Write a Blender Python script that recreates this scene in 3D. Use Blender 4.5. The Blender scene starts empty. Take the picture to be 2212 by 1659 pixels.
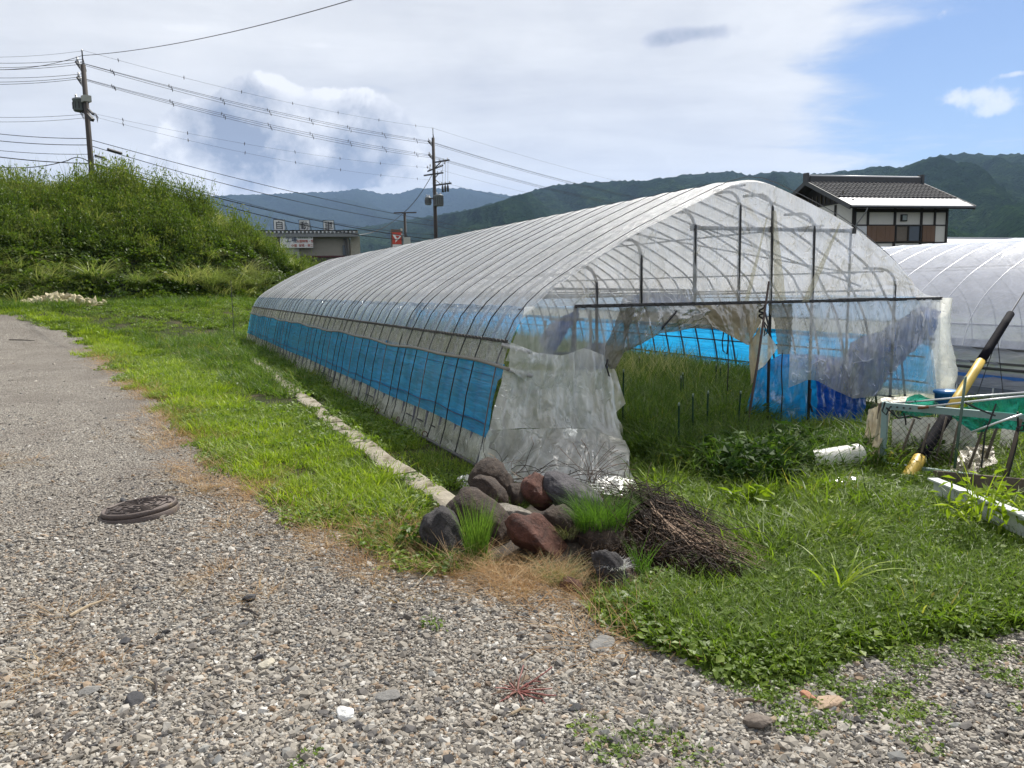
import bpy, math, random
import numpy as np
from mathutils import Vector, Matrix
rng = np.random.default_rng(7); random.seed(7)
SC = bpy.context.scene; COL = SC.collection
# ---------------------------------------------------------------- camera
F = 1660.0; PITCH = math.radians(7.13); ROLL = 0.016; EYE = 1.6
CAM = np.array([0, 0, EYE])
_fw = np.array([0, math.cos(PITCH), -math.sin(PITCH)]); _rt = np.array([1., 0, 0]); _up = np.array([0, math.sin(PITCH), math.cos(PITCH)])
_R = _rt*math.cos(ROLL) - _up*math.sin(ROLL); _U = _up*math.cos(ROLL) + _rt*math.sin(ROLL)
cd = bpy.data.cameras.new('camera'); cam = bpy.data.objects.new('camera', cd); COL.objects.link(cam)
cd.sensor_width = 36; cd.lens = F/2212*36; cd.clip_start = 0.05; cd.clip_end = 30000
cam.matrix_world = Matrix(((_R[0], _U[0], -_fw[0], 0), (_R[1], _U[1], -_fw[1], 0), (_R[2], _U[2], -_fw[2], EYE), (0, 0, 0, 1)))
SC.camera = cam
SC.view_settings.view_transform = 'Standard'; SC.view_settings.look = 'None'
SC.view_settings.exposure = 0.56; SC.view_settings.gamma = 1.0; SC.view_settings.use_curve_mapping = False
SC.render.engine = 'CYCLES'
SC.cycles.transparent_max_bounces = 24; SC.cycles.max_bounces = 8; SC.cycles.volume_bounces = 0
SC.cycles.use_denoising = True
SC.cycles.sample_clamp_indirect = 6.0

def ray(x, y): return _fw*F + _R*(x-1106) + _U*(829.5-y)
def unit(v): v = np.array(v, float); return v/np.linalg.norm(v)
def ground(x, y, z=0.0):
    d = ray(x, y); return CAM + d*((z-EYE)/d[2])
def at_depth(x, y, Y):
    d = ray(x, y); return CAM + d*(Y/d[1])
P0 = ground(1045, 1012); TH = math.radians(24.5)
DV = np.array([-math.sin(TH), math.cos(TH), 0]); EV = np.array([DV[1], -DV[0], 0])
def toG(P):
    q = np.asarray(P) - P0; return np.array([q@EV, q@DV, P[2]])
def gab(x, y, off=0.0):
    d = ray(x, y); t = ((P0 + DV*off - CAM)@DV)/(d@DV); return toG(CAM + d*t)
def gfloor(x, y, z=0.02): return toG(ground(x, y, z))
def GW(x, y):  # world xy arrays -> w,l
    return (x-P0[0])*EV[0]+(y-P0[1])*EV[1], (x-P0[0])*DV[0]+(y-P0[1])*DV[1]

# ---------------------------------------------------------------- node helper
class N:
    def __init__(s, nt): s.nt = nt
    def new(s, t, **k):
        n = s.nt.nodes.new(t)
        for a, b in k.items(): setattr(n, a, b)
        return n
    def put(s, sock, v):
        if v is None: return
        if isinstance(v, bpy.types.NodeSocket): s.nt.links.new(v, sock)
        elif isinstance(v, (tuple, list)):
            v = tuple(v)
            if sock.type == 'RGBA' and len(v) == 3: v = v+(1,)
            sock.default_value = v
        else:
            if sock.type == 'RGBA': sock.default_value = (v, v, v, 1)
            elif sock.type == 'VECTOR': sock.default_value = (v, v, v)
            else: sock.default_value = v
    def m(s, op, a, b=None, c=None, clamp=False):
        n = s.new('ShaderNodeMath', operation=op); n.use_clamp = clamp
        s.put(n.inputs[0], a); s.put(n.inputs[1], b); s.put(n.inputs[2], c); return n.outputs[0]
    def v(s, op, a, b=None, scale=None):
        n = s.new('ShaderNodeVectorMath', operation=op); s.put(n.inputs[0], a); s.put(n.inputs[1], b)
        if scale is not None: s.put(n.inputs['Scale'], scale)
        return n.outputs['Value'] if op in ('DOT_PRODUCT', 'LENGTH') else n.outputs[0]
    def noise(s, vec, scale, detail=4, rough=.55, dist=0, lac=2.0, out=0):
        n = s.new('ShaderNodeTexNoise'); s.put(n.inputs['Vector'], vec); s.put(n.inputs['Scale'], scale)
        n.inputs['Detail'].default_value = detail; n.inputs['Roughness'].default_value = rough
        n.inputs['Distortion'].default_value = dist; n.inputs['Lacunarity'].default_value = lac; return n.outputs[out]
    def vor(s, vec, scale, feature='F1', out='Distance', rand=1):
        n = s.new('ShaderNodeTexVoronoi', feature=feature); s.put(n.inputs['Vector'], vec); s.put(n.inputs['Scale'], scale)
        n.inputs['Randomness'].default_value = rand; return n.outputs[out]
    def ss(s, x, lo, hi):
        n = s.new('ShaderNodeMapRange', interpolation_type='SMOOTHSTEP'); s.put(n.inputs[0], x); s.put(n.inputs[1], lo); s.put(n.inputs[2], hi); return n.outputs[0]
    def mix(s, f, a, b, t='MIX'):
        n = s.new('ShaderNodeMixRGB', blend_type=t); s.put(n.inputs[0], f); s.put(n.inputs[1], a); s.put(n.inputs[2], b); return n.outputs[0]
    def ramp(s, f, stops):
        n = s.new('ShaderNodeValToRGB'); s.put(n.inputs[0], f); e = n.color_ramp.elements
        while len(e) < len(stops): e.new(.5)
        for q, (p, c) in zip(e, stops): q.position = p; q.color = tuple(c)+(1,) if len(c) == 3 else c
        return n.outputs[0]
    def comb(s, x, y, z):
        n = s.new('ShaderNodeCombineXYZ'); s.put(n.inputs[0], x); s.put(n.inputs[1], y); s.put(n.inputs[2], z); return n.outputs[0]
    def sep(s, v):
        n = s.new('ShaderNodeSeparateXYZ'); s.put(n.inputs[0], v); return n.outputs
    def map(s, v, scale=(1, 1, 1), rot=(0, 0, 0)):
        n = s.new('ShaderNodeMapping'); s.put(n.inputs[0], v); n.inputs['Scale'].default_value = scale; n.inputs['Rotation'].default_value = rot; return n.outputs[0]

# ---------------------------------------------------------------- world, sun
SUN = unit(EV*0.62 + DV*0.42 + np.array([0, 0, 0.86]))
SUN_EL = math.asin(SUN[2]); SUN_AZ = math.atan2(SUN[0], SUN[1])
W = bpy.data.worlds.new('World'); SC.world = W; W.use_nodes = True
wn = N(W.node_tree); W.node_tree.nodes.clear()
g = wn.new('ShaderNodeTexCoord').outputs['Generated']
nrm = wn.v('NORMALIZE', g); sx, sy, sz = wn.sep(nrm)[:3]
sky = wn.new('ShaderNodeTexSky', sky_type='NISHITA'); sky.sun_disc = False
sky.sun_elevation = SUN_EL; sky.sun_rotation = SUN_AZ; sky.altitude = 600; sky.air_density = 1.2; sky.dust_density = .6
zz = wn.m('ADD', wn.m('MAXIMUM', sz, 0.0), 0.10)
pl = wn.comb(wn.m('DIVIDE', sx, zz), wn.m('DIVIDE', sy, zz), 0.0)
plr = wn.map(pl, (0.55, 1.5, 1), (0, 0, math.radians(-62)))
n1 = wn.noise(plr, 1.1, 6, .6, .5); n2 = wn.noise(pl, 3.2, 6, .62, .3); n3 = wn.noise(nrm, 2.3, 5, .55, .2)
# cover: thin bright overcast, opening to blue towards the upper east (direction of the blue gap)
cb = unit(ray(2290, 175)); cdot = wn.v('DOT_PRODUCT', nrm, tuple(cb))
gap = wn.ss(cdot, .950, .998)
cov = wn.m('ADD', wn.m('MULTIPLY', n1, .9), wn.m('MULTIPLY', n2, .5))
cover = wn.ss(wn.m('SUBTRACT', cov, wn.m('MULTIPLY', gap, .62)), .12, .55)
lum = wn.m('ADD', wn.m('MULTIPLY', n1, .45), wn.m('ADD', wn.m('MULTIPLY', n3, .45), wn.m('MULTIPLY', n2, .25)))
cc = wn.ramp(lum, [(.36, (.40, .415, .455)), (.46, (.485, .492, .515)), (.57, (.565, .57, .58)), (.72, (.67, .67, .67))])
horiz = wn.ss(sz, .30, .10); cc = wn.mix(wn.m('MULTIPLY', horiz, .35), cc, (.59, .61, .65))
skyc = wn.mix(1.0, wn.v('SCALE', sky.outputs[0], scale=1.0), (.47, .53, .66), 'MULTIPLY')
base = wn.mix(wn.m('MULTIPLY', cover, .97), skyc, wn.v('SCALE', cc, scale=10.0))
# heaped clouds low over the hills
bl3 = wn.noise(nrm, 9, 8, .58, .3)
def lobes(ls):
    tot = None
    for (px, py, rx, ry) in ls:
        c = ray(px, py); c = unit(c); rgt = unit(np.cross(c, [0, 0, 1])); upv = np.cross(rgt, c)
        a = wn.m('DIVIDE', wn.v('DOT_PRODUCT', nrm, tuple(rgt)), rx/1660); b = wn.m('DIVIDE', wn.v('DOT_PRODUCT', nrm, tuple(upv)), ry/1660)
        q = wn.m('ADD', wn.m('MULTIPLY', a, a), wn.m('MULTIPLY', b, b))
        front = wn.m('GREATER_THAN', wn.v('DOT_PRODUCT', nrm, tuple(c)), 0)
        x = wn.m('MULTIPLY', wn.m('EXPONENT', wn.m('MULTIPLY', q, -1.0)), front)
        tot = x if tot is None else wn.m('ADD', tot, x)
    return tot
bil = wn.noise(nrm, 13, 9, .6, .1); bil2 = wn.noise(wn.v('ADD', nrm, (.016, 0, .022)), 13, 7, .52, .1)
lightd = wn.m('MULTIPLY', wn.m('SUBTRACT', bil, bil2), 5.5)
def cumulus(base, ls, thr, dark, edge, w=.30, amt=.95, soft=.3, nz=1.5):
    m_ = wn.m('ADD', lobes(ls), wn.m('MULTIPLY', wn.m('SUBTRACT', bil, .5), nz))
    body = wn.ss(m_, thr, thr+soft)
    core = wn.ss(m_, thr+.15, thr+w+.75)
    sh = wn.m('SUBTRACT', wn.m('ADD', wn.m('MULTIPLY', core, .50), wn.m('MULTIPLY', wn.ss(bl3, .42, .57), .42)), wn.m('MULTIPLY', lightd, .5), clamp=True)
    col = wn.mix(sh, edge, dark)
    return wn.mix(wn.m('MULTIPLY', body, amt), base, wn.v('SCALE', col, scale=10.0))
base = cumulus(base, [(555, 225, 60, 62), (560, 300, 105, 75), (790, 255, 95, 68), (690, 290, 130, 72), (425, 262, 66, 46), (520, 370, 190, 68), (740, 350, 170, 66)], .50, (.215, .245, .315), (.70, .70, .71), amt=1.0, soft=.14)
base = cumulus(base, [(1510, 72, 85, 22), (1430, 85, 40, 16)], .42, (.24, .27, .34), (.50, .51, .56), .3, .9, .5, 2.6)
base = cumulus(base, [(2090, 212, 85, 22), (2130, 245, 40, 16), (2195, 158, 30, 8)], .55, (.60, .64, .72), (.70, .70, .71), .3, .85, .6, 3.6)
base = cumulus(base, [(520, 55, 140, 26), (380, 60, 60, 12), (700, 100, 160, 14)], .95, (.66, .66, .69), (.70, .70, .71), .3, .6)
bg = wn.new('ShaderNodeBackground'); wn.put(bg.inputs[0], base); bg.inputs[1].default_value = 0.1
wo = wn.new('ShaderNodeOutputWorld'); wn.nt.links.new(bg.outputs[0], wo.inputs[0])
ld = bpy.data.lights.new('sun', 'SUN'); ld.energy = 5.0; ld.angle = math.radians(0.6); ld.color = (1, .955, .88)
so = bpy.data.objects.new('sun', ld); COL.objects.link(so); so.rotation_euler = Vector(SUN).to_track_quat('Z', 'Y').to_euler(); so.location = (0, 0, 60)

# ---------------------------------------------------------------- materials
MATS = {}
def M(name):
    m = bpy.data.materials.new(name); m.use_nodes = True; m.node_tree.nodes.clear(); n = N(m.node_tree)
    out = n.new('ShaderNodeOutputMaterial'); MATS[name] = m; return m, n, out
def bump(n, h, strength, dist=.01, nrm=None):
    b = n.new('ShaderNodeBump'); n.put(b.inputs['Height'], h); b.inputs['Strength'].default_value = strength; b.inputs['Distance'].default_value = dist
    if nrm is not None: n.put(b.inputs['Normal'], nrm)
    return b.outputs[0]
def plain(name, c, rough=.7, metal=0, var=.25, scale=8, bmp=.25, bs=40, dirt=None, spec=.5, coord='Object'):
    if name in MATS: return MATS[name]
    m, n, out = M(name); co = n.new('ShaderNodeTexCoord').outputs[coord]
    f = n.noise(co, scale, 6, .65); f2 = n.noise(co, scale*7, 4, .6)
    k = n.m('ADD', n.m('MULTIPLY', n.m('SUBTRACT', f, .5), var*2.4), n.m('ADD', 1.0, n.m('MULTIPLY', n.m('SUBTRACT', f2, .5), var*1.2)))
    col = n.v('SCALE', tuple(c), scale=k)
    if dirt:
        col = n.mix(n.ss(n.noise(co, scale*.7, 7, .7, .4), dirt[1], dirt[1]+.18), col, dirt[0])
    b = n.new('ShaderNodeBsdfPrincipled'); n.put(b.inputs['Base Color'], col); b.inputs['Roughness'].default_value = rough
    b.inputs['Metallic'].default_value = metal; b.inputs['Specular IOR Level'].default_value = spec
    if bmp: n.put(b.inputs['Normal'], bump(n, n.noise(co, bs, 5, .6), bmp, .01))
    n.nt.links.new(b.outputs[0], out.inputs[0]); return m
def leafmat(name, stops, trans=.45, rough=.5, spec=.35, patch=None, warm=(1.35, 1.08, .9)):
    m, n, out = M(name)
    a = n.new('ShaderNodeAttribute', attribute_name='tint').outputs['Fac']
    oi = n.new('ShaderNodeObjectInfo').outputs['Random']
    f = n.m('ADD', n.m('MULTIPLY', a, .6), n.m('MULTIPLY', oi, .4))
    col = n.ramp(f, stops)
    if patch:
        geo = n.new('ShaderNodeNewGeometry').outputs['Position']
        col = n.mix(n.m('MULTIPLY', n.ss(n.noise(geo, patch[1], 3, .6), patch[2], patch[2]+.14), patch[3]), col, patch[0])
    col = n.mix(1, col, warm, 'MULTIPLY')
    p = n.new('ShaderNodeBsdfPrincipled'); n.put(p.inputs['Base Color'], col); p.inputs['Roughness'].default_value = rough; p.inputs['Specular IOR Level'].default_value = spec
    t = n.new('ShaderNodeBsdfTranslucent'); n.put(t.inputs[0], n.mix(1, col, (1.25, 1.35, .7), 'MULTIPLY'))
    x = n.new('ShaderNodeMixShader'); x.inputs[0].default_value = trans
    n.nt.links.new(p.outputs[0], x.inputs[1]); n.nt.links.new(t.outputs[0], x.inputs[2]); n.nt.links.new(x.outputs[0], out.inputs[0]); return m
def film(name, col, clear=(.95, .96, .97), opac=.6, trans=.6, dirtc=(.45, .40, .30), dirt=.25, wr=(14, 5, 5), wb=.35, gl=1.0, rough=.18, streak=None, tcol=None, cr=0.0, cs=(2.2, 2.2, 1.3)):
    m, n, out = M(name); co = n.new('ShaderNodeTexCoord').outputs['Object']
    cl = n.noise(n.map(co, (3, .6, 1.2)), 1.0, 6, .65, .5)
    c = n.mix(n.m('MULTIPLY', n.ss(cl, .45, .75), dirt*1.6), col, dirtc)
    fine = n.noise(n.map(co, wr), 1.0, 6, .62, 1.2)
    fine2 = n.noise(n.map(co, (wr[0]*2.7, wr[1]*2.7, wr[2]*2.7)), 1.0, 4, .6, .6)
    hh = n.m('ADD', fine, n.m('MULTIPLY', fine2, .35))
    nb = bump(n, hh, wb, .04)
    if cr:
        lines = None
        for k_, (sc_, wd_) in enumerate(((1.0, .010), (2.3, .016), (4.1, .018))):
            q_ = n.noise(n.map(co, tuple(s_*sc_ for s_ in cs), (0, .5*k_, .35*k_)), 1.0, 2, .5, .9)
            l_ = n.m('SUBTRACT', 1.0, n.ss(n.m('ABSOLUTE', n.m('SUBTRACT', q_, .5)), 0.0, wd_)); mk = n.ss(n.noise(n.map(co, (2.5, 2.5, 2.5)), 1.0+k_, 2, .5), .47, .56)
            l_ = n.m('MULTIPLY', l_, mk); lines = l_ if lines is None else n.m('MAXIMUM', lines, l_)
        nb = bump(n, n.m('ADD', hh, n.m('MULTIPLY', lines, .55)), wb+.25, .04); c = n.mix(n.m('MULTIPLY', lines, .45), c, (.92, .92, .90))
    d = n.new('ShaderNodeBsdfDiffuse'); n.put(d.inputs[0], c); n.put(d.inputs['Normal'], nb)
    t = n.new('ShaderNodeBsdfTranslucent'); n.put(t.inputs[0], tcol if tcol else c); n.put(t.inputs['Normal'], nb)
    x = n.new('ShaderNodeMixShader'); x.inputs[0].default_value = trans
    n.nt.links.new(d.outputs[0], x.inputs[1]); n.nt.links.new(t.outputs[0], x.inputs[2])
    tr = n.new('ShaderNodeBsdfTransparent'); n.put(tr.inputs[0], clear)
    y = n.new('ShaderNodeMixShader'); n.put(y.inputs[0], n.m('ADD', opac-.16, n.m('ADD', n.m('MULTIPLY', n.ss(hh, .5, .95), .34), n.m('MULTIPLY', lines, cr)) if cr else n.m('MULTIPLY', n.ss(hh, .5, .95), .34), clamp=True))
    n.nt.links.new(tr.outputs[0], y.inputs[1]); n.nt.links.new(x.outputs[0], y.inputs[2])
    gs = n.new('ShaderNodeBsdfGlossy'); gs.inputs['Roughness'].default_value = rough; gs.inputs[0].default_value = (1, 1, 1, 1); n.put(gs.inputs['Normal'], nb)
    fr = n.new('ShaderNodeFresnel'); fr.inputs[0].default_value = 1.45; n.put(fr.inputs['Normal'], nb)
    z = n.new('ShaderNodeMixShader'); n.put(z.inputs[0], n.m('MULTIPLY', n.m('MINIMUM', fr.outputs[0], .5), gl))
    n.nt.links.new(y.outputs[0], z.inputs[1]); n.nt.links.new(gs.outputs[0], z.inputs[2])
    n.nt.links.new(z.outputs[0], out.inputs[0]); return m

# ---------------------------------------------------------------- mesh helper
class MB:
    def __init__(s): s.v = []; s.f = []; s.t = []; s.mi = []; s._m = 0
    def quad(s, a, b, c, d): i = len(s.v); s.v += [tuple(a), tuple(b), tuple(c), tuple(d)]; s.f.append((i, i+1, i+2, i+3)); s.mi.append(s._m)
    def box(s, c, size, rz=0, M_=None):
        i = len(s.v); hx, hy, hz = size[0]/2, size[1]/2, size[2]/2
        for dz in (-hz, hz):
            for dx, dy in ((-hx, -hy), (hx, -hy), (hx, hy), (-hx, hy)):
                q = Vector((dx, dy, dz))
                if rz: q = Matrix.Rotation(rz, 3, 'Z') @ q
                if M_ is not None: q = M_ @ q
                s.v.append((c[0]+q.x, c[1]+q.y, c[2]+q.z))
        for q in ((0, 3, 2, 1), (4, 5, 6, 7), (0, 1, 5, 4), (1, 2, 6, 5), (2, 3, 7, 6), (3, 0, 4, 7)): s.f.append(tuple(i+k for k in q)); s.mi.append(s._m)
        return s
    def beam(s, a, b, w, h, up=(0, 0, 1)):
        a = Vector(a); b = Vector(b); d = (b-a); L = d.length; d.normalize(); u = Vector(up); x = d.cross(u)
        if x.length < 1e-4: x = d.cross(Vector((1, 0, 0)))
        x.normalize(); z = x.cross(d); m = Matrix((x, d, z)).transposed()
        return s.box((a+b)/2, (w, L, h), M_=m)
    def tube(s, pts, r, n=6, cap=True):
        pts = [Vector(p) for p in pts]; k = len(pts); i0 = len(s.v); ref = None
        for j, p in enumerate(pts):
            d = (pts[min(j+1, k-1)]-pts[max(j-1, 0)])
            if d.length < 1e-9: d = Vector((0, 0, 1))
            d.normalize()
            if ref is None: ref = d.orthogonal().normalized()
            ref = (ref - d*ref.dot(d))
            ref = ref.normalized() if ref.length > 1e-6 else d.orthogonal().normalized()
            b = d.cross(ref); rr = r[j] if hasattr(r, '__len__') else r
            for q in range(n):
                a = 2*math.pi*q/n; s.v.append(tuple(p + (ref*math.cos(a)+b*math.sin(a))*rr))
        for j in range(k-1):
            for q in range(n):
                a = i0+j*n+q; b_ = i0+j*n+(q+1) % n; s.f.append((a, b_, b_+n, a+n)); s.mi.append(s._m)
        if cap:
            s.f.append(tuple(i0+q for q in reversed(range(n)))); s.mi.append(s._m); s.f.append(tuple(i0+(k-1)*n+q for q in range(n))); s.mi.append(s._m)
        return s
    def grid(s, P):  # P: nu x nv x 3
        nu, nv = P.shape[:2]; i0 = len(s.v); s.v += [tuple(q) for q in P.reshape(-1, 3)]
        for a in range(nu-1):
            for b in range(nv-1):
                i = i0+a*nv+b; s.f.append((i, i+nv, i+nv+1, i+1)); s.mi.append(s._m)
        return s
    def lathe(s, prof, c=(0, 0, 0), n=24, closed=True):
        i0 = len(s.v)
        for (r, z) in prof:
            for q in range(n): a = 2*math.pi*q/n; s.v.append((c[0]+r*math.cos(a), c[1]+r*math.sin(a), c[2]+z))
        for j in range(len(prof)-1):
            for q in range(n): a = i0+j*n+q; b = i0+j*n+(q+1) % n; s.f.append((a, b, b+n, a+n)); s.mi.append(s._m)
        return s
    def mesh(s, name, mats, smooth=False):
        me = bpy.data.meshes.new(name); me.from_pydata([tuple(map(float, q)) for q in s.v], [], s.f)
        for m in (mats if isinstance(mats, (list, tuple)) else [mats]): me.materials.append(m)
        if len(me.materials) > 1: me.polygons.foreach_set('material_index', s.mi)
        if smooth: me.polygons.foreach_set('use_smooth', [True]*len(me.polygons))
        if s.t:
            at = me.attributes.new('tint', 'FLOAT', 'POINT'); at.data.foreach_set('value', np.array(s.t, dtype=np.float32))
        me.update(); return me
    def obj(s, name, mats, parent=None, smooth=False, loc=None, **k):
        return link(name, s.mesh(name, mats, smooth), parent, loc, **k)
def link(name, data, parent=None, loc=None, label=None, cat=None, group=None, kind=None):
    o = bpy.data.objects.new(name, data); COL.objects.link(o)
    if parent is not None: o.parent = parent
    if loc is not None: o.location = loc
    tag(o, label, cat, group, kind); return o
def tag(o, label=None, cat=None, group=None, kind=None):
    if label: o['label'] = label
    if cat: o['category'] = cat
    if group: o['group'] = group
    if kind: o['kind'] = kind
    return o
def empty(name, loc, rz=0, **k):
    o = link(name, None, None, loc, **k); o.rotation_euler = (0, 0, rz); o.empty_display_size = .2; return o
def copy_tree(o, parent=None):
    c = o.copy(); COL.objects.link(c)
    if parent is not None: c.parent = parent
    for ch in list(o.children): copy_tree(ch, c)
    return c

def lattice(seed, n=64): return np.random.default_rng(seed).random((n, n))
_L = {}
def vnoise(x, y, seed=0):
    if seed not in _L: _L[seed] = lattice(seed)
    L = _L[seed]; n = L.shape[0]; x = np.asarray(x, float); y = np.asarray(y, float)
    xi = np.floor(x).astype(int); yi = np.floor(y).astype(int); fx = x-xi; fy = y-yi
    fx = fx*fx*(3-2*fx); fy = fy*fy*(3-2*fy)
    a = L[xi % n, yi % n]; b = L[(xi+1) % n, yi % n]; c = L[xi % n, (yi+1) % n]; d = L[(xi+1) % n, (yi+1) % n]
    return (a*(1-fx)+b*fx)*(1-fy)+(c*(1-fx)+d*fx)*fy
def fbm(x, y, seed=0, o=4, g=.5):
    t = 0; a = 1; s = 0
    for k in range(o): t = t+a*vnoise(np.asarray(x)*2**k+k*17.3, np.asarray(y)*2**k+k*9.1, seed+k); s += a; a *= g
    return t/s
def sstep(x, a, b): t = np.clip((np.asarray(x, float)-a)/(b-a), 0, 1); return t*t*(3-2*t)
def inpoly(x, y, poly):
    x = np.asarray(x); y = np.asarray(y); c = np.zeros(x.shape, bool); k = len(poly)
    for i in range(k):
        x1, y1 = poly[i]; x2, y2 = poly[(i+1) % k]
        if y1 == y2: continue
        cond = ((y1 > y) != (y2 > y)) & (x < (x2-x1)*(y-y1)/(y2-y1)+x1); c ^= cond
    return c
def fastmesh(name, V, Fq, mats, smooth=True, tint=None):
    V = np.asarray(V, np.float32); Fq = np.asarray(Fq, np.int32)
    me = bpy.data.meshes.new(name); me.vertices.add(len(V)); me.vertices.foreach_set('co', V.ravel())
    k = Fq.shape[1]; me.loops.add(Fq.size); me.loops.foreach_set('vertex_index', Fq.ravel())
    me.polygons.add(len(Fq)); me.polygons.foreach_set('loop_start', np.arange(0, Fq.size, k, dtype=np.int32))
    me.polygons.foreach_set('use_smooth', np.full(len(Fq), smooth))
    for m in (mats if isinstance(mats, (list, tuple)) else [mats]): me.materials.append(m)
    if tint is not None: me.attributes.new('tint', 'FLOAT', 'POINT').data.foreach_set('value', np.asarray(tint, np.float32))
    me.update(calc_edges=True); return me

# ---------------------------------------------------------------- terrain
PN = np.array([-.75, .66]); PT = np.array([.66, .75])
def gz(x, y):
    x = np.asarray(x, float); y = np.asarray(y, float); s = x*PN[0]+y*PN[1]; w, l = GW(x, y)
    z = 1.2*sstep(s, 24, 32.5)*sstep(x, 2, -7)
    z = z + .05*(fbm(x*.5, y*.5, 3, 3)-.5)*sstep(y, 5, 14)*sstep(w, -.4, -2.5)
    return z
def gp(px, py):
    d = ray(px, py); t = np.linspace(1.5, 80, 4000)/abs(d[1]); Q = CAM+d[None]*t[:, None]; k = int(np.argmax(Q[:, 2] < gz(Q[:, 0], Q[:, 1]))); P = Q[k].copy(); P[2] = float(gz(P[0], P[1])); return P
EDGE = [(-300, 676), (-120, 680), (0, 685), (60, 690), (180, 735), (250, 790), (310, 845), (370, 900), (430, 970), (520, 1060), (620, 1130), (760, 1168), (860, 1195), (930, 1215), (1000, 1238), (1120, 1262), (1230, 1290), (1330, 1312), (1400, 1365), (1500, 1420), (1640, 1488), (1720, 1458), (1800, 1430), (1900, 1392), (2050, 1375), (2212, 1348), (2450, 1330), (2900, 1300)]
GP = [tuple(gp(*q)[:2]) for q in EDGE]
GRAV = GP + [(9, -6), (-12, -6), (-30, 8)]
def ingravel(x, y, amp=.12):
    nx = (fbm(x*1.7, y*1.7, 11, 3)-.5)*2*amp; ny = (fbm(x*1.7+40, y*1.7, 12, 3)-.5)*2*amp
    s = np.clip(np.hypot(x, y)/5, 1, 4)
    return inpoly(x+nx*s, y+ny*s, GRAV)
# ---- ground sheet (polar grid round the camera, fine near, reaching the horizon)
def polar(r0, r1, ratio, a0, a1, da):
    rs = [r0]
    while rs[-1] < r1: rs.append(rs[-1]*ratio)
    rs = np.array(rs); az = np.radians(np.arange(a0, a1+1e-6, da)); R_, A_ = np.meshgrid(rs, az, indexing='ij'); return R_*np.sin(A_), R_*np.cos(A_)
def gridfaces(nu, nv, mask=None):
    i = np.arange(nu*nv).reshape(nu, nv); f = np.stack([i[:-1, :-1], i[1:, :-1], i[1:, 1:], i[:-1, 1:]], -1).reshape(-1, 4)
    return f if mask is None else f[mask.ravel()]
m, n, out = M('soil'); co = n.new('ShaderNodeNewGeometry').outputs['Position']
a = n.noise(co, 1.3, 7, .7, .3); b = n.noise(co, 22, 5, .7)
c = n.mix(n.ss(a, .48, .66), (.035, .040, .018), (.075, .060, .038)); c = n.mix(n.ss(b, .55, .8), c, (.05, .075, .02))
p = n.new('ShaderNodeBsdfPrincipled'); n.put(p.inputs[0], c); p.inputs['Roughness'].default_value = .95; p.inputs['Specular IOR Level'].default_value = .1
n.put(p.inputs['Normal'], bump(n, n.noise(co, 30, 6, .7), .7, .03)); n.nt.links.new(p.outputs[0], out.inputs[0])
X, Y = polar(.6, 9000, 1.045, -180, 180, 1.0); Z = gz(X, Y)
w_, l_ = GW(X, Y)
Z = Z - .012*(sstep(np.hypot(X, Y), 60, 200))*np.hypot(X, Y)*.0
link('ground', fastmesh('ground', np.stack([X, Y, Z], -1).reshape(-1, 3), gridfaces(*X.shape), MATS['soil']), kind='structure')
# ---- gravel sheet
m, n, out = M('gravel_bed'); co = n.new('ShaderNodeNewGeometry').outputs['Position']
v1 = n.vor(co, 62, out='Color'); d1 = n.vor(co, 62); v2 = n.vor(co, 26, out='Color'); d2 = n.vor(co, 26)
s1 = n.sep(v1)[0]; s2 = n.sep(v2)[1]
c1 = n.ramp(s1, [(0, (.09, .085, .08)), (.3, (.21, .19, .165)), (.6, (.31, .28, .24)), (.85, (.41, .38, .32)), (1, (.52, .49, .43))])
c2 = n.ramp(s2, [(0, (.06, .06, .065)), (.5, (.17, .155, .135)), (1, (.38, .36, .32))])
c = n.mix(n.ss(s2, .55, .8), c1, c2); big = n.noise(co, .55, 6, .65, .6); c = n.mix(n.m('MULTIPLY', n.ss(big, .42, .62), .7), c, (.20, .178, .155))
c = n.mix(n.ss(n.noise(co, 3.1, 7, .75), .62, .72), c, (.25, .16, .08))
c = n.mix(n.ss(d1, .4, .68), c, (.06, .052, .046))
p = n.new('ShaderNodeBsdfPrincipled'); n.put(p.inputs[0], c); p.inputs['Roughness'].default_value = .9; p.inputs['Specular IOR Level'].default_value = .2
hh = n.m('ADD', n.m('MULTIPLY', d1, -1), n.m('MULTIPLY', d2, -.8)); n.put(p.inputs['Normal'], bump(n, hh, .9, .014)); n.nt.links.new(p.outputs[0], out.inputs[0])
X, Y = polar(.8, 95, 1.018, -66, 60, .45)
xc = (X[:-1, :-1]+X[1:, 1:])/2; yc = (Y[:-1, :-1]+Y[1:, 1:])/2
link('gravel_road', fastmesh('gravel_road', np.stack([X, Y, gz(X, Y)+.006+.0022*np.clip(np.hypot(X, Y)-8, 0, 60)], -1).reshape(-1, 3), gridfaces(*X.shape, ingravel(xc, yc, .10)), MATS['gravel_bed']), kind='structure')

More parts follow.
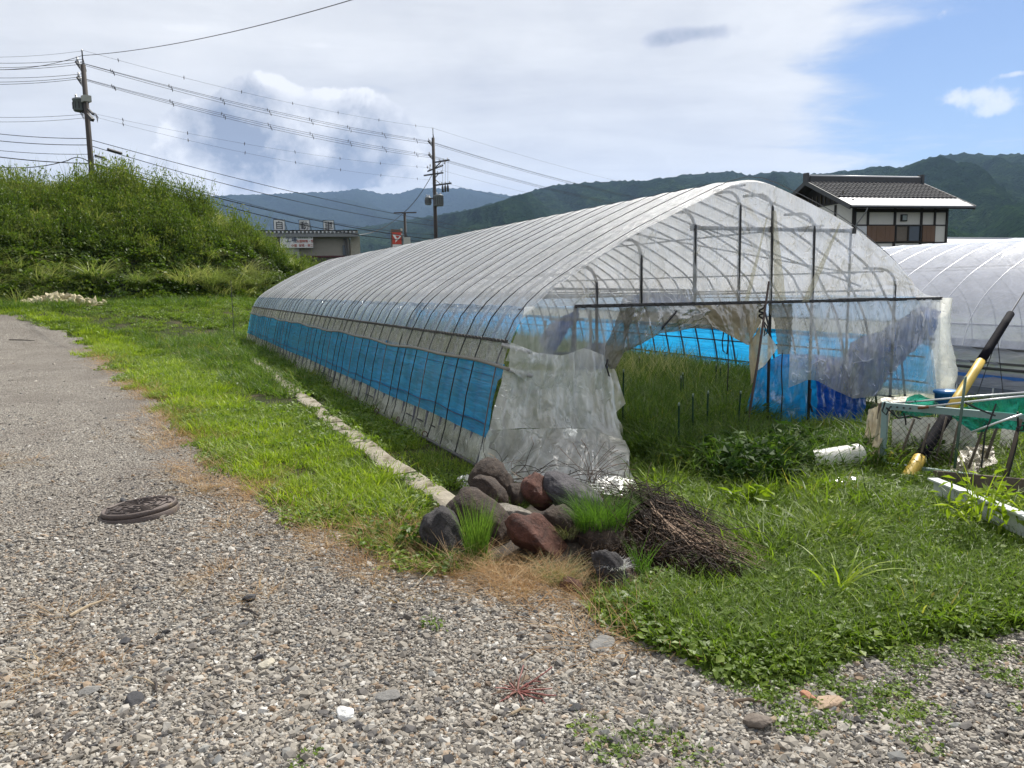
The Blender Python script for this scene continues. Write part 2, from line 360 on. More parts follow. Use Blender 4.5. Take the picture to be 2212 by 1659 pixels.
# ---------------------------------------------------------------- scattering
SRC = {}
def source(key, meshes):
    c = bpy.data.collections.new('clumps_'+key)
    for k, me in enumerate(meshes): c.objects.link(bpy.data.objects.new('%s_%02d' % (key, k), me))
    SRC[key] = (c, len(meshes)); return c
def scatter(name, key, P, rot, scl, parent=None, **kw):
    c, nsrc = SRC[key]; P = np.asarray(P, np.float32); k = len(P)
    me = bpy.data.meshes.new(name); me.vertices.add(k); me.vertices.foreach_set('co', P.ravel())
    me.attributes.new('rot', 'FLOAT_VECTOR', 'POINT').data.foreach_set('vector', np.asarray(rot, np.float32).ravel())
    scl = np.asarray(scl, np.float32); scl = np.repeat(scl[:, None], 3, 1) if scl.ndim == 1 else scl
    me.attributes.new('scl', 'FLOAT_VECTOR', 'POINT').data.foreach_set('vector', scl.ravel())
    me.attributes.new('idx', 'INT', 'POINT').data.foreach_set('value', rng.integers(0, nsrc, k).astype(np.int32))
    o = link(name, me, parent, **kw)
    ng = bpy.data.node_groups.new(name, 'GeometryNodeTree')
    ng.interface.new_socket('Geometry', in_out='INPUT', socket_type='NodeSocketGeometry'); ng.interface.new_socket('Geometry', in_out='OUTPUT', socket_type='NodeSocketGeometry')
    L = ng.links.new; gi = ng.nodes.new('NodeGroupInput'); go = ng.nodes.new('NodeGroupOutput')
    ci = ng.nodes.new('GeometryNodeCollectionInfo'); ci.inputs[0].default_value = c; ci.inputs['Separate Children'].default_value = True; ci.inputs['Reset Children'].default_value = True
    ip = ng.nodes.new('GeometryNodeInstanceOnPoints'); ip.inputs['Pick Instance'].default_value = True
    def at(nm, t, oi):
        a = ng.nodes.new('GeometryNodeInputNamedAttribute'); a.data_type = t; a.inputs[0].default_value = nm; return a.outputs[0]
    er = ng.nodes.new('FunctionNodeEulerToRotation'); L(at('rot', 'FLOAT_VECTOR', 0), er.inputs[0])
    L(gi.outputs[0], ip.inputs['Points']); L(ci.outputs[0], ip.inputs['Instance']); L(er.outputs[0], ip.inputs['Rotation'])
    L(at('scl', 'FLOAT_VECTOR', 0), ip.inputs['Scale']); L(at('idx', 'INT', 0), ip.inputs['Instance Index']); L(ip.outputs[0], go.inputs[0])
    md = o.modifiers.new('scatter', 'NODES'); md.node_group = ng; return o
def zrot(k, tilt=.12): return np.stack([rng.normal(0, tilt, k), rng.normal(0, tilt, k), rng.uniform(0, 6.283, k)], -1)

def blades(nb, rad, h, wd, bend, segs=3, curl=1.0, seed=0, cone=.35, tints=(0, 1), up=1.0):
    r = np.random.default_rng(seed); a = r.uniform(0, 6.283, nb); rr = rad*np.sqrt(r.random(nb)); ba = a+r.normal(0, .9, nb)
    H = r.uniform(h[0], h[1], nb); B = r.uniform(bend[0], bend[1], nb); Wd = r.uniform(wd*.6, wd*1.3, nb)
    t = np.linspace(0, 1, segs+1)[None, :]
    out = B[:, None]*(t**1.7)*H[:, None]; hz = H[:, None]*(t - curl*B[:, None]*.35*t**2.6)*up
    lean = r.normal(0, cone, nb)[:, None]*t*H[:, None]*.5
    cx = (rr*np.cos(a))[:, None]+np.cos(ba)[:, None]*out - np.sin(ba)[:, None]*lean; cy = (rr*np.sin(a))[:, None]+np.sin(ba)[:, None]*out+np.cos(ba)[:, None]*lean
    fa = ba+1.57+r.normal(0, .5, nb); ww = Wd[:, None]*(1-t**1.6*.93)*.5
    ux, uy = np.cos(fa)[:, None]*ww, np.sin(fa)[:, None]*ww
    Lf = np.stack([cx-ux, cy-uy, hz], -1); Rt = np.stack([cx+ux, cy+uy, hz], -1)
    V = np.stack([Lf, Rt], 2).reshape(-1, 3); base = (np.arange(nb)*(segs+1)*2)[:, None]; j = (np.arange(segs)*2)[None, :]; i = (base+j).ravel()
    Fq = np.stack([i, i+1, i+3, i+2], -1); T = np.repeat(r.uniform(tints[0], tints[1], nb), (segs+1)*2); return V, Fq, T
def leaves(nl, box, size, flat=.5, seed=0, asp=.55, z0=0, tints=(0, 1), stem=True, shape=None):
    r = np.random.default_rng(seed); P = r.uniform(-1, 1, (nl, 3)); P /= np.maximum(1, np.linalg.norm(P, axis=1))[:, None]; P = P*np.array(box); P[:, 2] = np.abs(P[:, 2])+z0 if z0 is not None else P[:, 2]
    if shape is not None: P = shape(P, r)
    az = r.uniform(0, 6.283, nl); ti = r.normal(0, flat, nl)-.25; S = r.uniform(.6, 1.35, nl)*size
    dx = np.stack([np.cos(az)*np.cos(ti), np.sin(az)*np.cos(ti), np.sin(ti)], -1); ro = r.normal(0, flat, nl)
    sd = np.stack([-np.sin(az)*np.cos(ro), np.cos(az)*np.cos(ro), np.sin(ro)], -1)
    S = S[:, None]; up = np.cross(dx, sd)
    v0 = P; v1 = P+dx*S*.45+sd*S*asp*.5+up*S*.07; v2 = P+dx*S-up*S*.12; v3 = P+dx*S*.45-sd*S*asp*.5+up*S*.07
    V = np.stack([v0, v1, v2, v3], 1).reshape(-1, 3); i = np.arange(nl)*4; Fq = np.stack([i, i+1, i+2, i+3], -1)
    return V, Fq, np.repeat(r.uniform(tints[0], tints[1], nl), 4)
def merge(*parts):
    V = []; Fq = []; T = []; o = 0
    for v, f, t in parts: V.append(v); Fq.append(f+o); T.append(t); o += len(v)
    return np.concatenate(V), np.concatenate(Fq), np.concatenate(T)
def fm(name, parts, mat, smooth=False): V, Fq, T = parts; return fastmesh(name, V, Fq, mat, smooth, T)

G1 = leafmat('grass_leaf', [(0, (.030, .070, .010)), (.3, (.065, .135, .016)), (.6, (.115, .21, .028)), (.88, (.18, .29, .05)), (1, (.30, .28, .12))], .45, .5, .25)
G2 = leafmat('lime_grass_leaf', [(0, (.07, .14, .012)), (.5, (.16, .28, .022)), (1, (.28, .40, .05))], .45)
G3 = leafmat('dark_grass_leaf', [(0, (.020, .055, .011)), (.45, (.050, .115, .020)), (.85, (.11, .20, .04)), (1, (.24, .23, .10))], .40, .5, .2)
G4 = leafmat('broad_leaf', [(0, (.040, .090, .014)), (.5, (.085, .17, .025)), (1, (.17, .28, .05))], .42, .5, .35)
G5 = leafmat('bank_leaf', [(0, (.022, .055, .010)), (.4, (.048, .102, .016)), (.8, (.092, .165, .028)), (1, (.17, .24, .06))], .40, .5, .3, ((.12, .125, .045), .16, .58, .6))
G6 = leafmat('straw', [(0, (.24, .12, .045)), (.5, (.40, .23, .10)), (1, (.62, .47, .27))], .2, .7, .1, warm=(.85, .9, 1))
G7 = leafmat('seed_head', [(0, (.20, .22, .09)), (.6, (.36, .34, .18)), (1, (.52, .48, .34))], .4, .7, .1, warm=(1, 1, 1))
G8 = leafmat('silver_grass_leaf', [(0, (.06, .12, .03)), (.5, (.15, .23, .09)), (1, (.38, .44, .28))], .4, .35, .6)
G9 = leafmat('horsetail_leaf', [(0, (.035, .10, .018)), (.5, (.07, .17, .03)), (1, (.14, .26, .06))], .4, .6, .2)
source('shortgrass', [fm('sg', merge(blades(46, .13, (.03, .085), .006, (.3, 1.1), 2, seed=k), leaves(16, (.12, .12, .03), .022, .4, 50+k, .8, tints=(.2, .9))), G1) for k in range(5)])
source('limegrass', [fm('lg', merge(blades(52, .13, (.05, .12), .008, (.3, 1.2), 3, seed=20+k), leaves(10, (.12, .12, .05), .028, .5, 70+k, .6)), G2) for k in range(4)])
source('clover', [fm('cl', merge(leaves(70, (.14, .14, .05), .030, .35, 90+k, .85), blades(10, .12, (.05, .14), .005, (.3, 1.), 3, seed=95+k)), G4) for k in range(5)])
source('midgrass', [fm('mg', merge(blades(36, .15, (.10, .24), .009, (.3, 1.2), 4, seed=30+k), leaves(30, (.14, .14, .12), .04, .6, 99+k, .5)), G1) for k in range(5)])
source('tallgrass', [fm('tg', blades(52, .16, (.25, .62), .012, (.2, 1.3), 5, 1.2, seed=40+k), G3) for k in range(5)])
source('tallgreen', [fm('tgr', merge(blades(30, .15, (.2, .46), .012, (.3, 1.2), 5, 1.2, seed=45+k), leaves(30, (.16, .16, .26), .06, .6, 47+k, .6)), G3) for k in range(4)])
G10 = leafmat('bank_tip_leaf', [(0, (.04, .08, .015)), (.5, (.08, .145, .03)), (1, (.19, .24, .08))], .45, .6, .2)
source('darkgrass', [fm('dg', merge(blades(40, .15, (.10, .28), .010, (.3, 1.3), 4, seed=130+k), leaves(26, (.14, .14, .12), .045, .6, 199+k, .5)), G3) for k in range(4)])
source('headgrass', [fm('hg', blades(26, .2, (.5, .85), .006, (.25, .7), 4, 1., seed=60+k), G7) for k in range(3)])
source('straw', [fm('st', blades(46, .17, (.05, .16), .004, (1.2, 3.2), 3, .55, seed=80+k, up=.45), G6) for k in range(5)])
# pebbles
def pebble(seed, sub=1):
    r = np.random.default_rng(seed); phi = (1+5**.5)/2
    V = np.array([(-1, phi, 0), (1, phi, 0), (-1, -phi, 0), (1, -phi, 0), (0, -1, phi), (0, 1, phi), (0, -1, -phi), (0, 1, -phi), (phi, 0, -1), (phi, 0, 1), (-phi, 0, -1), (-phi, 0, 1)], float); V /= np.linalg.norm(V[0])
    Fq = np.array([(0, 11, 5), (0, 5, 1), (0, 1, 7), (0, 7, 10), (0, 10, 11), (1, 5, 9), (5, 11, 4), (11, 10, 2), (10, 7, 6), (7, 1, 8), (3, 9, 4), (3, 4, 2), (3, 2, 6), (3, 6, 8), (3, 8, 9), (4, 9, 5), (2, 4, 11), (6, 2, 10), (8, 6, 7), (9, 8, 1)])
    V = V*(1+r.normal(0, .20, (12, 1))) + r.normal(0, .10, (12, 3)); V *= np.array([r.uniform(.8, 1.25), r.uniform(.65, 1), r.uniform(.35, .62)]); return V*.5, Fq
m, n, out = M('pebble'); oi = n.new('ShaderNodeObjectInfo').outputs['Random']; co = n.new('ShaderNodeNewGeometry').outputs['Position']
c = n.ramp(oi, [(0, (.05, .05, .055)), (.12, (.11, .103, .097)), (.28, (.18, .162, .14)), (.55, (.28, .255, .215)), (.84, (.365, .338, .295)), (.96, (.45, .425, .38)), (1, (.62, .60, .56))])
wn1 = n.new('ShaderNodeTexWhiteNoise', noise_dimensions='1D'); n.put(wn1.inputs['W'], n.m('MULTIPLY', oi, 913.7))
c = n.mix(n.m('MULTIPLY', n.ss(wn1.outputs[0], .86, .96), .6), c, (.30, .19, .10)); c = n.mix(n.m('MULTIPLY', n.ss(wn1.outputs[0], .10, .0), .5), c, (.12, .15, .17))
c = n.mix(n.m('MULTIPLY', n.noise(co, 130, 4, .7), .35), c, (.12, .105, .09))
p = n.new('ShaderNodeBsdfPrincipled'); n.put(p.inputs[0], c); p.inputs['Roughness'].default_value = .8; p.inputs['Specular IOR Level'].default_value = .3; n.nt.links.new(p.outputs[0], out.inputs[0])
source('pebble', [fastmesh('pebble', *pebble(k), MATS['pebble'], False) for k in range(9)])

def edge_d(x, y):  # rough distance to gravel edge polyline
    d = np.full(x.shape, 1e9)
    for i in range(len(GP)-1):
        a = np.array(GP[i]); b = np.array(GP[i+1]); ab = b-a; t = np.clip(((x-a[0])*ab[0]+(y-a[1])*ab[1])/(ab@ab), 0, 1)
        d = np.minimum(d, np.hypot(x-a[0]-t*ab[0], y-a[1]-t*ab[1]))
    return d
def polar_samples(k, r0, r1, a0=-47, a1=47):
    r = np.exp(rng.uniform(math.log(r0), math.log(r1), k)); a = np.radians(rng.uniform(a0, a1, k)); wt = r*r
    return r*np.sin(a), r*np.cos(a), r
# pebbles
def peb(k, r0, r1, size, far):
    x, y, r = polar_samples(k, r0, r1, -50, 46)
    keep = ingravel(x, y, .16); x, y, r = x[keep], y[keep], r[keep]
    rut = fbm(x*.45+3, y*.45, 31, 4); th = sstep(rut, .40, .55)
    ed_ = edge_d(x, y); th = th*(1-.75*np.exp(-((ed_-.95)/.22)**2)-.75*np.exp(-((ed_-2.35)/.25)**2))
    keep = rng.random(len(x)) < (.30+.70*th); x, y, r = x[keep], y[keep], r[keep]
    s = np.clip(rng.lognormal(math.log(size), .38, len(x)), .006, .055)*np.clip(r/far, 1, 2.5)
    return np.stack([x, y, gz(x, y)+.006+s*.08], -1), s
P_, S_ = peb(330000, 1.9, 7.5, .0148, 9); P2, S2 = peb(60000, 6.5, 30, .017, 7)
P3, S3 = peb(9000, 1.9, 6, .027, 9); P_ = np.concatenate([P_, P2, P3]); S_ = np.concatenate([S_, S2, S3])
MH = gp(303, 1110)
kp = np.hypot(P_[:, 0]-MH[0], P_[:, 1]-MH[1]) > .265; P_, S_ = P_[kp], S_[kp]
scatter('gravel', 'pebble', P_, zrot(len(P_), .35), S_, kind='stuff', label='loose crushed grey gravel covering the drive')

# ---- grass cover
def near_gravel(x, y, d):  # within d inside/outside
    return ingravel(x, y, .1)
def cover(name, key, k, r0, r1, zone, dens, s0, label, smin=1., pw=.9, tilt=.12, a0=-47, a1=48):
    x, y, r = polar_samples(k, r0, r1, a0, a1)
    pr = zone(x, y); dd = dens*(r*r)/(r1*r1)
    # density per m2 falls as 1/r: acceptance ~ r^2 * r^-pw
    acc = (r/r1)**(2-pw*1.2); keep = rng.random(len(x)) < acc*pr*1.0; x, y, r = x[keep], y[keep], r[keep]
    s = s0*rng.uniform(.7, 1.35, len(x))*np.clip((r/7)**.40, smin, 1.75)
    scatter(name, key, np.stack([x, y, gz(x, y)], -1), zrot(len(x), tilt), s, kind='stuff', label=label); return len(x)
SLW = lambda l: np.interp(l, [-1.2, 0, 1.4, 3.7, 8.8, 14.6], [-.66, -.70, -.72, -.70, -.62, -.55])
slabs_px = [(985, 1086, 1.), (905, 1050, 1), (860, 1015, 1), (822, 985, 1)]
SL0 = np.array([-.72, -.95]); 
def slabzone(w, l): return (np.abs(w-SLW(l)) < .17) & (l > -1.2) & (l < 14.5)
PILE = [tuple(ground(*q)[:2]) for q in [(860, 1190), (930, 1215), (1060, 1230), (1180, 1270), (1300, 1315), (1400, 1300), (1440, 1262), (1590, 1250), (1560, 1180), (1400, 1080), (1100, 1040), (980, 1060), (900, 1120)]]
_q = lambda w, l: tuple((P0+EV*w+DV*l)[:2])
SKP = [_q(-.1, .3), tuple(ground(1030, 1022)[:2]), tuple(ground(1210, 1060)[:2]), tuple(ground(1400, 1090)[:2]), _q(1.75, .3)]
def zleft(x, y, shortside=True):
    w, l = GW(x, y); s = x*PN[0]+y*PN[1]
    z = (~ingravel(x, y, .16)) & ((w < -.0) | (l > 20.5)) & (w < 9) & (s < 34.5) & ~inpoly(x, y, PILE) & ((x < 1) | (l > 20.5))
    z &= ~((w > -.12) & (l > 0) & (l < 20.4))
    cov = sstep(fbm(x*.9, y*.9, 41, 4), .30, .42)
    bp = gp(425, 722); bq = gp(300, 690); bare = (((x-bp[0])/1.4)**2+((y-bp[1])/1.0)**2 < 1) | (((x-bq[0])/.7)**2+((y-bq[1])/.5)**2 < 1)
    thin = np.where(slabzone(w, l), .12, 1.)
    return z*np.clip(cov+.25, 0, 1)*thin*np.where(bare, .22, 1)
def zlime(x, y):
    d = edge_d(x, y); w, l = GW(x, y); r = np.hypot(x, y)
    return zleft(x, y)*sstep(d, 1.6, .5)*sstep(d, .05, .22)*sstep(y, 4.6, 6.)*np.clip(.35+sstep(fbm(x*.5, y*.5, 43, 3), .35, .6), 0, 1)
def zfront(x, y):
    w, l = GW(x, y)
    return (~ingravel(x, y, .14)) & ((w > .4) | (x > .35)) & (l < 0.1) & ~inpoly(x, y, PILE) & ~inpoly(x, y, SKP)
def zin(x, y):
    w, l = GW(x, y); return (w > .55+.25*(l > 2)) & (w < 5.3) & (l > np.where(w > 3.3, .6, .0)) & (l < 19.6) & ~inpoly(x, y, SKP)
def zright(x, y):
    w, l = GW(x, y); return ((w > 6.15) & (l > -4) & (l < 24) & ~ingravel(x, y, .1))*1.
GUARD = np.array([3.22, 6.13])
PZ = 'patch of short green grass and clover'
cover('grass', 'shortgrass', 120000, 4., 60, zleft, 1, 1.0, 'short green grass on the verge between gravel drive and tunnel')
cover('lime_grass', 'limegrass', 90000, 4., 40, zlime, 1, 1.0, 'bright lime green grass strip along the gravel edge')
cover('clover', 'clover', 90000, 4., 60, lambda x, y: zleft(x, y)*sstep(fbm(x*.7, y*.7, 51, 3), .44, .52), 1, 1.15, 'clover patches in the verge beside the tunnel')
cover('tall_weeds', 'darkgrass', 60000, 5., 60, lambda x, y: zleft(x, y)*sstep(fbm(x*.35, y*.35, 53, 4), .47, .56)*sstep(edge_d(x, y), 1.0, 2.2)*sstep(y, 8, 12), 1, .85, 'rougher darker grass tufts of the sloping verge')
# front right patch
def zfc(x, y): w, l = GW(x, y); return zfront(x, y)*np.where(np.hypot(x-3.3, y-5.8) < .55, .35, 1)
cover('ground_cover', 'clover', 105000, 2.6, 9, zfc, 1, 1.0, 'low glossy clover and weeds in front of the tunnel', pw=.8)
cover('short_grass', 'shortgrass', 30000, 2.6, 9, zfc, 1, 1.0, 'short grass growing through the clover in front of the tunnel', pw=.8)
cover('rough_grass', 'midgrass', 9000, 3.0, 9, lambda x, y: zfront(x, y)*(np.hypot(x-3.3, y-5.75) > .75)*sstep(y, 3.3, 5.0)*sstep(fbm(x*1.1, y*1.1, 55, 3), .35, .6), 1, .95, 'knee high rough grass nearer the tunnel opening', pw=.6)
cover('tall_grass', 'tallgreen', 34000, 4.8, 9, lambda x, y: zfront(x, y)*sstep(GW(x, y)[1], -1.9, -.9)*sstep(GW(x, y)[0], 1.2, 1.8)*sstep(GW(x, y)[0], 4.6, 4.1)*((GW(x, y)[0] < 2.7) | (GW(x, y)[1] < -1.2)), 1, .8, 'dark leafy weeds massed in the tunnel mouth', pw=.6)
cover('tunnel_grass', 'tallgrass', 60000, 6.0, 27, zin, 1, .74, 'tall uncut grass filling the inside of the tunnel', pw=1.1)
cover('tunnel_weeds', 'tallgreen', 26000, 6.0, 14, lambda x, y: zin(x, y)*(GW(x, y)[1] < 5)*sstep(fbm(x*1.3, y*1.3, 59, 3), .45, .6), 1, .95, 'leafy weeds mixed into the grass just inside the tunnel', pw=.8)
cover('seeding_grass', 'headgrass', 8000, 8.0, 27, lambda x, y: zin(x, y)*sstep(GW(x, y)[1], 1.6, 3)*sstep(fbm(x*.6, y*.6, 57, 3), .35, .55), 1, .78, 'pale seeding grass heads standing inside the tunnel', pw=1.1)
cover('side_grass', 'midgrass', 20000, 5.0, 35, zright, 1, .8, 'grass between the two tunnels and behind the mesh panel')
def zstraw(x, y):
    d = edge_d(x, y); return sstep(d, .55, .10)*np.clip(sstep(fbm(x*1.1, y*1.1, 61, 3), .38, .55)+.2, 0, 1)*(x < .75)*(1+.0*x)
cover('dry_grass', 'straw', 42000, 3.2, 25, zstraw, 1, .66, 'dead straw coloured grass along the gravel edge', tilt=.25)
def zpatch(x, y):
    t = np.zeros(x.shape)
    for (a, b, ra) in [(440, 1255, .34), (490, 1320, .30), (560, 1310, .2), (120, 1330, .25), (60, 1400, .4), (40, 1500, .45), (110, 880, .4), (700, 1170, .3), (1180, 1260, .3), (1100, 1290, .2), (1000, 1245, .3), (20, 1000, .5), (210, 960, .3)]:
        P = gp(a, b); t = np.maximum(t, sstep(np.hypot(x-P[0], y-P[1]), ra, ra*.2))
    return t*.75*sstep(fbm(x*6, y*6, 62, 3), .42, .6)
def zheap(x, y):
    Pq_ = [tuple(ground(*q)[:2]) for q in [(850, 1185), (1000, 1225), (1180, 1235), (1290, 1285), (1400, 1290), (1420, 1330), (1250, 1315), (1000, 1265), (850, 1215)]]
    return inpoly(x, y, Pq_)*.9
cover('dry_grass', 'straw', 9000, 3.2, 6, zheap, 1, .55, 'dead straw matted in front of the boulder heap', tilt=.25, pw=.3)
cover('edge_weeds', 'clover', 30000, 2.3, 7, lambda x, y: (x > .75)*(~inpoly(x, y, PILE))*sstep(edge_d(x, y), .32, .0)*sstep(fbm(x*3, y*3, 65, 3), .48, .62), 1, .5, 'straggling weeds creeping out over the gravel edge', pw=.5)
cover('dry_grass', 'straw', 34000, 2.3, 12, zpatch, 1, .5, 'thin patches of dead grass lying on the gravel', tilt=.25, pw=.7)
def zsprig(x, y):
    t = np.zeros(x.shape)
    for (a, b, ra) in [(1400, 1590, .1), (1300, 1580, .1), (1900, 1530, .25), (2050, 1600, .3), (1740, 1560, .15), (950, 1355, .08), (1330, 1620, .12), (2150, 1480, .3), (1650, 1440, .4), (2000, 1420, .35), (1480, 1360, .3), (660, 1640, .08), (1540, 1640, .12), (1420, 1280, .35)]:
        P = gp(a, b); t = np.maximum(t, sstep(np.hypot(x-P[0], y-P[1]), ra, ra*.1))
    return t*.3*ingravel(x, y, .02)*sstep(fbm(x*5, y*5, 66, 3), .45, .6)
cover('weed_sprigs', 'clover', 40000, 2.3, 7, zsprig, 1, .5, 'small green weed sprigs rooted in the gravel', pw=.5)
# ---------------------------------------------------------------- embankment
def hill(x, y):
    s = x*PN[0]+y*PN[1]; q = x*PT[0]+y*PT[1]
    toe = 33.6+.7*(fbm(q*.18, q*0+2, 71, 2)-.5)*2
    crest = np.interp(q, [-40, 6, 12, 16, 18.5, 21, 23.5, 25.6, 27.2, 29, 32, 60], [3.9, 4.1, 4.35, 4.95, 5.0, 4.3, 2.9, 1.45, .3, 0, 0, 0])
    t = np.clip((s-toe)/7.5, 0, 1); z = crest*(1-(1-t)**1.55)
    z = z*sstep(s, 66, 54)
    return z + .9*(fbm(x*.35, y*.35, 73, 4)-.5)*sstep(s, toe, toe+1.5)
s_, q_ = np.meshgrid(np.arange(33.0, 68, .5), np.arange(-34, 42, .5), indexing='ij')
X = s_*PN[0]+q_*PT[0]; Y = s_*PN[1]+q_*PT[1]; den = PN[0]*PT[1]-PN[1]*PT[0]
# (PN, PT are close to orthogonal; keep them as the two axes)
GB = gz(X, Y); Z = GB+hill(X, Y)-.25*sstep(s_, 34.0, 33.0)
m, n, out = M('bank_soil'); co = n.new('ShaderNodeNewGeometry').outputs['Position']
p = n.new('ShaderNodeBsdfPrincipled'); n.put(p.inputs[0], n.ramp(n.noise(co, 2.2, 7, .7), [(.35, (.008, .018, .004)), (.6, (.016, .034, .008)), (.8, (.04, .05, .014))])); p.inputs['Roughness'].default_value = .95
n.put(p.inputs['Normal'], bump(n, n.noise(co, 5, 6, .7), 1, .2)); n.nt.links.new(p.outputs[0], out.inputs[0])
link('embankment', fastmesh('embankment', np.stack([X, Y, Z], -1).reshape(-1, 3), gridfaces(*X.shape), MATS['bank_soil']), kind='structure')
def stemplant(seed, hh=1.1, ns=9, nl=16, ls=.10, rad=.25):
    r = np.random.default_rng(seed); parts = []
    for k in range(ns):
        a = r.uniform(0, 6.28); b = rad*r.random()**.5; H = hh*r.uniform(.6, 1.1); lx, ly = r.normal(0, .13, 2)
        v, f, t = leaves(nl, (.10, .10, H*.5), ls, .55, seed*31+k, .32, tints=(.2, .9)); v = v.copy()
        v[:, 2] = v[:, 2]*1.9; v[:, 0] += math.cos(a)*b+lx*v[:, 2]; v[:, 1] += math.sin(a)*b+ly*v[:, 2]; parts.append((v, f, t))
        v, f, t = blades(1, .01, (H, H), .016, (.0, .1), 2, seed=seed*37+k); v = v.copy(); v[:, 0] += math.cos(a)*b+lx*v[:, 2]; v[:, 1] += math.sin(a)*b+ly*v[:, 2]; parts.append((v, f, t*.3))
    return merge(*parts)
source('kudzu', [fm('kz', leaves(230, (.58, .58, .36), .125, .5, 200+k, .8, z0=-.05), G5) for k in range(6)])
source('herb', [fm('hb', stemplant(300+k), G5 if k < 3 else G10) for k in range(6)])
source('tips', [fm('tp', stemplant(380+k, 1.35, 7, 20, .085, .3), G10) for k in range(4)])
source('plume', [fm('pm', merge(blades(9, .25, (.9, 1.35), .012, (.05, .3), 3, seed=330+k), leaves(60, (.3, .3, .35), .05, .7, 340+k, .3, z0=.75)), G7) for k in range(3)])
source('bankgrass', [fm('bg', blades(90, .3, (.5, 1.1), .022, (.5, 1.5), 4, 1.1, seed=350+k), G8) for k in range(4)])
def bank(k, lo=33.8, hi=50, q0=-12, q1=27.5):
    s = rng.uniform(lo, hi, k); q = rng.uniform(q0, q1, k); x = s*PN[0]+q*PT[0]; y = s*PN[1]+q*PT[1]; return s, q, x, y, gz(x, y)+hill(x, y)
def bankscatter(name, key, k, mask, s0, label, lo=33.8, hi=49, tilt=.25, dz=0.):
    s, q, x, y, z = bank(k, lo, hi); keep = rng.random(k) < mask(s, q, x, y); s, q, x, y, z = (a[keep] for a in (s, q, x, y, z))
    scatter(name, key, np.stack([x, y, z+dz], -1), zrot(len(x), tilt), s0*rng.uniform(.65, 1.35, len(x)), kind='stuff', label=label)
ny = lambda x, y, sc, sd: fbm(x*sc, y*sc, sd, 3)
bankscatter('kudzu', 'kudzu', 9000, lambda s, q, x, y: np.where(s < 38, 1., .22)*(.22+sstep(ny(x, y, .6, 401), .40, .52)), 1.0, 'broad leaved creeper smothering the embankment foot')
bankscatter('bank_weeds', 'herb', 15000, lambda s, q, x, y: sstep(s, 35.2, 38.0)*(.10+.8*sstep(ny(x, y, .6, 403), .42, .56)), 1.15, 'tall weeds covering the embankment slope and crest', tilt=.12)
bankscatter('bank_grass', 'bankgrass', 3600, lambda s, q, x, y: sstep(ny(x, y, .3, 405), .5, .62)*.8+.7*(q > 23)*(s > 36), .85, 'long grass drooping between the weeds of the embankment')
bankscatter('bank_tips', 'tips', 2600, lambda s, q, x, y: sstep(s, 38.8, 40.5)*(.08+.9*sstep(ny(x, y, .8, 409), .46, .6)), 1.45, 'taller light green stems breaking the embankment skyline', tilt=.12, dz=.1)
bankscatter('feathery_heads', 'plume', 3000, lambda s, q, x, y: sstep(s, 39.5, 41.5)*.55*sstep(ny(x, y, .25, 407), .35, .55), .75, 'feathery flowering heads along the embankment crest', dz=.35, tilt=.1)
# silver grass tussocks one can tell apart at the foot
def tussock(seed): return fm('tussock', blades(260, .28, (.9, 1.75), .020, (.7, 1.45), 6, 1.35, seed=seed), G8)
tm = [tussock(k) for k in (501, 502, 503)]
for i, (px, py, sc, lab) in enumerate([(205, 618, 1.15, 'large silver grass tussock arching over the embankment foot beside the rubble heap'), (300, 628, .9, 'middle sized silver grass tussock low on the embankment, second from the rubble heap'), (400, 632, 1.15, 'silver grass tussock in the middle of the embankment foot'), (455, 634, 1.2, 'broad silver grass tussock third from the far end of the tunnel'), (505, 634, 1.0, 'silver grass tussock second from the far end of the tunnel'), (548, 630, .9, 'silver grass tussock next to the far end of the tunnel')]):
    d_ = ray(px, py); Pq = None
    for tt in np.linspace(15, 60, 600):
        Q = CAM+d_*(tt/d_[1])
        if Q[0]*PN[0]+Q[1]*PN[1] > 33.0 and Q[2] < gz(Q[0], Q[1])+hill(np.array([Q[0]]), np.array([Q[1]]))[0]: Pq = Q; break
    if Pq is None: Pq = CAM+d_*(36/d_[1]); 
    zq = float(gz(Pq[0], Pq[1])+hill(np.array([Pq[0]]), np.array([Pq[1]]))[0]) if Pq[0]*PN[0]+Pq[1]*PN[1] > 33 else float(gz(Pq[0], Pq[1]))
    o = link('silver_grass', tm[i % 3], None, (Pq[0], Pq[1], zq), label=lab, cat='grass tuft', group='silver grass tussocks at the embankment foot'); o.scale = (sc, sc, sc); o.rotation_euler = (0, 0, i*1.7)

# ---------------------------------------------------------------- hills
def hillmat(name, c0, c1, c2, sc):
    m, n, out = M(name); co = n.new('ShaderNodeNewGeometry').outputs['Position']
    a = n.noise(co, 1/(sc*16), 6, .6, .4); b = n.noise(co, 1/sc, 4, .7); c3 = n.noise(co, 1/(sc*5), 4, .65, .3)
    f = n.m('ADD', n.m('MULTIPLY', a, .35), n.m('ADD', n.m('MULTIPLY', b, .35), n.m('MULTIPLY', c3, .3)))
    c = n.ramp(f, [(.34, c0), (.5, c1), (.64, c2)])
    p = n.new('ShaderNodeBsdfPrincipled'); n.put(p.inputs[0], c); p.inputs['Roughness'].default_value = 1; p.inputs['Specular IOR Level'].default_value = 0
    n.put(p.inputs['Normal'], bump(n, n.m('ADD', b, n.m('MULTIPLY', c3, 2.)), 1., sc*1.6)); n.nt.links.new(p.outputs[0], out.inputs[0]); return m
hm = [hillmat('forest_far', (.008, .016, .014), (.014, .028, .020), (.030, .050, .028), 16), hillmat('forest_mid', (.006, .014, .009), (.013, .028, .014), (.038, .065, .024), 8), hillmat('forest_near', (.006, .016, .009), (.015, .034, .014), (.040, .072, .024), 5)]
def azel(px, py):
    d = ray(px, py); return math.atan2(d[0], d[1]), d[2]/math.hypot(d[0], d[1])
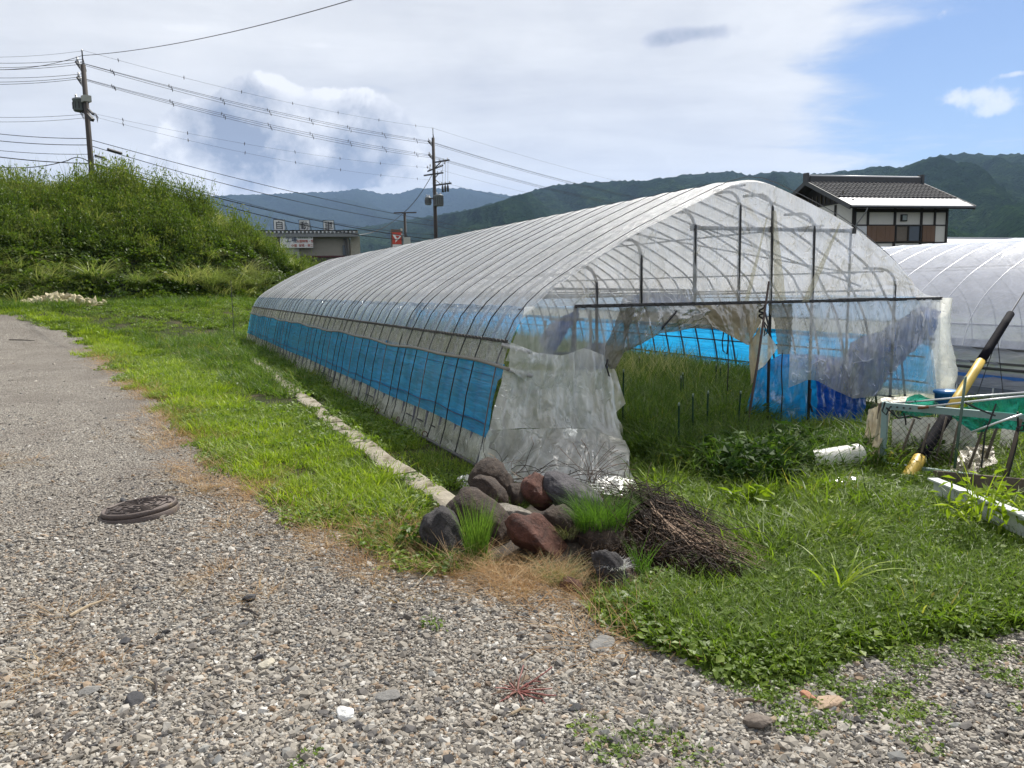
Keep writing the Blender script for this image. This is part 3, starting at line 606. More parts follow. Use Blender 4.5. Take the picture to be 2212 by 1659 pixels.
def ridge(name, prof, Dc, Df, mat, seed, amp, freq, naz=900, nt=90, tree=6.):
    pts = [azel(*q) for q in prof]; az0 = np.array([q[0] for q in pts]); el0 = np.array([q[1] for q in pts])
    az = np.radians(np.linspace(-88, 88, naz*2)); a = az
    el = np.interp(a, az0, el0)
    outm = sstep(a, az0[0]-.02, az0[0]-.25)+sstep(a, az0[-1]+.02, az0[-1]+.25)
    el = el*(1-outm*.5)+outm*.5*el.mean()*(.7+.6*fbm(a*5, a*0, seed+9, 4))
    el = np.maximum(el, .0)
    Hc = el*Dc+EYE
    t = np.concatenate([np.linspace(0, 1, nt), [1.06, 1.2, 1.5]]); T, A = np.meshgrid(t, a, indexing='ij')
    D = Df+(Dc-Df)*T; base = Hc[None, :]*np.where(T <= 1, np.clip(T, 0, 1)**1.15, np.clip(1-(T-1)*2, 0, 1))
    sp = fbm(A*freq+T*1.2, T*1.6+A*3, seed, 5)-.5; sp2 = 1-np.abs(fbm(A*freq*.7+T*.9, T*.7, seed+5, 4)-.5)*4
    Zz = base+(sp*amp+sp2*amp*.35)*np.clip(T, 0, 1)*np.clip(1-T, 0, 1)*3.2
    Zz = Zz+tree*(vnoise(A*Dc/9, D/9, seed+3)-.5)*(T > .03)*(T <= 1.0)
    lim = (Hc[None, :]-EYE)/Dc*D+EYE-2  # stay under the skyline
    Zz = np.where(T < 1, np.minimum(Zz, np.maximum(lim, 0)), Zz); Zz = np.maximum(Zz, -5)
    link(name, fastmesh(name, np.stack([D*np.sin(A), D*np.cos(A), Zz], -1).reshape(-1, 3), gridfaces(*T.shape), mat), kind='structure')
ridge('far_hills', [(-700, 470), (100, 440), (380, 432), (494, 421), (589, 419), (640, 416), (704, 414.5), (734, 413.5), (767, 407.7), (790, 411), (821, 418), (859, 418.6), (880, 412), (903, 406), (950, 407), (998, 406), (1040, 413), (1094, 421), (1130, 432), (1300, 470), (2400, 480)], 6200, 3000, hm[0], 601, 420, 9, 700, 80, 12)
ridge('wooded_hills', [(-400, 600), (300, 590), (470, 560), (560, 532), (640, 515), (770, 492), (880, 474), (1000, 455), (1060, 440), (1105, 425), (1140, 414), (1190, 400), (1222, 397.5), (1296, 392), (1397, 389), (1492, 376), (1574, 369), (1591, 371.5), (1616, 378), (1689, 369), (1746, 376.5), (1830, 369), (1920, 356.5), (1942, 363), (1984, 346.5), (2030, 335), (2080, 331), (2153, 334), (2212, 332), (2320, 335), (2500, 350), (3200, 400)], 2700, 900, hm[1], 611, 230, 11, 1000, 130, 7)
ridge('near_hill', [(1200, 600), (1500, 590), (1700, 560), (1880, 505), (1960, 480), (2040, 462), (2110, 452), (2212, 432), (2350, 410), (2700, 400), (3300, 420)], 1500, 480, hm[2], 621, 90, 14, 900, 90, 6)

HAZE = 6.5e-5
# ---------------------------------------------------------------- haze
m, n, out = M('haze'); pv = n.new('ShaderNodeVolumePrincipled'); pv.inputs['Color'].default_value = (.42, .62, 1, 1); pv.inputs['Density'].default_value = HAZE
pv.inputs['Anisotropy'].default_value = .2
n.nt.links.new(pv.outputs[0], out.inputs['Volume'])
b = MB(); b.box((0, 0, 549), (18400, 18400, 1110)); b.obj('haze', m, kind='stuff', label='thin blue summer haze over the valley')
# ================================================================ main polytunnel
GA = (P0[0], P0[1], 0)
T1 = empty('poly_tunnel', GA, TH, label='long old polytunnel of clear film with blue side strips and a torn open front', cat='polytunnel')
LEN = 20.4; HS = .445
PROF = [(0, 0), (.06, .3), (.125, .62), (.2, .9), (.27, 1.13), (.37, 1.32), (.50, 1.46), (.68, 1.60), (.9, 1.73), (1.25, 1.93), (1.65, 2.14), (2.2, 2.39), (2.5, 2.52), (2.72, 2.61), (2.88, 2.655), (3.0, 2.665)]
PROF = PROF+[(3.13, 2.665), (3.3, 2.63), (3.54, 2.555), (3.9, 2.44), (4.24, 2.32), (4.6, 2.16), (4.96, 1.96), (5.22, 1.80), (5.42, 1.63)]+[(6-w, h) for w, h in PROF if h <= 1.47][::-1]
pw = np.array(PROF); dd = np.r_[0, np.cumsum(np.hypot(*np.diff(pw, axis=0).T))]
def prof(s): return np.stack([np.interp(s, dd, pw[:, 0]), np.interp(s, dd, pw[:, 1])], -1)
TOT = dd[-1]
def smooth_prof(s): return (prof(s-.06)+prof(s)+prof(s+.06))/3
def s_at_h(h): return float(np.interp(h, pw[:16, 1], dd[:16]))
def pnormal(s):
    t = smooth_prof(s+.02)-smooth_prof(s-.02); t = t/np.linalg.norm(t, axis=-1, keepdims=True); return np.stack([-t[..., 1], t[..., 0]], -1)
steel = plain('galvanised_pipe', (.045, .045, .05), .7, .1, .3, 12, .2, 60, ((.15, .085, .045), .62))
dsteel = plain('dark_pipe', (.07, .068, .07), .6, .3, .3, 12, .2, 60, ((.12, .07, .045), .6))
blackm = plain('black_band', (.012, .013, .016), .5, 0, .2)
rope = plain('dark_rope', (.02, .02, .024), .8)
f_roof = film('roof_film', (.93, .93, .95), opac=.80, trans=.68, dirtc=(.60, .56, .46), dirt=.16, wr=(4, 30, 4), wb=.7, gl=.9, rough=.24)
f_eave = film('eave_film', (.46, .66, .90), clear=(.80, .88, .95), opac=.62, trans=.5, dirtc=(.45, .45, .40), dirt=.25, wr=(5, 14, 3), wb=.55, gl=1.2, cr=.35, cs=(2, 3.5, 2))
f_grey = film('old_grey_film', (.50, .50, .46), clear=(.85, .85, .8), opac=.74, trans=.5, dirtc=(.26, .25, .21), dirt=.4, wr=(5, 10, 5), wb=.55, cr=.3, cs=(3, 3, 4))
f_blue = film('blue_film', (.03, .36, .78), clear=(.12, .55, .95), opac=.66, trans=.68, dirtc=(.12, .48, .66), dirt=.55, wr=(5, 1.6, 22), wb=.35, tcol=(.03, .50, 1.0), gl=.7)
f_skirt = film('skirt_film', (.72, .74, .64), clear=(.85, .9, .82), opac=.68, trans=.55, dirtc=(.24, .28, .16), dirt=.5, wr=(5, 5, 3), wb=.45, gl=1., cr=.35, cs=(2, 1.4, 2.6))
f_clear = film('gable_film', (.88, .88, .88), clear=(.93, .94, .95), opac=.55, trans=.66, dirtc=(.66, .56, .42), dirt=.4, wr=(5, 2, 1.0), wb=.14, gl=.6, rough=.2, cr=.12, cs=(1.0, 1.0, .6))
f_haze = film('hazy_film', (.80, .81, .80), clear=(.80, .86, .90), opac=.47, trans=.6, dirtc=(.52, .46, .33), dirt=.4, wr=(7, 4, 1.2), wb=.16, gl=.5, rough=.25)
f_pale = film('pale_hazy_film', (.88, .88, .83), clear=(.88, .92, .92), opac=.58, trans=.64, dirtc=(.60, .54, .40), dirt=.5, wr=(5, 4, 1.6), wb=.25, gl=.45, rough=.26, cr=.20, cs=(1.3, 1.3, .8))
f_pan = film('torn_panel_film', (.70, .71, .70), clear=(.74, .80, .86), opac=.54, trans=.6, dirtc=(.52, .46, .34), dirt=.5, wr=(5, 4, 1.6), wb=.2, gl=.5, rough=.25, cr=.12, cs=(1.2, 1.2, .7))
f_low = film('lower_front_film', (.86, .83, .70), clear=(.80, .86, .84), opac=.72, trans=.6, dirtc=(.50, .41, .28), dirt=.45, wr=(7, 4, 1.4), wb=.18, gl=.5)
f_tan = film('yellowed_film', (.42, .36, .24), clear=(.7, .64, .5), opac=.90, trans=.5, dirtc=(.20, .16, .10), dirt=.5, wr=(6, 6, 2), wb=.35, gl=.5, rough=.4)
f_tang = film('stained_film', (.27, .26, .22), clear=(.55, .55, .52), opac=.74, trans=.5, dirtc=(.12, .105, .08), dirt=.6, wr=(6, 6, 2), wb=.4, gl=.7)
f_strk = film('stained_streak', (.72, .68, .54), clear=(.9, .88, .8), opac=.5, trans=.6, dirtc=(.5, .45, .32), dirt=.4, wr=(3, 3, 1), wb=.2, gl=.6)
f_curt = film('blue_curtain_film', (.012, .19, .52), clear=(.05, .35, .75), opac=.86, trans=.65, dirtc=(.01, .12, .3), dirt=.3, wr=(6, 4, 3), wb=.3, tcol=(.015, .36, .85), gl=.4)
f_deep = film('deep_blue_film', (.006, .10, .36), clear=(.02, .16, .5), opac=.90, trans=.6, dirtc=(.01, .07, .2), dirt=.3, wr=(6, 6, 6), wb=.5, tcol=(.006, .20, .68), gl=.5)
f_dusk = film('slate_blue_film', (.02, .085, .29), clear=(.08, .2, .5), opac=.92, trans=.5, dirtc=(.16, .16, .15), dirt=.4, wr=(7, 7, 3), wb=.5, gl=.7)
hoops = []
def hoop_mesh():
    b = MB(); S = np.linspace(0, TOT, 44); P = smooth_prof(S); nn = pnormal(S); P = P-nn*.02*0
    P = P + np.stack([-nn[:, 0], -nn[:, 1]], -1)*.0
    pts = [(3+(w-3)*.993, 0, h*.993) for w, h in P]; b.tube(pts, .0145, 6); return b.mesh('hoop', plain('hoop_pipe', (.12, .12, .15), .6, .3), True)
hm_ = hoop_mesh(); NH = int(LEN/HS)
for k in range(NH+1):
    if k == 0: continue
    link('hoop', hm_, T1, (0, k*HS, 0))
# roof film in one sheet with sag between hoops and pull of the bands
def roof_sheet(s0, s1, ns, l0, l1, nl, sag=.022, out=.012, seed=0, wav=.0):
    S, L = np.meshgrid(np.linspace(s0, s1, ns), np.linspace(l0, l1, nl), indexing='ij'); P = smooth_prof(S); nn = pnormal(S)
    ph = (L/HS) % 1.0; off = -sag*np.sin(np.pi*ph)**1.5*(.45+1.1*vnoise(np.floor(L/HS)*3.1, S*1.3, 81+seed))
    off += .012*(fbm(L*7, S*1.6, 82+seed, 3)-.5)+.006*(fbm(L*22, S*5, 84+seed, 2)-.5)
    if wav: off += wav*(fbm(L*1.7, S*5, 86+seed, 3)-.3)
    R_ = np.clip((.34-(L-l0*0))/.34, 0, 1)*(L < .34); drop = (1-np.sqrt(np.clip(1-R_**2, 0, 1)))*.045
    off = off+out-drop*(S > .8)*(S < TOT-.8)
    return np.stack([P[..., 0]+nn[..., 0]*off, L, P[..., 1]+nn[..., 1]*off], -1)
sE = s_at_h(1.43); sR = s_at_h(1.12); sP = s_at_h(.90); sB = s_at_h(.27)
b = MB(); b.grid(roof_sheet(sE, TOT-sE, 84, .0, LEN, 420)); b.obj('roof_film', f_roof, T1, True)
for side in (0, 1):
    def rs(a, c, ns, nl, **k): return roof_sheet(a, c, ns, 0.02, LEN, nl, **k) if side == 0 else roof_sheet(TOT-a, TOT-c, ns, 0.02, LEN, nl, **k)
    G = rs(sR-.01, sE+.012, 12, 400, sag=.02, out=.006, seed=5); b = MB(); b.grid(G); b.obj('eave_strip', f_eave, T1, True)
    G = rs(sP, sR+.01, 9, 330, sag=.012, out=.016, seed=9, wav=.02); b = MB(); b.grid(G); b.obj('vent_strip', f_grey, T1, True)
    lo = sB; G = rs(lo, sP+.03, 18, 330, sag=.006, out=.004, seed=13, wav=.010)
    # ragged lower hem
    t = np.linspace(0, 1, 18)[:, None]; hem = .03*(fbm(np.linspace(0, 13, 330), np.zeros(330), 88, 3)-.5)[None, :]*(1-t); G[..., 2] += hem
    b = MB(); b.grid(G); b.obj('side_film', f_blue, T1, True)
    G = rs(0.0, sB+.06, 14, 360, sag=.004, out=-.03, seed=17, wav=.0)
    t = np.linspace(1, 0, 14)[:, None]; ll = np.linspace(0, LEN, 360)[None, :]
    bul = .10*np.clip(fbm(ll*1.1+0*t, t*1.2+0*ll, 89, 3)-.45, 0, 1)*2*np.sin(np.pi*np.clip(t, 0, 1))*t**1.5*1.5; G[..., 0] += (-bul if side == 0 else bul)+(-.05 if side == 0 else .05)*(t**3)
    b = MB(); b.grid(G); b.obj('skirt_film', f_skirt, T1, True)
    # hem roll, rail and roll-up pipe
    sg = -1 if side else 1
    def atp(s, off=.0):
        P = smooth_prof(np.array([s])); q = pnormal(np.array([s])); w = P[0, 0]+q[0, 0]*off; h = P[0, 1]+q[0, 1]*off; return (w if side == 0 else 6-w), h
    w, h = atp(sR, .02)
    b = MB(); b.beam((w, .0, h), (w, LEN, h), .012, .03); b.obj('film_rail', dsteel, T1)
    L = np.arange(0, LEN, .045); b = MB(); b.tube([(w-(.012 if side == 0 else -.012), l, h+.012*(1 if k % 2 else -1)) for k, l in enumerate(L)], .003, 4, False); b.obj('spring_wire', dsteel, T1)
    w, h = atp(sP, .035)
    b = MB(); L = np.linspace(-.20 if side == 0 else 0, LEN, 90)
    b.tube([(w, l, h+.012*math.sin(l*1.3)+.01*math.sin(l*3.1)) for l in L], .017, 8); b.obj('roll_pipe', plain('wrapped_pipe', (.20, .19, .165), .8, 0, .3, 9), T1, True)
    w, h = atp(s_at_h(.37), .016)
    b = MB(); b.tube([(w, l, h+.02*math.sin(l*.9)+.012*math.sin(l*5.3)) for l in np.linspace(0.1, LEN, 160)], .006, 4, False); b.obj('hem_cord', plain('navy_cord', (.01, .05, .14), .6), T1)
    w, h = atp(s_at_h(.80), .012)
    b = MB(); b.tube([(w, l, h+.02*math.sin(l*.7)) for l in np.linspace(0.1, LEN, 60)], .003, 4, False); b.obj('side_cord', plain('navy_cord', (.01, .05, .14), .6), T1)
    w, h = atp(.03, .05)
    b = MB(); b.tube([(w-(.03 if side == 0 else -.03), l, .035) for l in np.linspace(-.1, LEN, 20)], .017, 6); b.obj('ground_pipe', dsteel, T1, True)
    for hh in (.14, .38, .70, 1.42):
        w, h = atp(s_at_h(hh), -.03); b = MB(); b.tube([(w, .1, h), (w, LEN, h)], .011, 5); b.obj('side_rail', steel, T1, True)
# ridge and roof purlins
for w0, h0 in ((3, 2.61), (1.9, 2.22), (4.1, 2.22), (.95, 1.72), (5.05, 1.72)):
    b = MB(); b.tube([(w0, .1, h0), (w0, LEN, h0)], .011, 6); b.obj('purlin', steel, T1, True)
# hold-down bands: each one its own part, with a wire hook into the ground
def band_mesh(seed):
    r = np.random.default_rng(seed); S = np.linspace(.0, TOT, 46); P = smooth_prof(S); nn = pnormal(S); b = MB()
    pts = []
    for k in range(46):
        o = .016 if .1 < S[k] < TOT-.1 else .035
        if S[k] < sR: o = .034
        if S[k] > TOT-sR: o = .034
        pts.append((P[k, 0]+nn[k, 0]*o, .03*math.sin(k*.21+seed)*r.uniform(.6, 1.1), P[k, 1]+nn[k, 1]*o))
    pts[0] = (-.07, 0, .0); pts[-1] = (6.07, 0, 0)
    b.tube(pts, [.0068 if (P[k, 0] < .55 or P[k, 0] > 5.45) else .0046 for k in range(46)], 4, False); return b.mesh('hold_down_band', blackm if seed % 4 else plain('grey_band', (.10, .10, .11), .6))
bm = [band_mesh(k) for k in range(4)]
for k in range(NH):
    l = k*HS+HS*.5+rng.normal(0, .045)-.10
    if k > 18 and rng.random() < .25: continue
    o = link('hold_down_band', bm[k % 4], T1, (0, l, 0))
def hook():
    b = MB(); b.tube([(-.10+.028*math.cos(a), 0, .075+.028*math.sin(a)) for a in np.linspace(-1.2, 3.9, 12)], .006, 5); b.tube([(-.10, 0, .05), (-.095, 0, -.1)], .006, 5); return b.mesh('anchor_hook', plain('rusty_iron', (.09, .045, .03), .85))
hk = hook()
for l in (1.4, 2.6, 3.3, 3.55, 4.6, 5.1, 6.9, 8.2, 8.5, 9.8, 11.5, 12.0, 14.2): link('anchor_hook', hk, T1, (rng.normal(0, .015), l, 0)).rotation_euler = (0, 0, rng.uniform(-1, 1))

# ---- frame of the front gable
def arch_h(w): return float(np.interp(w, pw[:, 0], pw[:, 1]))
def post(w, top=None, base=0.0, r=.0155, bend=True, y=.002, mat=None):
    h = (top if top is not None else arch_h(w)-.10); pts = [(w, y, base), (w, y, h-.12)]
    if bend:
        pts = [(w, y, base), (w, y, h-.20)]+[(w, y+.22*(1-math.cos(a)), h-.20+.20*math.sin(a)) for a in np.linspace(.2, math.pi/2, 6)]+[(w, HS, h+.01)]
    b = MB(); b.tube(pts, r, 8); return b.obj('gable_post', mat or steel, T1, True)
def pw_(x, y, off=.035): return float(gab(x, y, off)[0])
for x, y, base in ((1285, 600, 0.9), (1381, 540, 1.42), (1497, 480, 1.42), (1594, 460, 1.05), (1665, 430, 0), (1752, 560, 0), (1928, 620, .2)):
    post(pw_(x, y), base=base)
b = MB(); w = pw_(1835, 560); b.tube([(w, .03, .55), (w, .03, 2.14)], .0135, 8); b.obj('gable_post', steel, T1, True)
b = MB(); w = pw_(1502, 560); b.tube([(w, .03, 1.42), (w, .03, 2.14)], .0135, 8); b.obj('gable_post', steel, T1, True)
a = gab(1497, 492, .02); c = gab(1842, 499, .02); b = MB(); b.beam(tuple(a), tuple(c), .024, .038); b.obj('upper_crossbar', dsteel, T1)
for w0 in (a, gab(1665, 496, .02), c): b = MB(); b.box((w0[0], w0[1]-.004, w0[2]), (.05, .045, .06)); b.obj('pipe_clamp', steel, T1)
a = gab(1242, 662, -.01); c = gab(2034, 644.5, -.01); b = MB(); b.beam(tuple(a), tuple(c), .02, .034); b.obj('crossbar', dsteel, T1)
L = np.linspace(0, 1, 110); b = MB(); b.tube([(a[0]+(c[0]-a[0])*t, a[1]-.016, a[2]+(c[2]-a[2])*t+.017*(1 if k % 2 else -1)*(.6+.4*math.sin(k*.7))) for k, t in enumerate(L)], .0034, 4, False); b.obj('spring_wire', blackm, T1)
for (x0, y0, x1, y1, off, nm, rr) in [(1195, 624, 1500, 627, .47, 'tie_bar', .013), (1280, 688, 1290, 400, .46, 'tie_bar', .0), (1242, 662, 1242, 1040, .02, 'door_post', .014), (1187, 690, 1260, 690, .05, 'frame_bar', .012), (1178, 692, 1176, 775, .10, 'frame_bar', .012), (1240, 690, 1232, 800, .06, 'frame_bar', .012), (1090, 845, 1086, 990, .02, 'door_post', .014), (1150, 765, 1262, 762, .02, 'frame_bar', .012), (1105, 845, 1170, 846, .02, 'frame_bar', .011), (1128, 950, 1226, 950, -.03, 'frame_bar', .012), (1128, 1010, 1215, 1012, .02, 'frame_bar', .011), (1300, 850, 1302, 1010, .02, 'door_post', .014), (1275, 670, 1278, 860, .05, 'door_post', .013), (1302, 950, 1240, 952, .02, 'frame_bar', .011)]:
    if rr == 0: continue
    b = MB(); b.tube([tuple(gab(x0, y0, off)), tuple(gab(x1, y1, off))], rr, 7); b.obj(nm, steel, T1, True)
b = MB(); q0 = gab(1117, 752, -.02); b.tube([tuple(q0+np.array([-.1, .1, .03])), tuple(q0+np.array([.07, -.12, -.03]))], .02, 8); b.obj('pipe_end', plain('pale_pipe', (.45, .45, .45), .4, .3), T1, True)
b = MB(); b.tube([tuple(gab(1094, 797, -.03)), tuple(gab(1150, 812, -.08))], .019, 8); b.obj('roll_pipe_end', plain('pale_pipe', (.45, .45, .45), .4, .3), T1, True)
# hoop and bars further in, seen through the film
for l in (HS, 3*HS*2, HS*14, HS*26):
    b = MB(); b.tube([(.66, l, 1.50), (5.34, l, 1.50)], .012, 6); b.obj('tie_bar', steel, T1, True)
for w0, w1 in ((.9, 2.3), (5.1, 3.7)):
    b = MB(); b.tube([(w0, HS, 1.55), (w1, HS*4, 2.35)], .011, 6); b.obj('wind_brace', steel, T1, True)
    b = MB(); b.tube([(w0, HS*1.2, 1.70), (w1, HS*8, 2.40)], .011, 6); b.obj('wind_brace', steel, T1, True)
b = MB(); b.tube([(4.6, .5, 1.12), (5.85, 1.6, 1.30)], .012, 6); b.obj('wind_brace', steel, T1, True)

# ---- film sheets of the front gable
def rs_line(pts, n):
    pts = np.array(pts, float); d = np.r_[0, np.cumsum(np.linalg.norm(np.diff(pts, axis=0), axis=1))]; t = np.linspace(0, d[-1], n)
    Q = np.stack([np.interp(t, d, pts[:, k]) for k in range(3)], -1)
    for _ in range(max(2, n//(len(pts)*4))): Q[1:-1] = (Q[:-2]+Q[1:-1]*2+Q[2:])/4
    return Q
def drape(name, A, B, mat, n=60, m=30, fold=.03, ff=4, seed=0, belly=0, parent=None, fine=.008, label=None, ragged=0):
    A = rs_line(A, n); B = rs_line(B, n); t = np.linspace(0, 1, m)[None, :, None]; P = A[:, None]*(1-t)+B[:, None]*t
    u = np.linspace(0, 1, n)[:, None]; tt = np.linspace(0, 1, m)[None, :]
    f = fold*(fbm(u*ff*2.2+tt*.6, tt*.9+u*.0, 700+seed, 3)-.5)*2*np.sin(np.pi*np.clip(tt*.85+.12, 0, 1)) + fine*(fbm(u*ff*6+tt*5, tt*9-u*3, 720+seed, 3)-.5)*2
    P = P.copy(); P[..., 1] += f - belly*np.sin(np.pi*tt)*np.sin(np.pi*u)
    if ragged: P[:, -1, 2] += ragged*(fbm(np.linspace(0, 9, n), np.zeros(n), 740+seed, 3)-.5)*2
    b = MB(); b.grid(P); return b.obj(name, mat, parent or T1, True, label=label)
def gl(pts, off=-.02): return [tuple(gab(x, y, off)) for x, y in pts]
S = np.linspace(sE-.1, TOT-sE+.1, 120); PA = smooth_prof(S); 
top = [(w, .0, h-.035) for w, h in PA]
bot = [(w, -.012, 1.425) for w in np.linspace(.42, 5.92, 40)]
drape('gable_film', top, bot, f_clear, 150, 50, .018, 7, 1, 0, fine=.004)
drape('film_streak', gl([(1668, 455), (1674, 650)], -.03), gl([(1676, 455), (1698, 650)], -.03), f_strk, 26, 8, .01, 2, 3)
drape('film_streak', gl([(1813, 480), (1732, 652)], -.03), gl([(1817, 483), (1748, 652)], -.03), f_strk, 26, 8, .01, 2, 4)
drape('film_streak', gl([(1655, 470), (1608, 650)], -.03), gl([(1658, 472), (1618, 650)], -.03), f_strk, 26, 8, .01, 2, 5)
drape('front_film', gl([(1136, 661), (1242, 664), (1345, 664)]), gl([(1092, 780), (1215, 790), (1318, 790)]), f_haze, 60, 30, .02, 5, 6)
drape('torn_drape', gl([(1105, 740), (1157, 762), (1215, 768), (1265, 752), (1313, 772)], -.06), gl([(1097, 795), (1151, 835), (1178, 865), (1219, 887), (1260, 904), (1313, 913)], -.10), f_pale, 90, 40, .14, 5, 7, .05, fine=.008)
low = [gfloor(1026, 1020), gfloor(1110, 1040), gfloor(1210, 1052), gfloor(1300, 1066), gfloor(1392, 1080)]
mid = [tuple(gab(x, y, -.38)) for x, y in [(1057, 930), (1130, 925), (1200, 925), (1270, 925), (1345, 950)]]
drape('lower_front_film', gl([(1088, 797), (1160, 800), (1240, 800), (1314, 800)]), mid, f_pale, 80, 30, .10, 5, 8, fine=.005)
drape('front_skirt', mid, low, f_pale, 90, 40, .16, 6, 9, .03, fine=.006)
drape('film_flap', gl([(1314, 780), (1330, 800), (1351, 872)], -.05), gl([(1312, 830), (1320, 865), (1330, 891)], -.09), f_low, 24, 14, .02, 2, 10)
drape('film_flap', gl([(1314, 862), (1332, 900), (1347, 922)], -.06), gl([(1316, 905), (1332, 942), (1346, 951)], -.10), f_low, 24, 14, .02, 2, 11)
drape('gathered_film', gl([(1341, 664), (1326, 705), (1309, 745), (1306, 775), (1315, 797)], -.05), gl([(1374, 664), (1362, 700), (1350, 740), (1346, 765), (1330, 797)], -.07), f_tang, 50, 30, .05, 3, 12, fine=.02)
drape('sagging_valance', gl([(1352, 664), (1500, 660), (1655, 656)], -.03), gl([(1345, 764), (1388, 742), (1424, 720), (1456, 717), (1495, 709), (1540, 710)]+[(1564, 711)], -.05), f_tang, 80, 30, .06, 6, 13, .04, fine=.02)
drape('tied_drape', gl([(1500, 660), (1580, 658), (1655, 656)], -.04), gl([(1540, 706), (1590, 732), (1618, 747), (1643, 698)], -.12), f_tan, 60, 30, .05, 4, 14, .03, fine=.015)
drape('hanging_tail', gl([(1618, 740), (1619, 780), (1622, 834)], -.12), gl([(1643, 700), (1640, 770), (1627, 826)], -.13), f_tan, 30, 18, .03, 2, 15)
drape('torn_flap', gl([(1645, 703), (1641, 760), (1633, 805)], -.10), gl([(1660, 722), (1681, 751), (1651, 790)], -.06), f_low, 26, 18, .03, 2, 16)
drape('hanging_film', gl([(1658, 657), (1672, 700), (1680, 766)], -.03), gl([(1712, 656), (1711, 700), (1708, 765)], -.05), f_tang, 40, 26, .05, 3, 17, fine=.02)
drape('torn_panel', gl([(1704, 655), (1800, 652), (1930, 648), (2032, 645)], -.02), gl([(1703, 838), (1745, 820), (1765, 822), (1803, 843), (1844, 861), (1900, 856), (1970, 850), (2030, 851)], -.06), f_pan, 110, 50, .06, 7, 18, .03, fine=.007)
# blue sheets bunched and hanging behind the torn film
drape('blue_drape', gl([(1250, 664), (1215, 685), (1185, 700), (1165, 735)], .10), gl([(1250, 690), (1228, 712), (1215, 735), (1190, 775)], .16), f_dusk, 30, 20, .06, 3, 19, fine=.03)
drape('blue_drape', gl([(1250, 760), (1280, 740), (1312, 740)], .14), gl([(1240, 800), (1275, 800), (1312, 795)], .16), f_dusk, 30, 20, .05, 3, 29, fine=.03)
drape('blue_drape', gl([(1985, 660), (1905, 715), (1845, 735), (1815, 790), (1815, 845)], .04), gl([(2030, 672), (2022, 715), (1965, 765), (1925, 810), (1890, 856)], .08), f_dusk, 60, 30, .09, 4, 20, fine=.04)
drape('blue_drape', gl([(1345, 640), (1420, 632), (1500, 640)], .30), gl([(1340, 664), (1420, 660), (1500, 662)], .30), f_dusk, 30, 10, .03, 4, 30)
drape('blue_curtain', gl([(1637, 790), (1690, 765), (1760, 765), (1850, 775)], .06), gl([(1597, 935), (1690, 975), (1790, 990), (1858, 985)], .04), f_curt, 60, 40, .05, 5, 21, fine=.02)
drape('blue_curtain', gl([(1762, 770), (1800, 775), (1866, 790)], .02), gl([(1768, 985), (1810, 992), (1858, 985)], .0), f_deep, 50, 40, .07, 4, 22, fine=.03)
# rounded, bagging film at the far corner post of the front
b = MB(); n_, m_ = 40, 26; H_ = np.linspace(1.40, .12, n_)[:, None]; A_ = np.linspace(-2.6, 1.3, m_)[None, :]
rad = .09+.10*sstep(1.4-H_, .35, .95)*(.5+1.1*fbm(H_*6, A_*1.2, 750, 3))+.02*fbm(H_*16, A_*5, 751, 2)
b.grid(np.stack([5.97+rad*np.cos(A_), .02+rad*np.sin(A_)*1.0, H_+0*A_], -1)); b.obj('bagging_film', f_pale, T1, True)
# far gable
S = np.linspace(0, TOT, 120); PA = smooth_prof(S); pts = [(w, LEN, h) for w, h in PA]
drape('rear_gable_film', pts, [(w, LEN+.01, 0) for w in np.linspace(0, 6, 60)], f_clear, 100, 20, .02, 6, 23)
# cords of the front
for P_, r_ in [([(1462, 672), (1447, 690), (1433, 705), (1430, 712)], .009), ([(1313, 776), (1309, 790), (1314, 805), (1318, 820)], .008), ([(1564, 711), (1560, 740), (1562, 758), (1570, 765), (1573, 740), (1573, 711)], .007), ([(1573, 740), (1573, 800), (1571, 845)], .006), ([(1690, 762), (1688, 800), (1690, 850), (1687, 905)], .007)]:
    b = MB(); b.tube(gl(P_, -.08), r_, 6); b.obj('tie_cord', rope, T1, True)
b = MB(); b.tube(gl([(1752, 840), (1749, 870), (1755, 890)], -.02), .012, 6); b.obj('tie_cord', rope, T1, True)

# leaning stake tied to the drape
K0 = toG(ground(1612, 935)); K1 = gab(1661, 608, -.16)
S0 = np.array(gab(1645, 692, -.14)); A_ = P0+EV*K1[0]+DV*K1[1]+np.array([0, 0, K1[2]]); B_ = P0+EV*pw_(1604, 985, -.28)+DV*(-.30)+np.array([0, 0, .0])
b = MB(); b.tube([tuple(B_), tuple((A_+B_)/2+np.array([.01, 0, 0])), tuple(A_)], [.015, .013, .011], 8)
o = b.obj('leaning_stake', plain('rusty_pipe', (.085, .062, .055), .75, .2, .35, 14), None, True, label='thin rusty pole leaning in the tunnel opening with film tied to it', cat='pole')
kn = P0+EV*S0[0]+DV*S0[1]+np.array([0, 0, S0[2]]); b = MB()
b.tube([tuple(kn+np.array([.026*math.cos(a), .026*math.sin(a), .014*math.sin(a*.5)+.006*k]))for k, a in enumerate(np.linspace(0, 12.6, 26))], .009, 5); b.tube([tuple(kn+np.array(q)) for q in ((.01, -.02, 0), (.05, -.03, -.06), (.055, -.03, -.12), (.02, -.03, -.16), (.03, -.03, -.08), (.01, -.03, -.02))], .007, 5)
b.obj('rope_knot', rope, o, True)
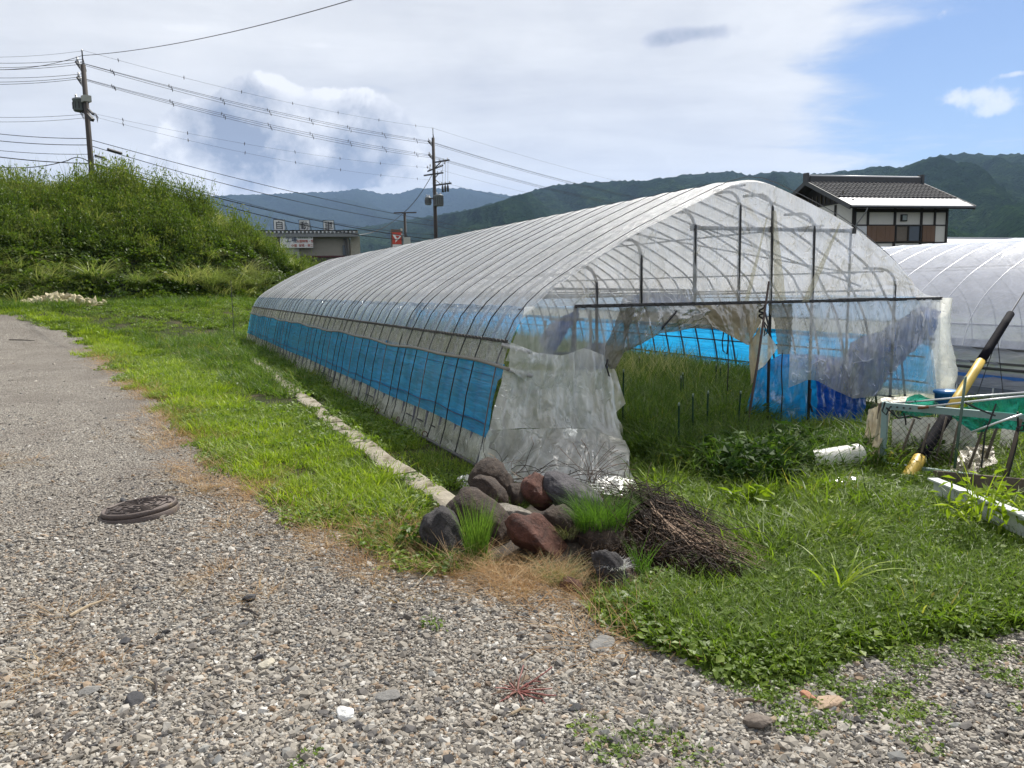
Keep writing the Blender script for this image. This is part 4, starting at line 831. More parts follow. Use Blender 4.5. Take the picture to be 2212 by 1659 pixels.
# garden stakes in the tunnel
gst = plain('green_stake', (.010, .030, .016), .9, spec=.1)
def stake_mesh():
    b = MB(); b.tube([(0, 0, 0), (0, 0, .955)], .0085, 7); i = len(b.f); b._m = 1; b.tube([(0, 0, .955), (0, 0, .985)], [.010, .008], 7); return b.mesh('garden_stake', [gst, plain('pale_cap', (.16, .22, .16), .5)], True)
stm = stake_mesh()
STK = [(1290, 748, 10.8), (1354, 742, 9.6), (1329, 712, 11.5), (1373, 786, 8.2)]
for i, (tx, ty, by) in enumerate([(1344, 797, 985), (1378, 770, 860), (1367, 800-45, 800), (1435, 762, 850), (1472, 812, 890), (1482, 805, 862), (1499, 851, 895), (1468+0, 838+30, 905), (1526, 845, 905), (1563, 790, 850), (1546, 786, 845), (1588, 843, 900)]):
    # foot stands on the soil below the stake's head
    best = None
    for Yd in np.arange(6.5, 16, .05):
        Q = at_depth(tx, ty, Yd)
        if best is None or abs(Q[2]-(.78 if i == 0 else .56)) < best[0]: best = (abs(Q[2]-(.78 if i == 0 else .56)), Q)
    Q = best[1]
    names = ['green plant stake nearest the torn front film', 'green plant stake just behind the one nearest the torn film', 'short green stake deep in the grass under the sagging drape', 'green plant stake below the left cord of the drape', 'green plant stake standing in the middle of the opening', 'green plant stake a step behind the middle one', 'low green stake right of the middle of the opening', 'green stake lowest in the grass of the opening', 'green plant stake near the blue curtain', 'tall green stake in line with the hanging cord loop', 'slim green stake beside the hanging cord loop', 'green plant stake almost touching the blue curtain']
    o = link('garden_stake', stm, None, (Q[0], Q[1], Q[2]-.985), label=names[i], cat='plant stake', group='green plant stakes inside the tunnel'); o.rotation_euler = (rng.normal(0, .03), rng.normal(0, .03), 0)
# ================================================================ second polytunnel
T2o = P0+EV*7.15+DV*(-.4)
T2 = empty('poly_tunnel', (T2o[0], T2o[1], -.08), TH, label='newer white polytunnel with pale hoops standing behind the mesh panel', cat='polytunnel')
f_new = film('new_film', (.74, .76, .86), clear=(.90, .92, .97), opac=.66, trans=.55, dirtc=(.7, .7, .72), dirt=.1, wr=(3, 3, 3), wb=.2, gl=.9, rough=.2)
f_new2 = film('new_side_film', (.50, .52, .60), clear=(.8, .84, .92), opac=.66, trans=.5, dirtc=(.45, .38, .28), dirt=.5, wr=(2, 1.2, 9), wb=.6, gl=1)
PR2 = [(0, 0), (.03, .35), (.07, .72), (.13, 1.0), (.26, 1.25), (.5, 1.5), (.9, 1.78), (1.5, 2.06), (2.1, 2.25), (2.7, 2.33)]; PR2 += [(5.4-w, h) for w, h in PR2[-2::-1]]
p2w = np.array(PR2); d2 = np.r_[0, np.cumsum(np.hypot(*np.diff(p2w, axis=0).T))]; TT2 = d2[-1]
def prof2(s):
    f = lambda s: np.stack([np.interp(s, d2, p2w[:, 0]), np.interp(s, d2, p2w[:, 1])], -1)
    return (f(s-.12)+f(s)+f(s+.12))/3
def sheet2(a, c, ns, nl, off, wav=0, seed=0):
    S, L = np.meshgrid(np.linspace(a, c, ns), np.linspace(0, 21, nl), indexing='ij'); P = prof2(S); t = prof2(S+.02)-prof2(S-.02); t /= np.linalg.norm(t, axis=-1, keepdims=True)
    o = off-.008*np.sin(np.pi*((L/.5) % 1))+wav*(fbm(S*6, L*1.1, 800+seed, 3)-.5)
    return np.stack([P[..., 0]-t[..., 1]*o, L, P[..., 1]+t[..., 0]*o], -1)
b = MB(); b.grid(sheet2(.78, TT2-.78, 50, 180, .014)); b.obj('roof_film', f_new, T2, True)
for a, c in ((.30, .82), (TT2-.30, TT2-.82)):
    b = MB(); b.grid(sheet2(a, c, 14, 160, .03, .03, 3)); b.obj('side_film', f_new2, T2, True)
for a, c in ((0, .5), (TT2, TT2-.5)):
    b = MB(); b.grid(sheet2(a, c, 12, 160, .012, .03, 5)); b.obj('skirt_film', film('slate_skirt_film', (.13, .15, .22), clear=(.3, .35, .45), opac=.8, trans=.35, dirtc=(.2, .19, .17), dirt=.4, wr=(3, 1.5, 12), wb=.7) if 'slate_skirt_film' not in MATS else MATS['slate_skirt_film'], T2, True)
whitep = plain('bright_pipe', (.62, .63, .66), .35, .3, .12)
b = MB(); P = prof2(np.linspace(0, TT2, 48)); b.tube([(2.7+(w-2.7)*1.004, 0, h*1.003) for w, h in P], .010, 6); h2 = b.mesh('hoop', whitep, True)
for k in range(42): link('hoop', h2, T2, (0, k*.5+.02, 0))
for s in (.62, .80, TT2-.8):
    b = MB(); w, h = prof2(np.array([s]))[0]; b.beam((w-.025, 0, h), (w-.025, 21, h), .012, .03); b.obj('film_rail', dsteel, T2)
for w, h in ((2.7, 2.28), (1.2, 1.88), (4.2, 1.88)):
    b = MB(); b.tube([(w, 0, h), (w, 21, h)], .011, 5); b.obj('purlin', steel, T2)
b = MB(); w, h = prof2(np.array([.55]))[0]; b.tube([(w-.05, -.15, h), (w-.05, 21, h)], .019, 6); b.obj('roll_pipe', steel, T2, True)
b = MB(); w, h = prof2(np.array([.50]))[0]; b.beam((w-.03, 0, h-.06), (w-.03, 21, h-.06), .01, .05); b.obj('blue_hem', plain('blue_hem', (.02, .12, .40), .4), T2)
for k in range(12):
    for sgn in (-1, 1):
        b = MB(); b.tube([(.0, k*1.0+.5, .95), (-.09, k*1.0+.5+.22*sgn, .0)], .005, 4); b.obj('hold_down_band', blackm, T2)
S = np.linspace(0, TT2, 60); PA = prof2(S)
for l in (0, 21): drape('gable_film', [(w, l, h) for w, h in PA], [(w, l, 0) for w in np.linspace(0, 5.4, 40)], f_new, 60, 16, .02, 5, 24+l, parent=T2)

# ================================================================ house
HL = at_depth(1838, 444, 44.0); HR_dir = None
fa = unit([.978, .209, 0]); bk = np.array([-fa[1], fa[0], 0]); HZ = HL[2]
def hw(px, py, off=0.0):  # pixel on the facade plane (set back from the eave) -> u, z
    d = ray(px, py); o = HL+bk*off; t = ((o-CAM)@bk)/(d@bk); Q = CAM+d*t; return (Q-HL)@fa, Q[2]
uR, _ = hw(2106, 446.5)
# ridge depth so that its end meets the photograph
best = min(np.arange(2, 7, .02), key=lambda g_: abs(((HL+bk*g_-CAM)@_R)/((np.append((HL+bk*g_)[:2], 8.1)-CAM)@_fw)*F+1106-1742)); GD = float(best)
dr = ray(1742, 392); RZ = EYE+dr[2]*np.linalg.norm((HL+bk*GD)[:2])/math.hypot(dr[0], dr[1])
HA = math.atan2(fa[1], fa[0])
HO = empty('house', (HL[0], HL[1], 0), HA, label='two storey white plastered house with dark timber posts and grey tiled roof', cat='house')
SET = .95; u0, _ = hw(1841, 500, SET); u1, _ = hw(2043, 500, SET); D2 = 2*GD
tile_m = plain('glazed_tile', (.045, .047, .052), .85, 0, .35, 3, .2, 30, None, .12); eavem = plain('sheet_roof', (.19, .20, .22), .5, .2, .15, 2)
dark = plain('dark_timber', (.020, .017, .015), .7); plaster = plain('white_plaster', (.66, .65, .61), .9, 0, .08, 1.2, .1, 20)
slope = math.atan2(RZ-HZ, GD); SL = math.hypot(RZ-HZ, GD)
b = MB()
for sgn in (1, -1):
    y0 = 0 if sgn == 1 else D2
    A = Vector((0, y0, HZ)); B = Vector((uR, y0, HZ)); C = Vector((uR, GD, RZ)); D = Vector((0, GD, RZ))
    for dz, fl in ((0, 1), (-.14, -1)):
        q = [A, B, C, D] if fl*sgn == 1 else [D, C, B, A]; b.quad(*[(v.x, v.y, v.z+dz) for v in q])
b.box((uR/2, 0.02, HZ-.07), (uR, .04, .15)); b.obj('roof', dark, HO)
# lower metal eave roof
e0 = .30
b = MB(); k0 = (0, -.02, HZ+.012); k1 = (uR, -.02, HZ+.012); f1 = e0
for a_, c_ in ((0, .15), (.15, .30)):
    lo = .012+.012*(a_ == 0); b.quad((0, GD*a_, HZ+(RZ-HZ)*a_+.02), (uR, GD*a_, HZ+(RZ-HZ)*a_+.02), (uR, GD*c_, HZ+(RZ-HZ)*c_+.045), (0, GD*c_, HZ+(RZ-HZ)*c_+.045))
b.box((uR/2, -.05, HZ-.02), (uR, .10, .09)); b.obj('eave_sheet', eavem, HO)
# tiles
NCt, NRt = 28, 10; tw = (uR-.1)/NCt; te = SL*(1-e0-.03)/NRt
b = MB(); xs = np.linspace(0, 1, 7)
zz_ = .035*np.sin(xs*math.pi*1.15)+.0
Pq = np.zeros((7, 3, 3))
for a_ in range(7):
    for c_ in range(3): Pq[a_, c_] = (xs[a_]*tw*1.02, c_/2*te*1.10, zz_[a_]*1.25+.055-.03*c_/2)
b.grid(Pq)
for a_ in range(6): b.quad(tuple(Pq[a_, 0]), tuple(Pq[a_+1, 0]), tuple(Pq[a_+1, 0]-np.array([0, 0, .035])), tuple(Pq[a_, 0]-np.array([0, 0, .035])))
tme = b.mesh('roof_tile', tile_m, True)
for r_ in range(NRt):
    for c_ in range(NCt):
        s_0 = SL*(e0+.0)+r_*te; o = link('roof_tile', tme, HO, (.05+c_*tw, s_0*math.cos(slope), HZ+s_0*math.sin(slope)+.02)); o.rotation_euler = (slope+rng.normal(0, .012), rng.normal(0, .012), 0)
b = MB(); b.box((uR/2+.1, GD, RZ+.14), (uR*.97, .30, .34)); b.obj('roof_ridge', plain('ridge_tile', (.045, .046, .05), .5), HO)
b = MB(); b.tube([(.05, GD, RZ+.33), (uR*.99, GD, RZ+.33)], .085, 8); b.obj('ridge_cap', plain('ridge_cap', (.45, .46, .48), .4), HO, True)
for u in (.0, uR*.995): b = MB(); b.box((u+.02, GD, RZ+.20), (.16, .42, .60)); b.obj('ridge_end', plain('ridge_tile', (.045, .046, .05), .5), HO)
for u in (-.02, uR+.02):
    for sgn in (0, 1):
        b = MB(); b.beam((u, 0 if sgn == 0 else D2, HZ-.08), (u, GD, RZ-.08), .07, .26); b.obj('barge_board', plain('barge_board', (.07, .075, .08), .7), HO)
b = MB(); wy0, wy1 = SET, D2-SET
b.box(((u0+u1)/2, (wy0+wy1)/2, HZ/2+.25), (u1-u0, wy1-wy0, HZ+.4)); b.obj('wall', plaster, HO)
b = MB(); b.f.append((0, 1, 2)); b.mi.append(0); b.v += [(u0-.01, wy0, HZ+.4), (u0-.01, wy1, HZ+.4), (u0-.01, GD, RZ-.2)]; b.obj('gable_wall', dark, HO)
for k in range(13):
    y = wy0+.9+k*(wy1-wy0-1.8)/12; b = MB(); b.box((u0-.05, y, HZ+.42+.3), (.05, .06, .62)); b.obj('gable_slat', plain('slat_wood', (.09, .075, .05), .8), HO)
b = MB(); b.box((u0-.04, GD, HZ+.42), (.08, wy1-wy0+.1, .12)); b.obj('timber_beam', dark, HO)
def fz(px, py): return hw(px, py, SET)
for px, wd in ((1843, .24), (1873, .11), (1931, .13), (1988, .13), (2017, .10), (2043, .12)):
    u, _ = fz(px, 500); b = MB(); b.box((u, SET-.04, HZ/2+.1), (wd, .08, HZ)); b.obj('timber_post', dark, HO)
for py in (455, 486.5, 524): 
    _, z = fz(1940, py); b = MB(); b.box(((u0+u1)/2, SET-.025, z), (u1-u0, .05, .07 if py != 455 else .2)); b.obj('timber_beam', dark, HO)
u, _ = fz(1760, 500)
for y in (wy0+1.6, wy0+3.6, wy1): b = MB(); b.box((u0-.04, y, HZ/2), (.08, .12, HZ+.6)); b.obj('timber_post', dark, HO)
brown = plain('brown_shutter', (.15, .085, .050), .6, 0, .15, 3)
for x0, x1 in ((1871, 1901), (1901, 1929), (1991, 2016)):
    ua, za = fz(x0, 488); ub, zb = fz(x1, 522); b = MB(); b.box(((ua+ub)/2, SET-.055, (za+zb)/2), (ub-ua-.02, .11, za-zb)); 
    for q in (.33, .66): b.box((ua+(ub-ua)*q, SET-.112, (za+zb)/2), (.02, .012, za-zb-.06))
    b.obj('shutter_box', brown, HO)
ua, za = fz(1934, 487); ub, zb = fz(1986, 522); b = MB()
for z in (za, zb): b.box(((ua+ub)/2, SET-.06, z), (ub-ua+.1, .12, .08))
for u in (ua, ub, (ua+ub)/2): b.box((u, SET-.06, (za+zb)/2), (.07, .11, za-zb))
wf = b.obj('window', dark, HO)
m, n, out = M('dark_glass'); p = n.new('ShaderNodeBsdfPrincipled'); p.inputs[0].default_value = (.055, .07, .085, 1); p.inputs['Roughness'].default_value = .12; n.nt.links.new(p.outputs[0], out.inputs[0])
for a_, c_, mt in ((ua, (ua+ub)/2, plain('blind', (.16, .135, .11), .8)), ((ua+ub)/2, ub, MATS['dark_glass'])): b = MB(); b.box(((a_+c_)/2, SET-.03, (za+zb)/2), (c_-a_-.08, .02, za-zb-.08)); b.obj('pane', mt, wf)
ua, za = fz(1947, 465.5); ub, zb = fz(1955, 476); b = MB(); b.box(((ua+ub)/2, SET-.06, (za+zb)/2), (ub-ua+.12, .12, za-zb+.12)); v_ = b.obj('vent_hood', dark, HO)
b = MB(); b.box(((ua+ub)/2, SET-.13, (za+zb)/2), (ub-ua, .02, za-zb)); b.obj('vent_pane', plain('vent_pane', (.30, .36, .36), .4), v_)
ua, za = fz(1847, 489); ub, zb = fz(1869, 522); b = MB(); b.box(((ua+ub)/2, SET-.05, (za+zb)/2), (ub-ua, .09, za-zb)); b.obj('white_panel', plain('panel_white', (.6, .62, .65), .5), HO)
b = MB(); b.tube([(uR*.13, .0, HZ-.1), (uR*.125, .05, HZ-.35), (u0+.16, SET-.1, HZ-1.0), (u0+.16, SET-.1, 0)], .04, 6); b.obj('downpipe', plain('downpipe', (.25, .26, .27), .5), HO, True)
# low roof beyond
Q0 = at_depth(2030, 523, 52); Q1 = at_depth(2300, 522, 56); s_ = (Q1-Q0)[:2]; L_ = float(np.linalg.norm(s_)); an = math.atan2(s_[1], s_[0])
SH = empty('low_building', (Q0[0]-1, Q0[1], 0), an, label='low outbuilding with a long pale edged grey roof behind the white tunnel', cat='building')
hh_ = Q0[2]
b = MB(); b.box((L_/2+2, 2.5, hh_/2-.1), (L_+5, 4, hh_)); b.obj('wall', plain('grey_wall', (.16, .17, .19), .8), SH)
b = MB(); b.quad((-1, 0, hh_), (L_+5, 0, hh_), (L_+5, 2.6, hh_+.45), (-1, 2.6, hh_+.45)); b.quad((-1, 2.6, hh_+.45), (L_+5, 2.6, hh_+.45), (L_+5, 5.2, hh_), (-1, 5.2, hh_)); b.obj('roof', plain('grey_roof', (.20, .22, .25), .5), SH)
b = MB(); b.box((L_/2+2, 2.6, hh_+.5), (L_+6, .2, .10)); b.obj('roof_ridge', plain('pale_ridge', (.5, .52, .55), .4), SH)

# ================================================================ workshop
DW = 62.0; WR = at_depth(757, 512, DW); WL = at_depth(560, 512, DW); LW = WR[0]-WL[0]; WZ = WR[2]
WA = math.radians(11)
WO = empty('workshop', (WR[0], WR[1], 0), WA, label='beige walled workshop with corrugated roof edge half hidden by the embankment', cat='workshop')
def wu(px, py, Y=DW): Q = at_depth(px, py, Y); return Q[0]-WR[0], Q[2]
beige = plain('beige_wall', (.27, .255, .225), .9, 0, .12, .5)
b = MB(); b.box((-LW/2-.3, 4, WZ/2), (LW+.4, 7.9, WZ)); b.obj('wall', beige, WO)
b = MB(); b.box((.35, 3.8, WZ/2), (.75, 7.2, WZ+.15)); b.obj('wing_wall', plain('pale_wall', (.36, .34, .28), .9), WO)
b = MB(); b.box((-LW/2, .1, WZ+.28), (LW+1.2, 1.2, .10)); b.box((-LW/2, 4, WZ+.5), (LW+1.2, 8.4, .06)); b.box((-LW/2, -.5, WZ+.10), (LW+1.2, .12, .22)); b.obj('roof', plain('roof_grey', (.20, .21, .22), .6), WO)
for k in range(int((LW+.6)/.30)):
    x = .3-k*.30; b = MB(); b.v += [(x-.11, -.58, WZ+.42), (x+.11, -.58, WZ+.42), (x, -.58, WZ+.25), (x-.11, 3.0, WZ+.45), (x+.11, 3.0, WZ+.45), (x, 3.0, WZ+.28)]
    b.f += [(0, 2, 1), (3, 4, 5), (0, 1, 4, 3), (1, 2, 5, 4), (2, 0, 3, 5)]; b.mi += [0]*5
    if k == 0: cme = b.mesh('roof_corrugation', plain('white_corrugation', (.62, .64, .66), .5)); x00 = x
    link('roof_corrugation', cme, WO, (x-x00, 0, 0))
b = MB(); b.box((-LW/2, -.4, WZ+.48), (LW+1.1, .3, .05)); b.obj('roof_edge', dark, WO)
xa, za = wu(655, 557); xb, zb = wu(735, 557)
b = MB(); b.box(((xa+xb)/2-1, .02, za/2-.1), (xb-xa+2.2, .12, za)); b.obj('shutter_door', plain('dark_door', (.05, .045, .05), .6), WO)
b = MB(); b.box(((xa+xb)/2-.4, -.05, za+.05), (xb-xa+1.6, .16, .14)); b.obj('door_lintel', plain('maroon', (.075, .02, .025), .6), WO)
x0_, z0_ = wu(649, 548); b = MB(); b.box((x0_, -.25, z0_/2), (.22, .2, z0_)); b.obj('porch_post', plain('post_grey', (.30, .31, .29), .7), WO)
x0_, z0_ = wu(632, 535); b = MB(); b.box((x0_, -.2, z0_-.2), (1.3, .12, .75)); b.obj('porch_board', plain('post_grey', (.30, .31, .29), .7), WO)
x0_, z0_ = wu(742, 535); x1_, z1_ = wu(746, 547); b = MB(); b.box(((x0_+x1_)/2, -.03, (z0_+z1_)/2), (.22, .08, .8)); b.obj('window', MATS['dark_glass'], WO)
for px in (748, 752): x0_, z0_ = wu(px, 515); b = MB(); b.tube([(x0_-.15, -.12, z0_), (x0_, -.12, z0_-1.2), (x0_, -.12, 0)], .06, 6); b.obj('downpipe', plain('pipe_dark', (.10, .10, .10), .7), WO, True)
def text(s, loc, size, mat, parent, name='lettering', rot=(math.pi/2, 0, 0), sx=1.0, ex=.008, al='CENTER', bold=.0):
    cu = bpy.data.curves.new(name, 'FONT'); cu.body = s; cu.size = size; cu.extrude = ex; cu.align_x = al; cu.align_y = 'CENTER'; cu.offset = bold; cu.materials.append(mat)
    o = link(name, cu, parent, loc); o.rotation_euler = rot; o.scale = (sx, 1, 1); return o
signw = plain('sign_white', (.66, .67, .67), .6, 0, .12, 4); ink = plain('ink_dark', (.03, .035, .05), .7); inkb = plain('ink_blue', (.03, .055, .12), .7); inkr = plain('ink_red', (.40, .07, .05), .7); inkg = plain('ink_green', (.12, .17, .14), .7)
x0_, z0_ = wu(608, 512.5, DW-.4); x1_, z1_ = wu(677, 536, DW-.4)
b = MB(); b.box(((x0_+x1_)/2, -.42, (z0_+z1_)/2), (x1_-x0_, .08, z0_-z1_)); sb = b.obj('wall_sign', signw, WO); wS = x1_-x0_; hS = z0_-z1_; cx = x0_; cz = z1_
def st(s, fx, fy, size, mat, sx=1., bold=.0): text(s, (cx+wS*fx, -.475, cz+hS*fy), size, mat, sb, sx=sx, bold=bold)
for q in list(WO.children): pass
st('工場', .34, .66, hS*.50, inkb, 1, .004); st('自動車整備工場', .76, .86, hS*.15, inkg, 1.2, .0); st('大型特殊・軽', .76, .55, hS*.26, inkr, .95, .003); st('小型', .42, .18, hS*.26, inkr, .95, .003); st('普通・自二', .78, .20, hS*.26, inkr, .95, .003)
for ch, pa, pb_, lab in (('自', 597, 621.5, 'white rooftop board with the character 自, partly behind the embankment shrubs'), ('動', 649.5, 672.5, 'white rooftop board with the character 動, middle one of the workshop roof'), ('車', 699.5, 723, 'white rooftop board with the character 車, nearest the roof end')):
    x0_, z0_ = wu(pa, 481, DW-.2); x1_, z1_ = wu(pb_, 505, DW-.2)
    br = empty('roof_sign', (WR[0]+(x0_+x1_)/2*math.cos(WA), DW-.2+(x0_+x1_)/2*math.sin(WA), z1_+.12), WA, label=lab, cat='sign board', group='lettered boards on the workshop roof'); hh = z0_-z1_; ww = x1_-x0_
    b = MB(); b.box((0, 0, hh/2), (ww-.06, .05, hh)); b.obj('board', signw, br)
    b = MB()
    for x in (-ww/2, ww/2): b.box((x, -.0, hh/2), (.035, .07, hh+.04))
    b.box((0, 0, hh+.02), (ww+.03, .07, .035)); b.obj('sign_frame', plain('frame_dark', (.03, .055, .07), .6), br)
    b = MB(); b.beam((ww/2, .05, hh*.8), (ww/2+.12, .9, -.1), .05, .05); b.beam((-ww/2, .05, hh*.8), (-ww/2+.1, .9, -.1), .05, .05); b.obj('brace', plain('frame_dark', (.03, .055, .07), .6), br)
    text(ch, (0, -.045, hh*.49), hh*.78, ink, br, bold=.0)
# red pole sign
DR = 72.0; A = at_depth(846, 500, DR); B = at_depth(867.5, 500, DR); C = at_depth(857, 530, DR); ws = (B-A)[0]
RS = empty('pole_sign', ((A[0]+B[0])/2, DR, 0), math.radians(14), label='tall red and white roadside pylon sign with white arrow shaped emblem', cat='sign')
zt = A[2]; zr = at_depth(857, 502, DR)[2]; zm = at_depth(857, 527.5, DR)[2]; zl = zm-2.2
rust = plain('rusty_case', (.14, .10, .08), .8)
b = MB(); b.box((0, .25, (zr+zl)/2+.1), (ws+.12, .42, zr-zl+.35)); b.obj('sign_case', rust, RS)
b = MB(); b.box((0, .01, (zr+zm)/2), (ws-.10, .05, zr-zm)); b.obj('red_panel', plain('sign_red', (.50, .055, .03), .5, 0, .08), RS)
b = MB(); b.box((0, .01, (zl+zm)/2-.01), (ws-.10, .05, zm-zl-.02)); wp = b.obj('white_panel', signw, RS)
text('自動車', (0, -.04, zm-.30), .24, inkr, wp, sx=1.0); text('販売・整備', (0, -.04, zm-.72), .34, inkb, wp, sx=.55, bold=.01)
# emblem: a solid slanted bar and an outline that curls round to its foot
pq = lambda fx, fy: (-ws*.5*.86+ws*.86*fx, -.035, zm+(zr-zm)*fy)
def flat(poly, y0, y1, mt, par, nm):
    b = MB(); k = len(poly); b.v += [(x, y0, z) for x, _, z in poly]+[(x, y1, z) for x, _, z in poly]; b.f.append(tuple(range(k))); b.f.append(tuple(range(2*k-1, k-1, -1)))
    for i in range(k): b.f.append((i, (i+1) % k, (i+1) % k+k, i+k))
    b.mi += [0]*len(b.f); return b.obj(nm, mt, par)
ew = plain('emblem_white', (.75, .75, .74), .5, 0, .05)
flat([pq(.02, .78), pq(.30, .78), pq(.54, .42), pq(.38, .34), ][::-1], -.055, -.02, ew, RS, 'emblem_bar')
out_ = [pq(.02, .80), pq(.40, .82), pq(.72, .79), pq(.95, .71), pq(.98, .66), pq(.90, .57), pq(.62, .38), pq(.28, .13), pq(.34, .31), pq(.42, .44), pq(.60, .50), pq(.78, .62), pq(.83, .67), pq(.68, .72), pq(.40, .74), pq(.10, .70)]
flat(out_[::-1], -.057, -.022, ew, RS, 'emblem_outline')
for x in (-ws*.42, ws*.42): b = MB(); b.box((x, .25, zl/2), (.18, .18, zl)); b.obj('leg', rust, RS)
b = MB(); b.box((ws*.5, .1, zr+.25), (.16, .16, .2)); b.obj('sign_lamp', plain('lamp_pale', (.5, .5, .45), .5), RS)
# slim service pole with crossarm and pale box
D3 = 66.0; A = at_depth(874, 460, D3); b = MB()
SP = empty('service_pole', (A[0], D3, 0), 0, label='short dark service pole with a T shaped top beside the red sign', cat='utility pole')
b.tube([(0, 0, 0), (0, 0, A[2])], .11, 8); b.obj('pole', plain('pole_brown', (.05, .04, .035), .8), SP, True)
b = MB(); b.box((.05, 0, A[2]+.02), (1.9, .12, .10)); b.obj('crossarm', dsteel, SP)
Q = at_depth(879, 514, D3-1); b = MB(); b.box((0, 0, 0), (.52, .4, 3.2)); b.obj('cabinet_box', plain('pale_cabinet', (.42, .42, .38), .7), None, loc=(Q[0], Q[1], Q[2]-1.55), label='tall pale grey cabinet standing against the short service pole', cat='cabinet')
b = MB(); b.box((0, 0, 0), (.1, .1, .1))

# ================================================================ utility poles
conc = plain('pole_concrete', (.050, .042, .038), .85, 0, .2, 1.5); porc = plain('porcelain', (.45, .46, .48), .3); grey = plain('transformer_grey', (.16, .18, .19), .5, .2); tdark = plain('fitting_dark', (.06, .06, .065), .6, .2)
DA, DB = 52.0, 68.0
PA_ = at_depth(177, 110, DA*math.cos(math.radians(27.8))); PB_ = at_depth(935, 278, DB)
dirAB = unit([(PB_-PA_)[0], (PB_-PA_)[1], 0]); perp = np.array([dirAB[1], -dirAB[0], 0]); ang = math.atan2(dirAB[1], dirAB[0])
def zA(y, px=None): Q = at_depth(177+(y-110)*.084, y, PA_[1]); return Q[2]
def zB(y): Q = at_depth(935+(y-278)*.038, y, PB_[1]); return Q[2]
def upole(P, H, label, sx):
    o = empty('utility_pole', (P[0], P[1], 0), ang, label=label, cat='utility pole')
    b = MB(); b.tube([(0, 0, 0), (0, 0, H-.75)], [.19, .13], 12); b.obj('pole', conc, o, True)
    b = MB(); b.tube([(0, 0, H-1.0), (0, 0, H)], .035, 6); b.tube([(.16, 0, H-1.1), (0, 0, H-.3)], .02, 5); b.obj('top_spike', tdark, o)
    b = MB(); b.lathe([(0, H-.02), (.05, H), (.05, H+.05), (0, H+.12)], n=8); b.obj('insulator', porc, o)
    for k in range(9): b = MB(); b.tube([(0, -.32, 5.3+k*.45*1.5), (0, .32, 5.3+k*.45*1.5)], .012, 4); b.obj('step_bolt', tdark, o)
    return o
def insul(o, x, y, z, r=.055, h=.2):
    b = MB(); b.lathe([(0, 0), (r*.5, .02), (r, .05), (r*.6, .08), (r, .12), (r*.6, .15), (r*.7, h-.02), (0, h)], (x, y, z), 8); b.obj('insulator', porc, o, True)
def arm(o, z, y0, y1, t=.08): b = MB(); b.box((0, (y0+y1)/2, z), (.09, abs(y1-y0), t)); b.obj('crossarm', tdark, o)
UA = upole(PA_, PA_[2], 'tall utility pole behind the embankment with one grey transformer on its side', 1)
UB = upole(PB_, PB_[2], 'tall utility pole behind the tunnel roof with stacked crossarms and two transformers', 1)
for z, yy in ((zA(128), 0), (zA(162), 0)):
    b = MB(); b.beam((0, 0, z-.75), (-.15, .55, z-.05), .10, .10); b.obj('bracket', tdark, o := UA)
    for k in range(3): insul(UA, -.06, .55-.2*k, z-.05-.28*k, .08, .3)
def transformer(o, x, y, z, r, h):
    b = MB(); b.lathe([(0, 0), (r*.9, 0), (r, .06), (r, h-.1), (r*1.06, h-.08), (r*1.06, h), (r*.6, h+.07), (0, h+.08)], (x, y, z), 16)
    t = b.obj('transformer', grey, o, True)
    b = MB()
    for a_ in np.linspace(0, 6.28, 12, endpoint=False): b.beam((x+r*math.cos(a_), y+r*math.sin(a_), z+.12), (x+r*math.cos(a_), y+r*math.sin(a_), z+h-.2), .03, .06)
    b.obj('cooling_rib', tdark, t)
    for dx in (-.5, .5): b = MB(); b.lathe([(.05, 0), (.07, .06), (.045, .1), (.07, .15), (0, .25)], (x+dx*r, y, z+h+.03), 8); b.obj('bushing', porc, t)
zt = zA(238); transformer(UA, -.1, .62, zt, .36, zA(211)-zt)
b = MB(); b.beam((0, 0, zt+.6), (-.1, .5, zt+.7), .1, .1); b.beam((0, 0, zt-.3), (-.1, .5, zt+.05), .07, .07); b.obj('bracket', tdark, UA)
for k, (yy, z) in enumerate(((.9, zA(229)), (.7, zA(232)), (.55, zA(236)))):
    b = MB(); b.tube([(0, 0, z-.2), (-.05, yy, z)], .035, 5); b.obj('bracket', tdark, UA); insul(UA, -.05, yy, z-.02, .06, .16)
b = MB(); b.beam((0, -.0, zA(232)), (.1, -.55, zA(232)-.45), .12, .10); b.beam((0, -.0, zA(246)), (.1, -.42, zA(246)-.4), .2, .18); b.obj('bracket', tdark, UA)
b = MB(); b.box((.0, -.05, zA(214)), (.4, .45, .35)); b.obj('switch_box', plain('beige_box', (.33, .34, .30), .6), UA)
b = MB()
for k in range(6): b.tube([(.1, -.4, zA(244)-.03*k), (.15, -.75-.06*k, zA(248)-.05*k), (.1, -.9-.02*k, zA(254)-.08*k)], .012, 4)
for k in range(5): b.tube([(-.05, .9-.1*k, zA(231)), (-.05, .8-.1*k, zA(240)-.1*k), (0, .1, zA(244)-.05*k)], .014, 4)
b.obj('jumper_wires', tdark, UA)
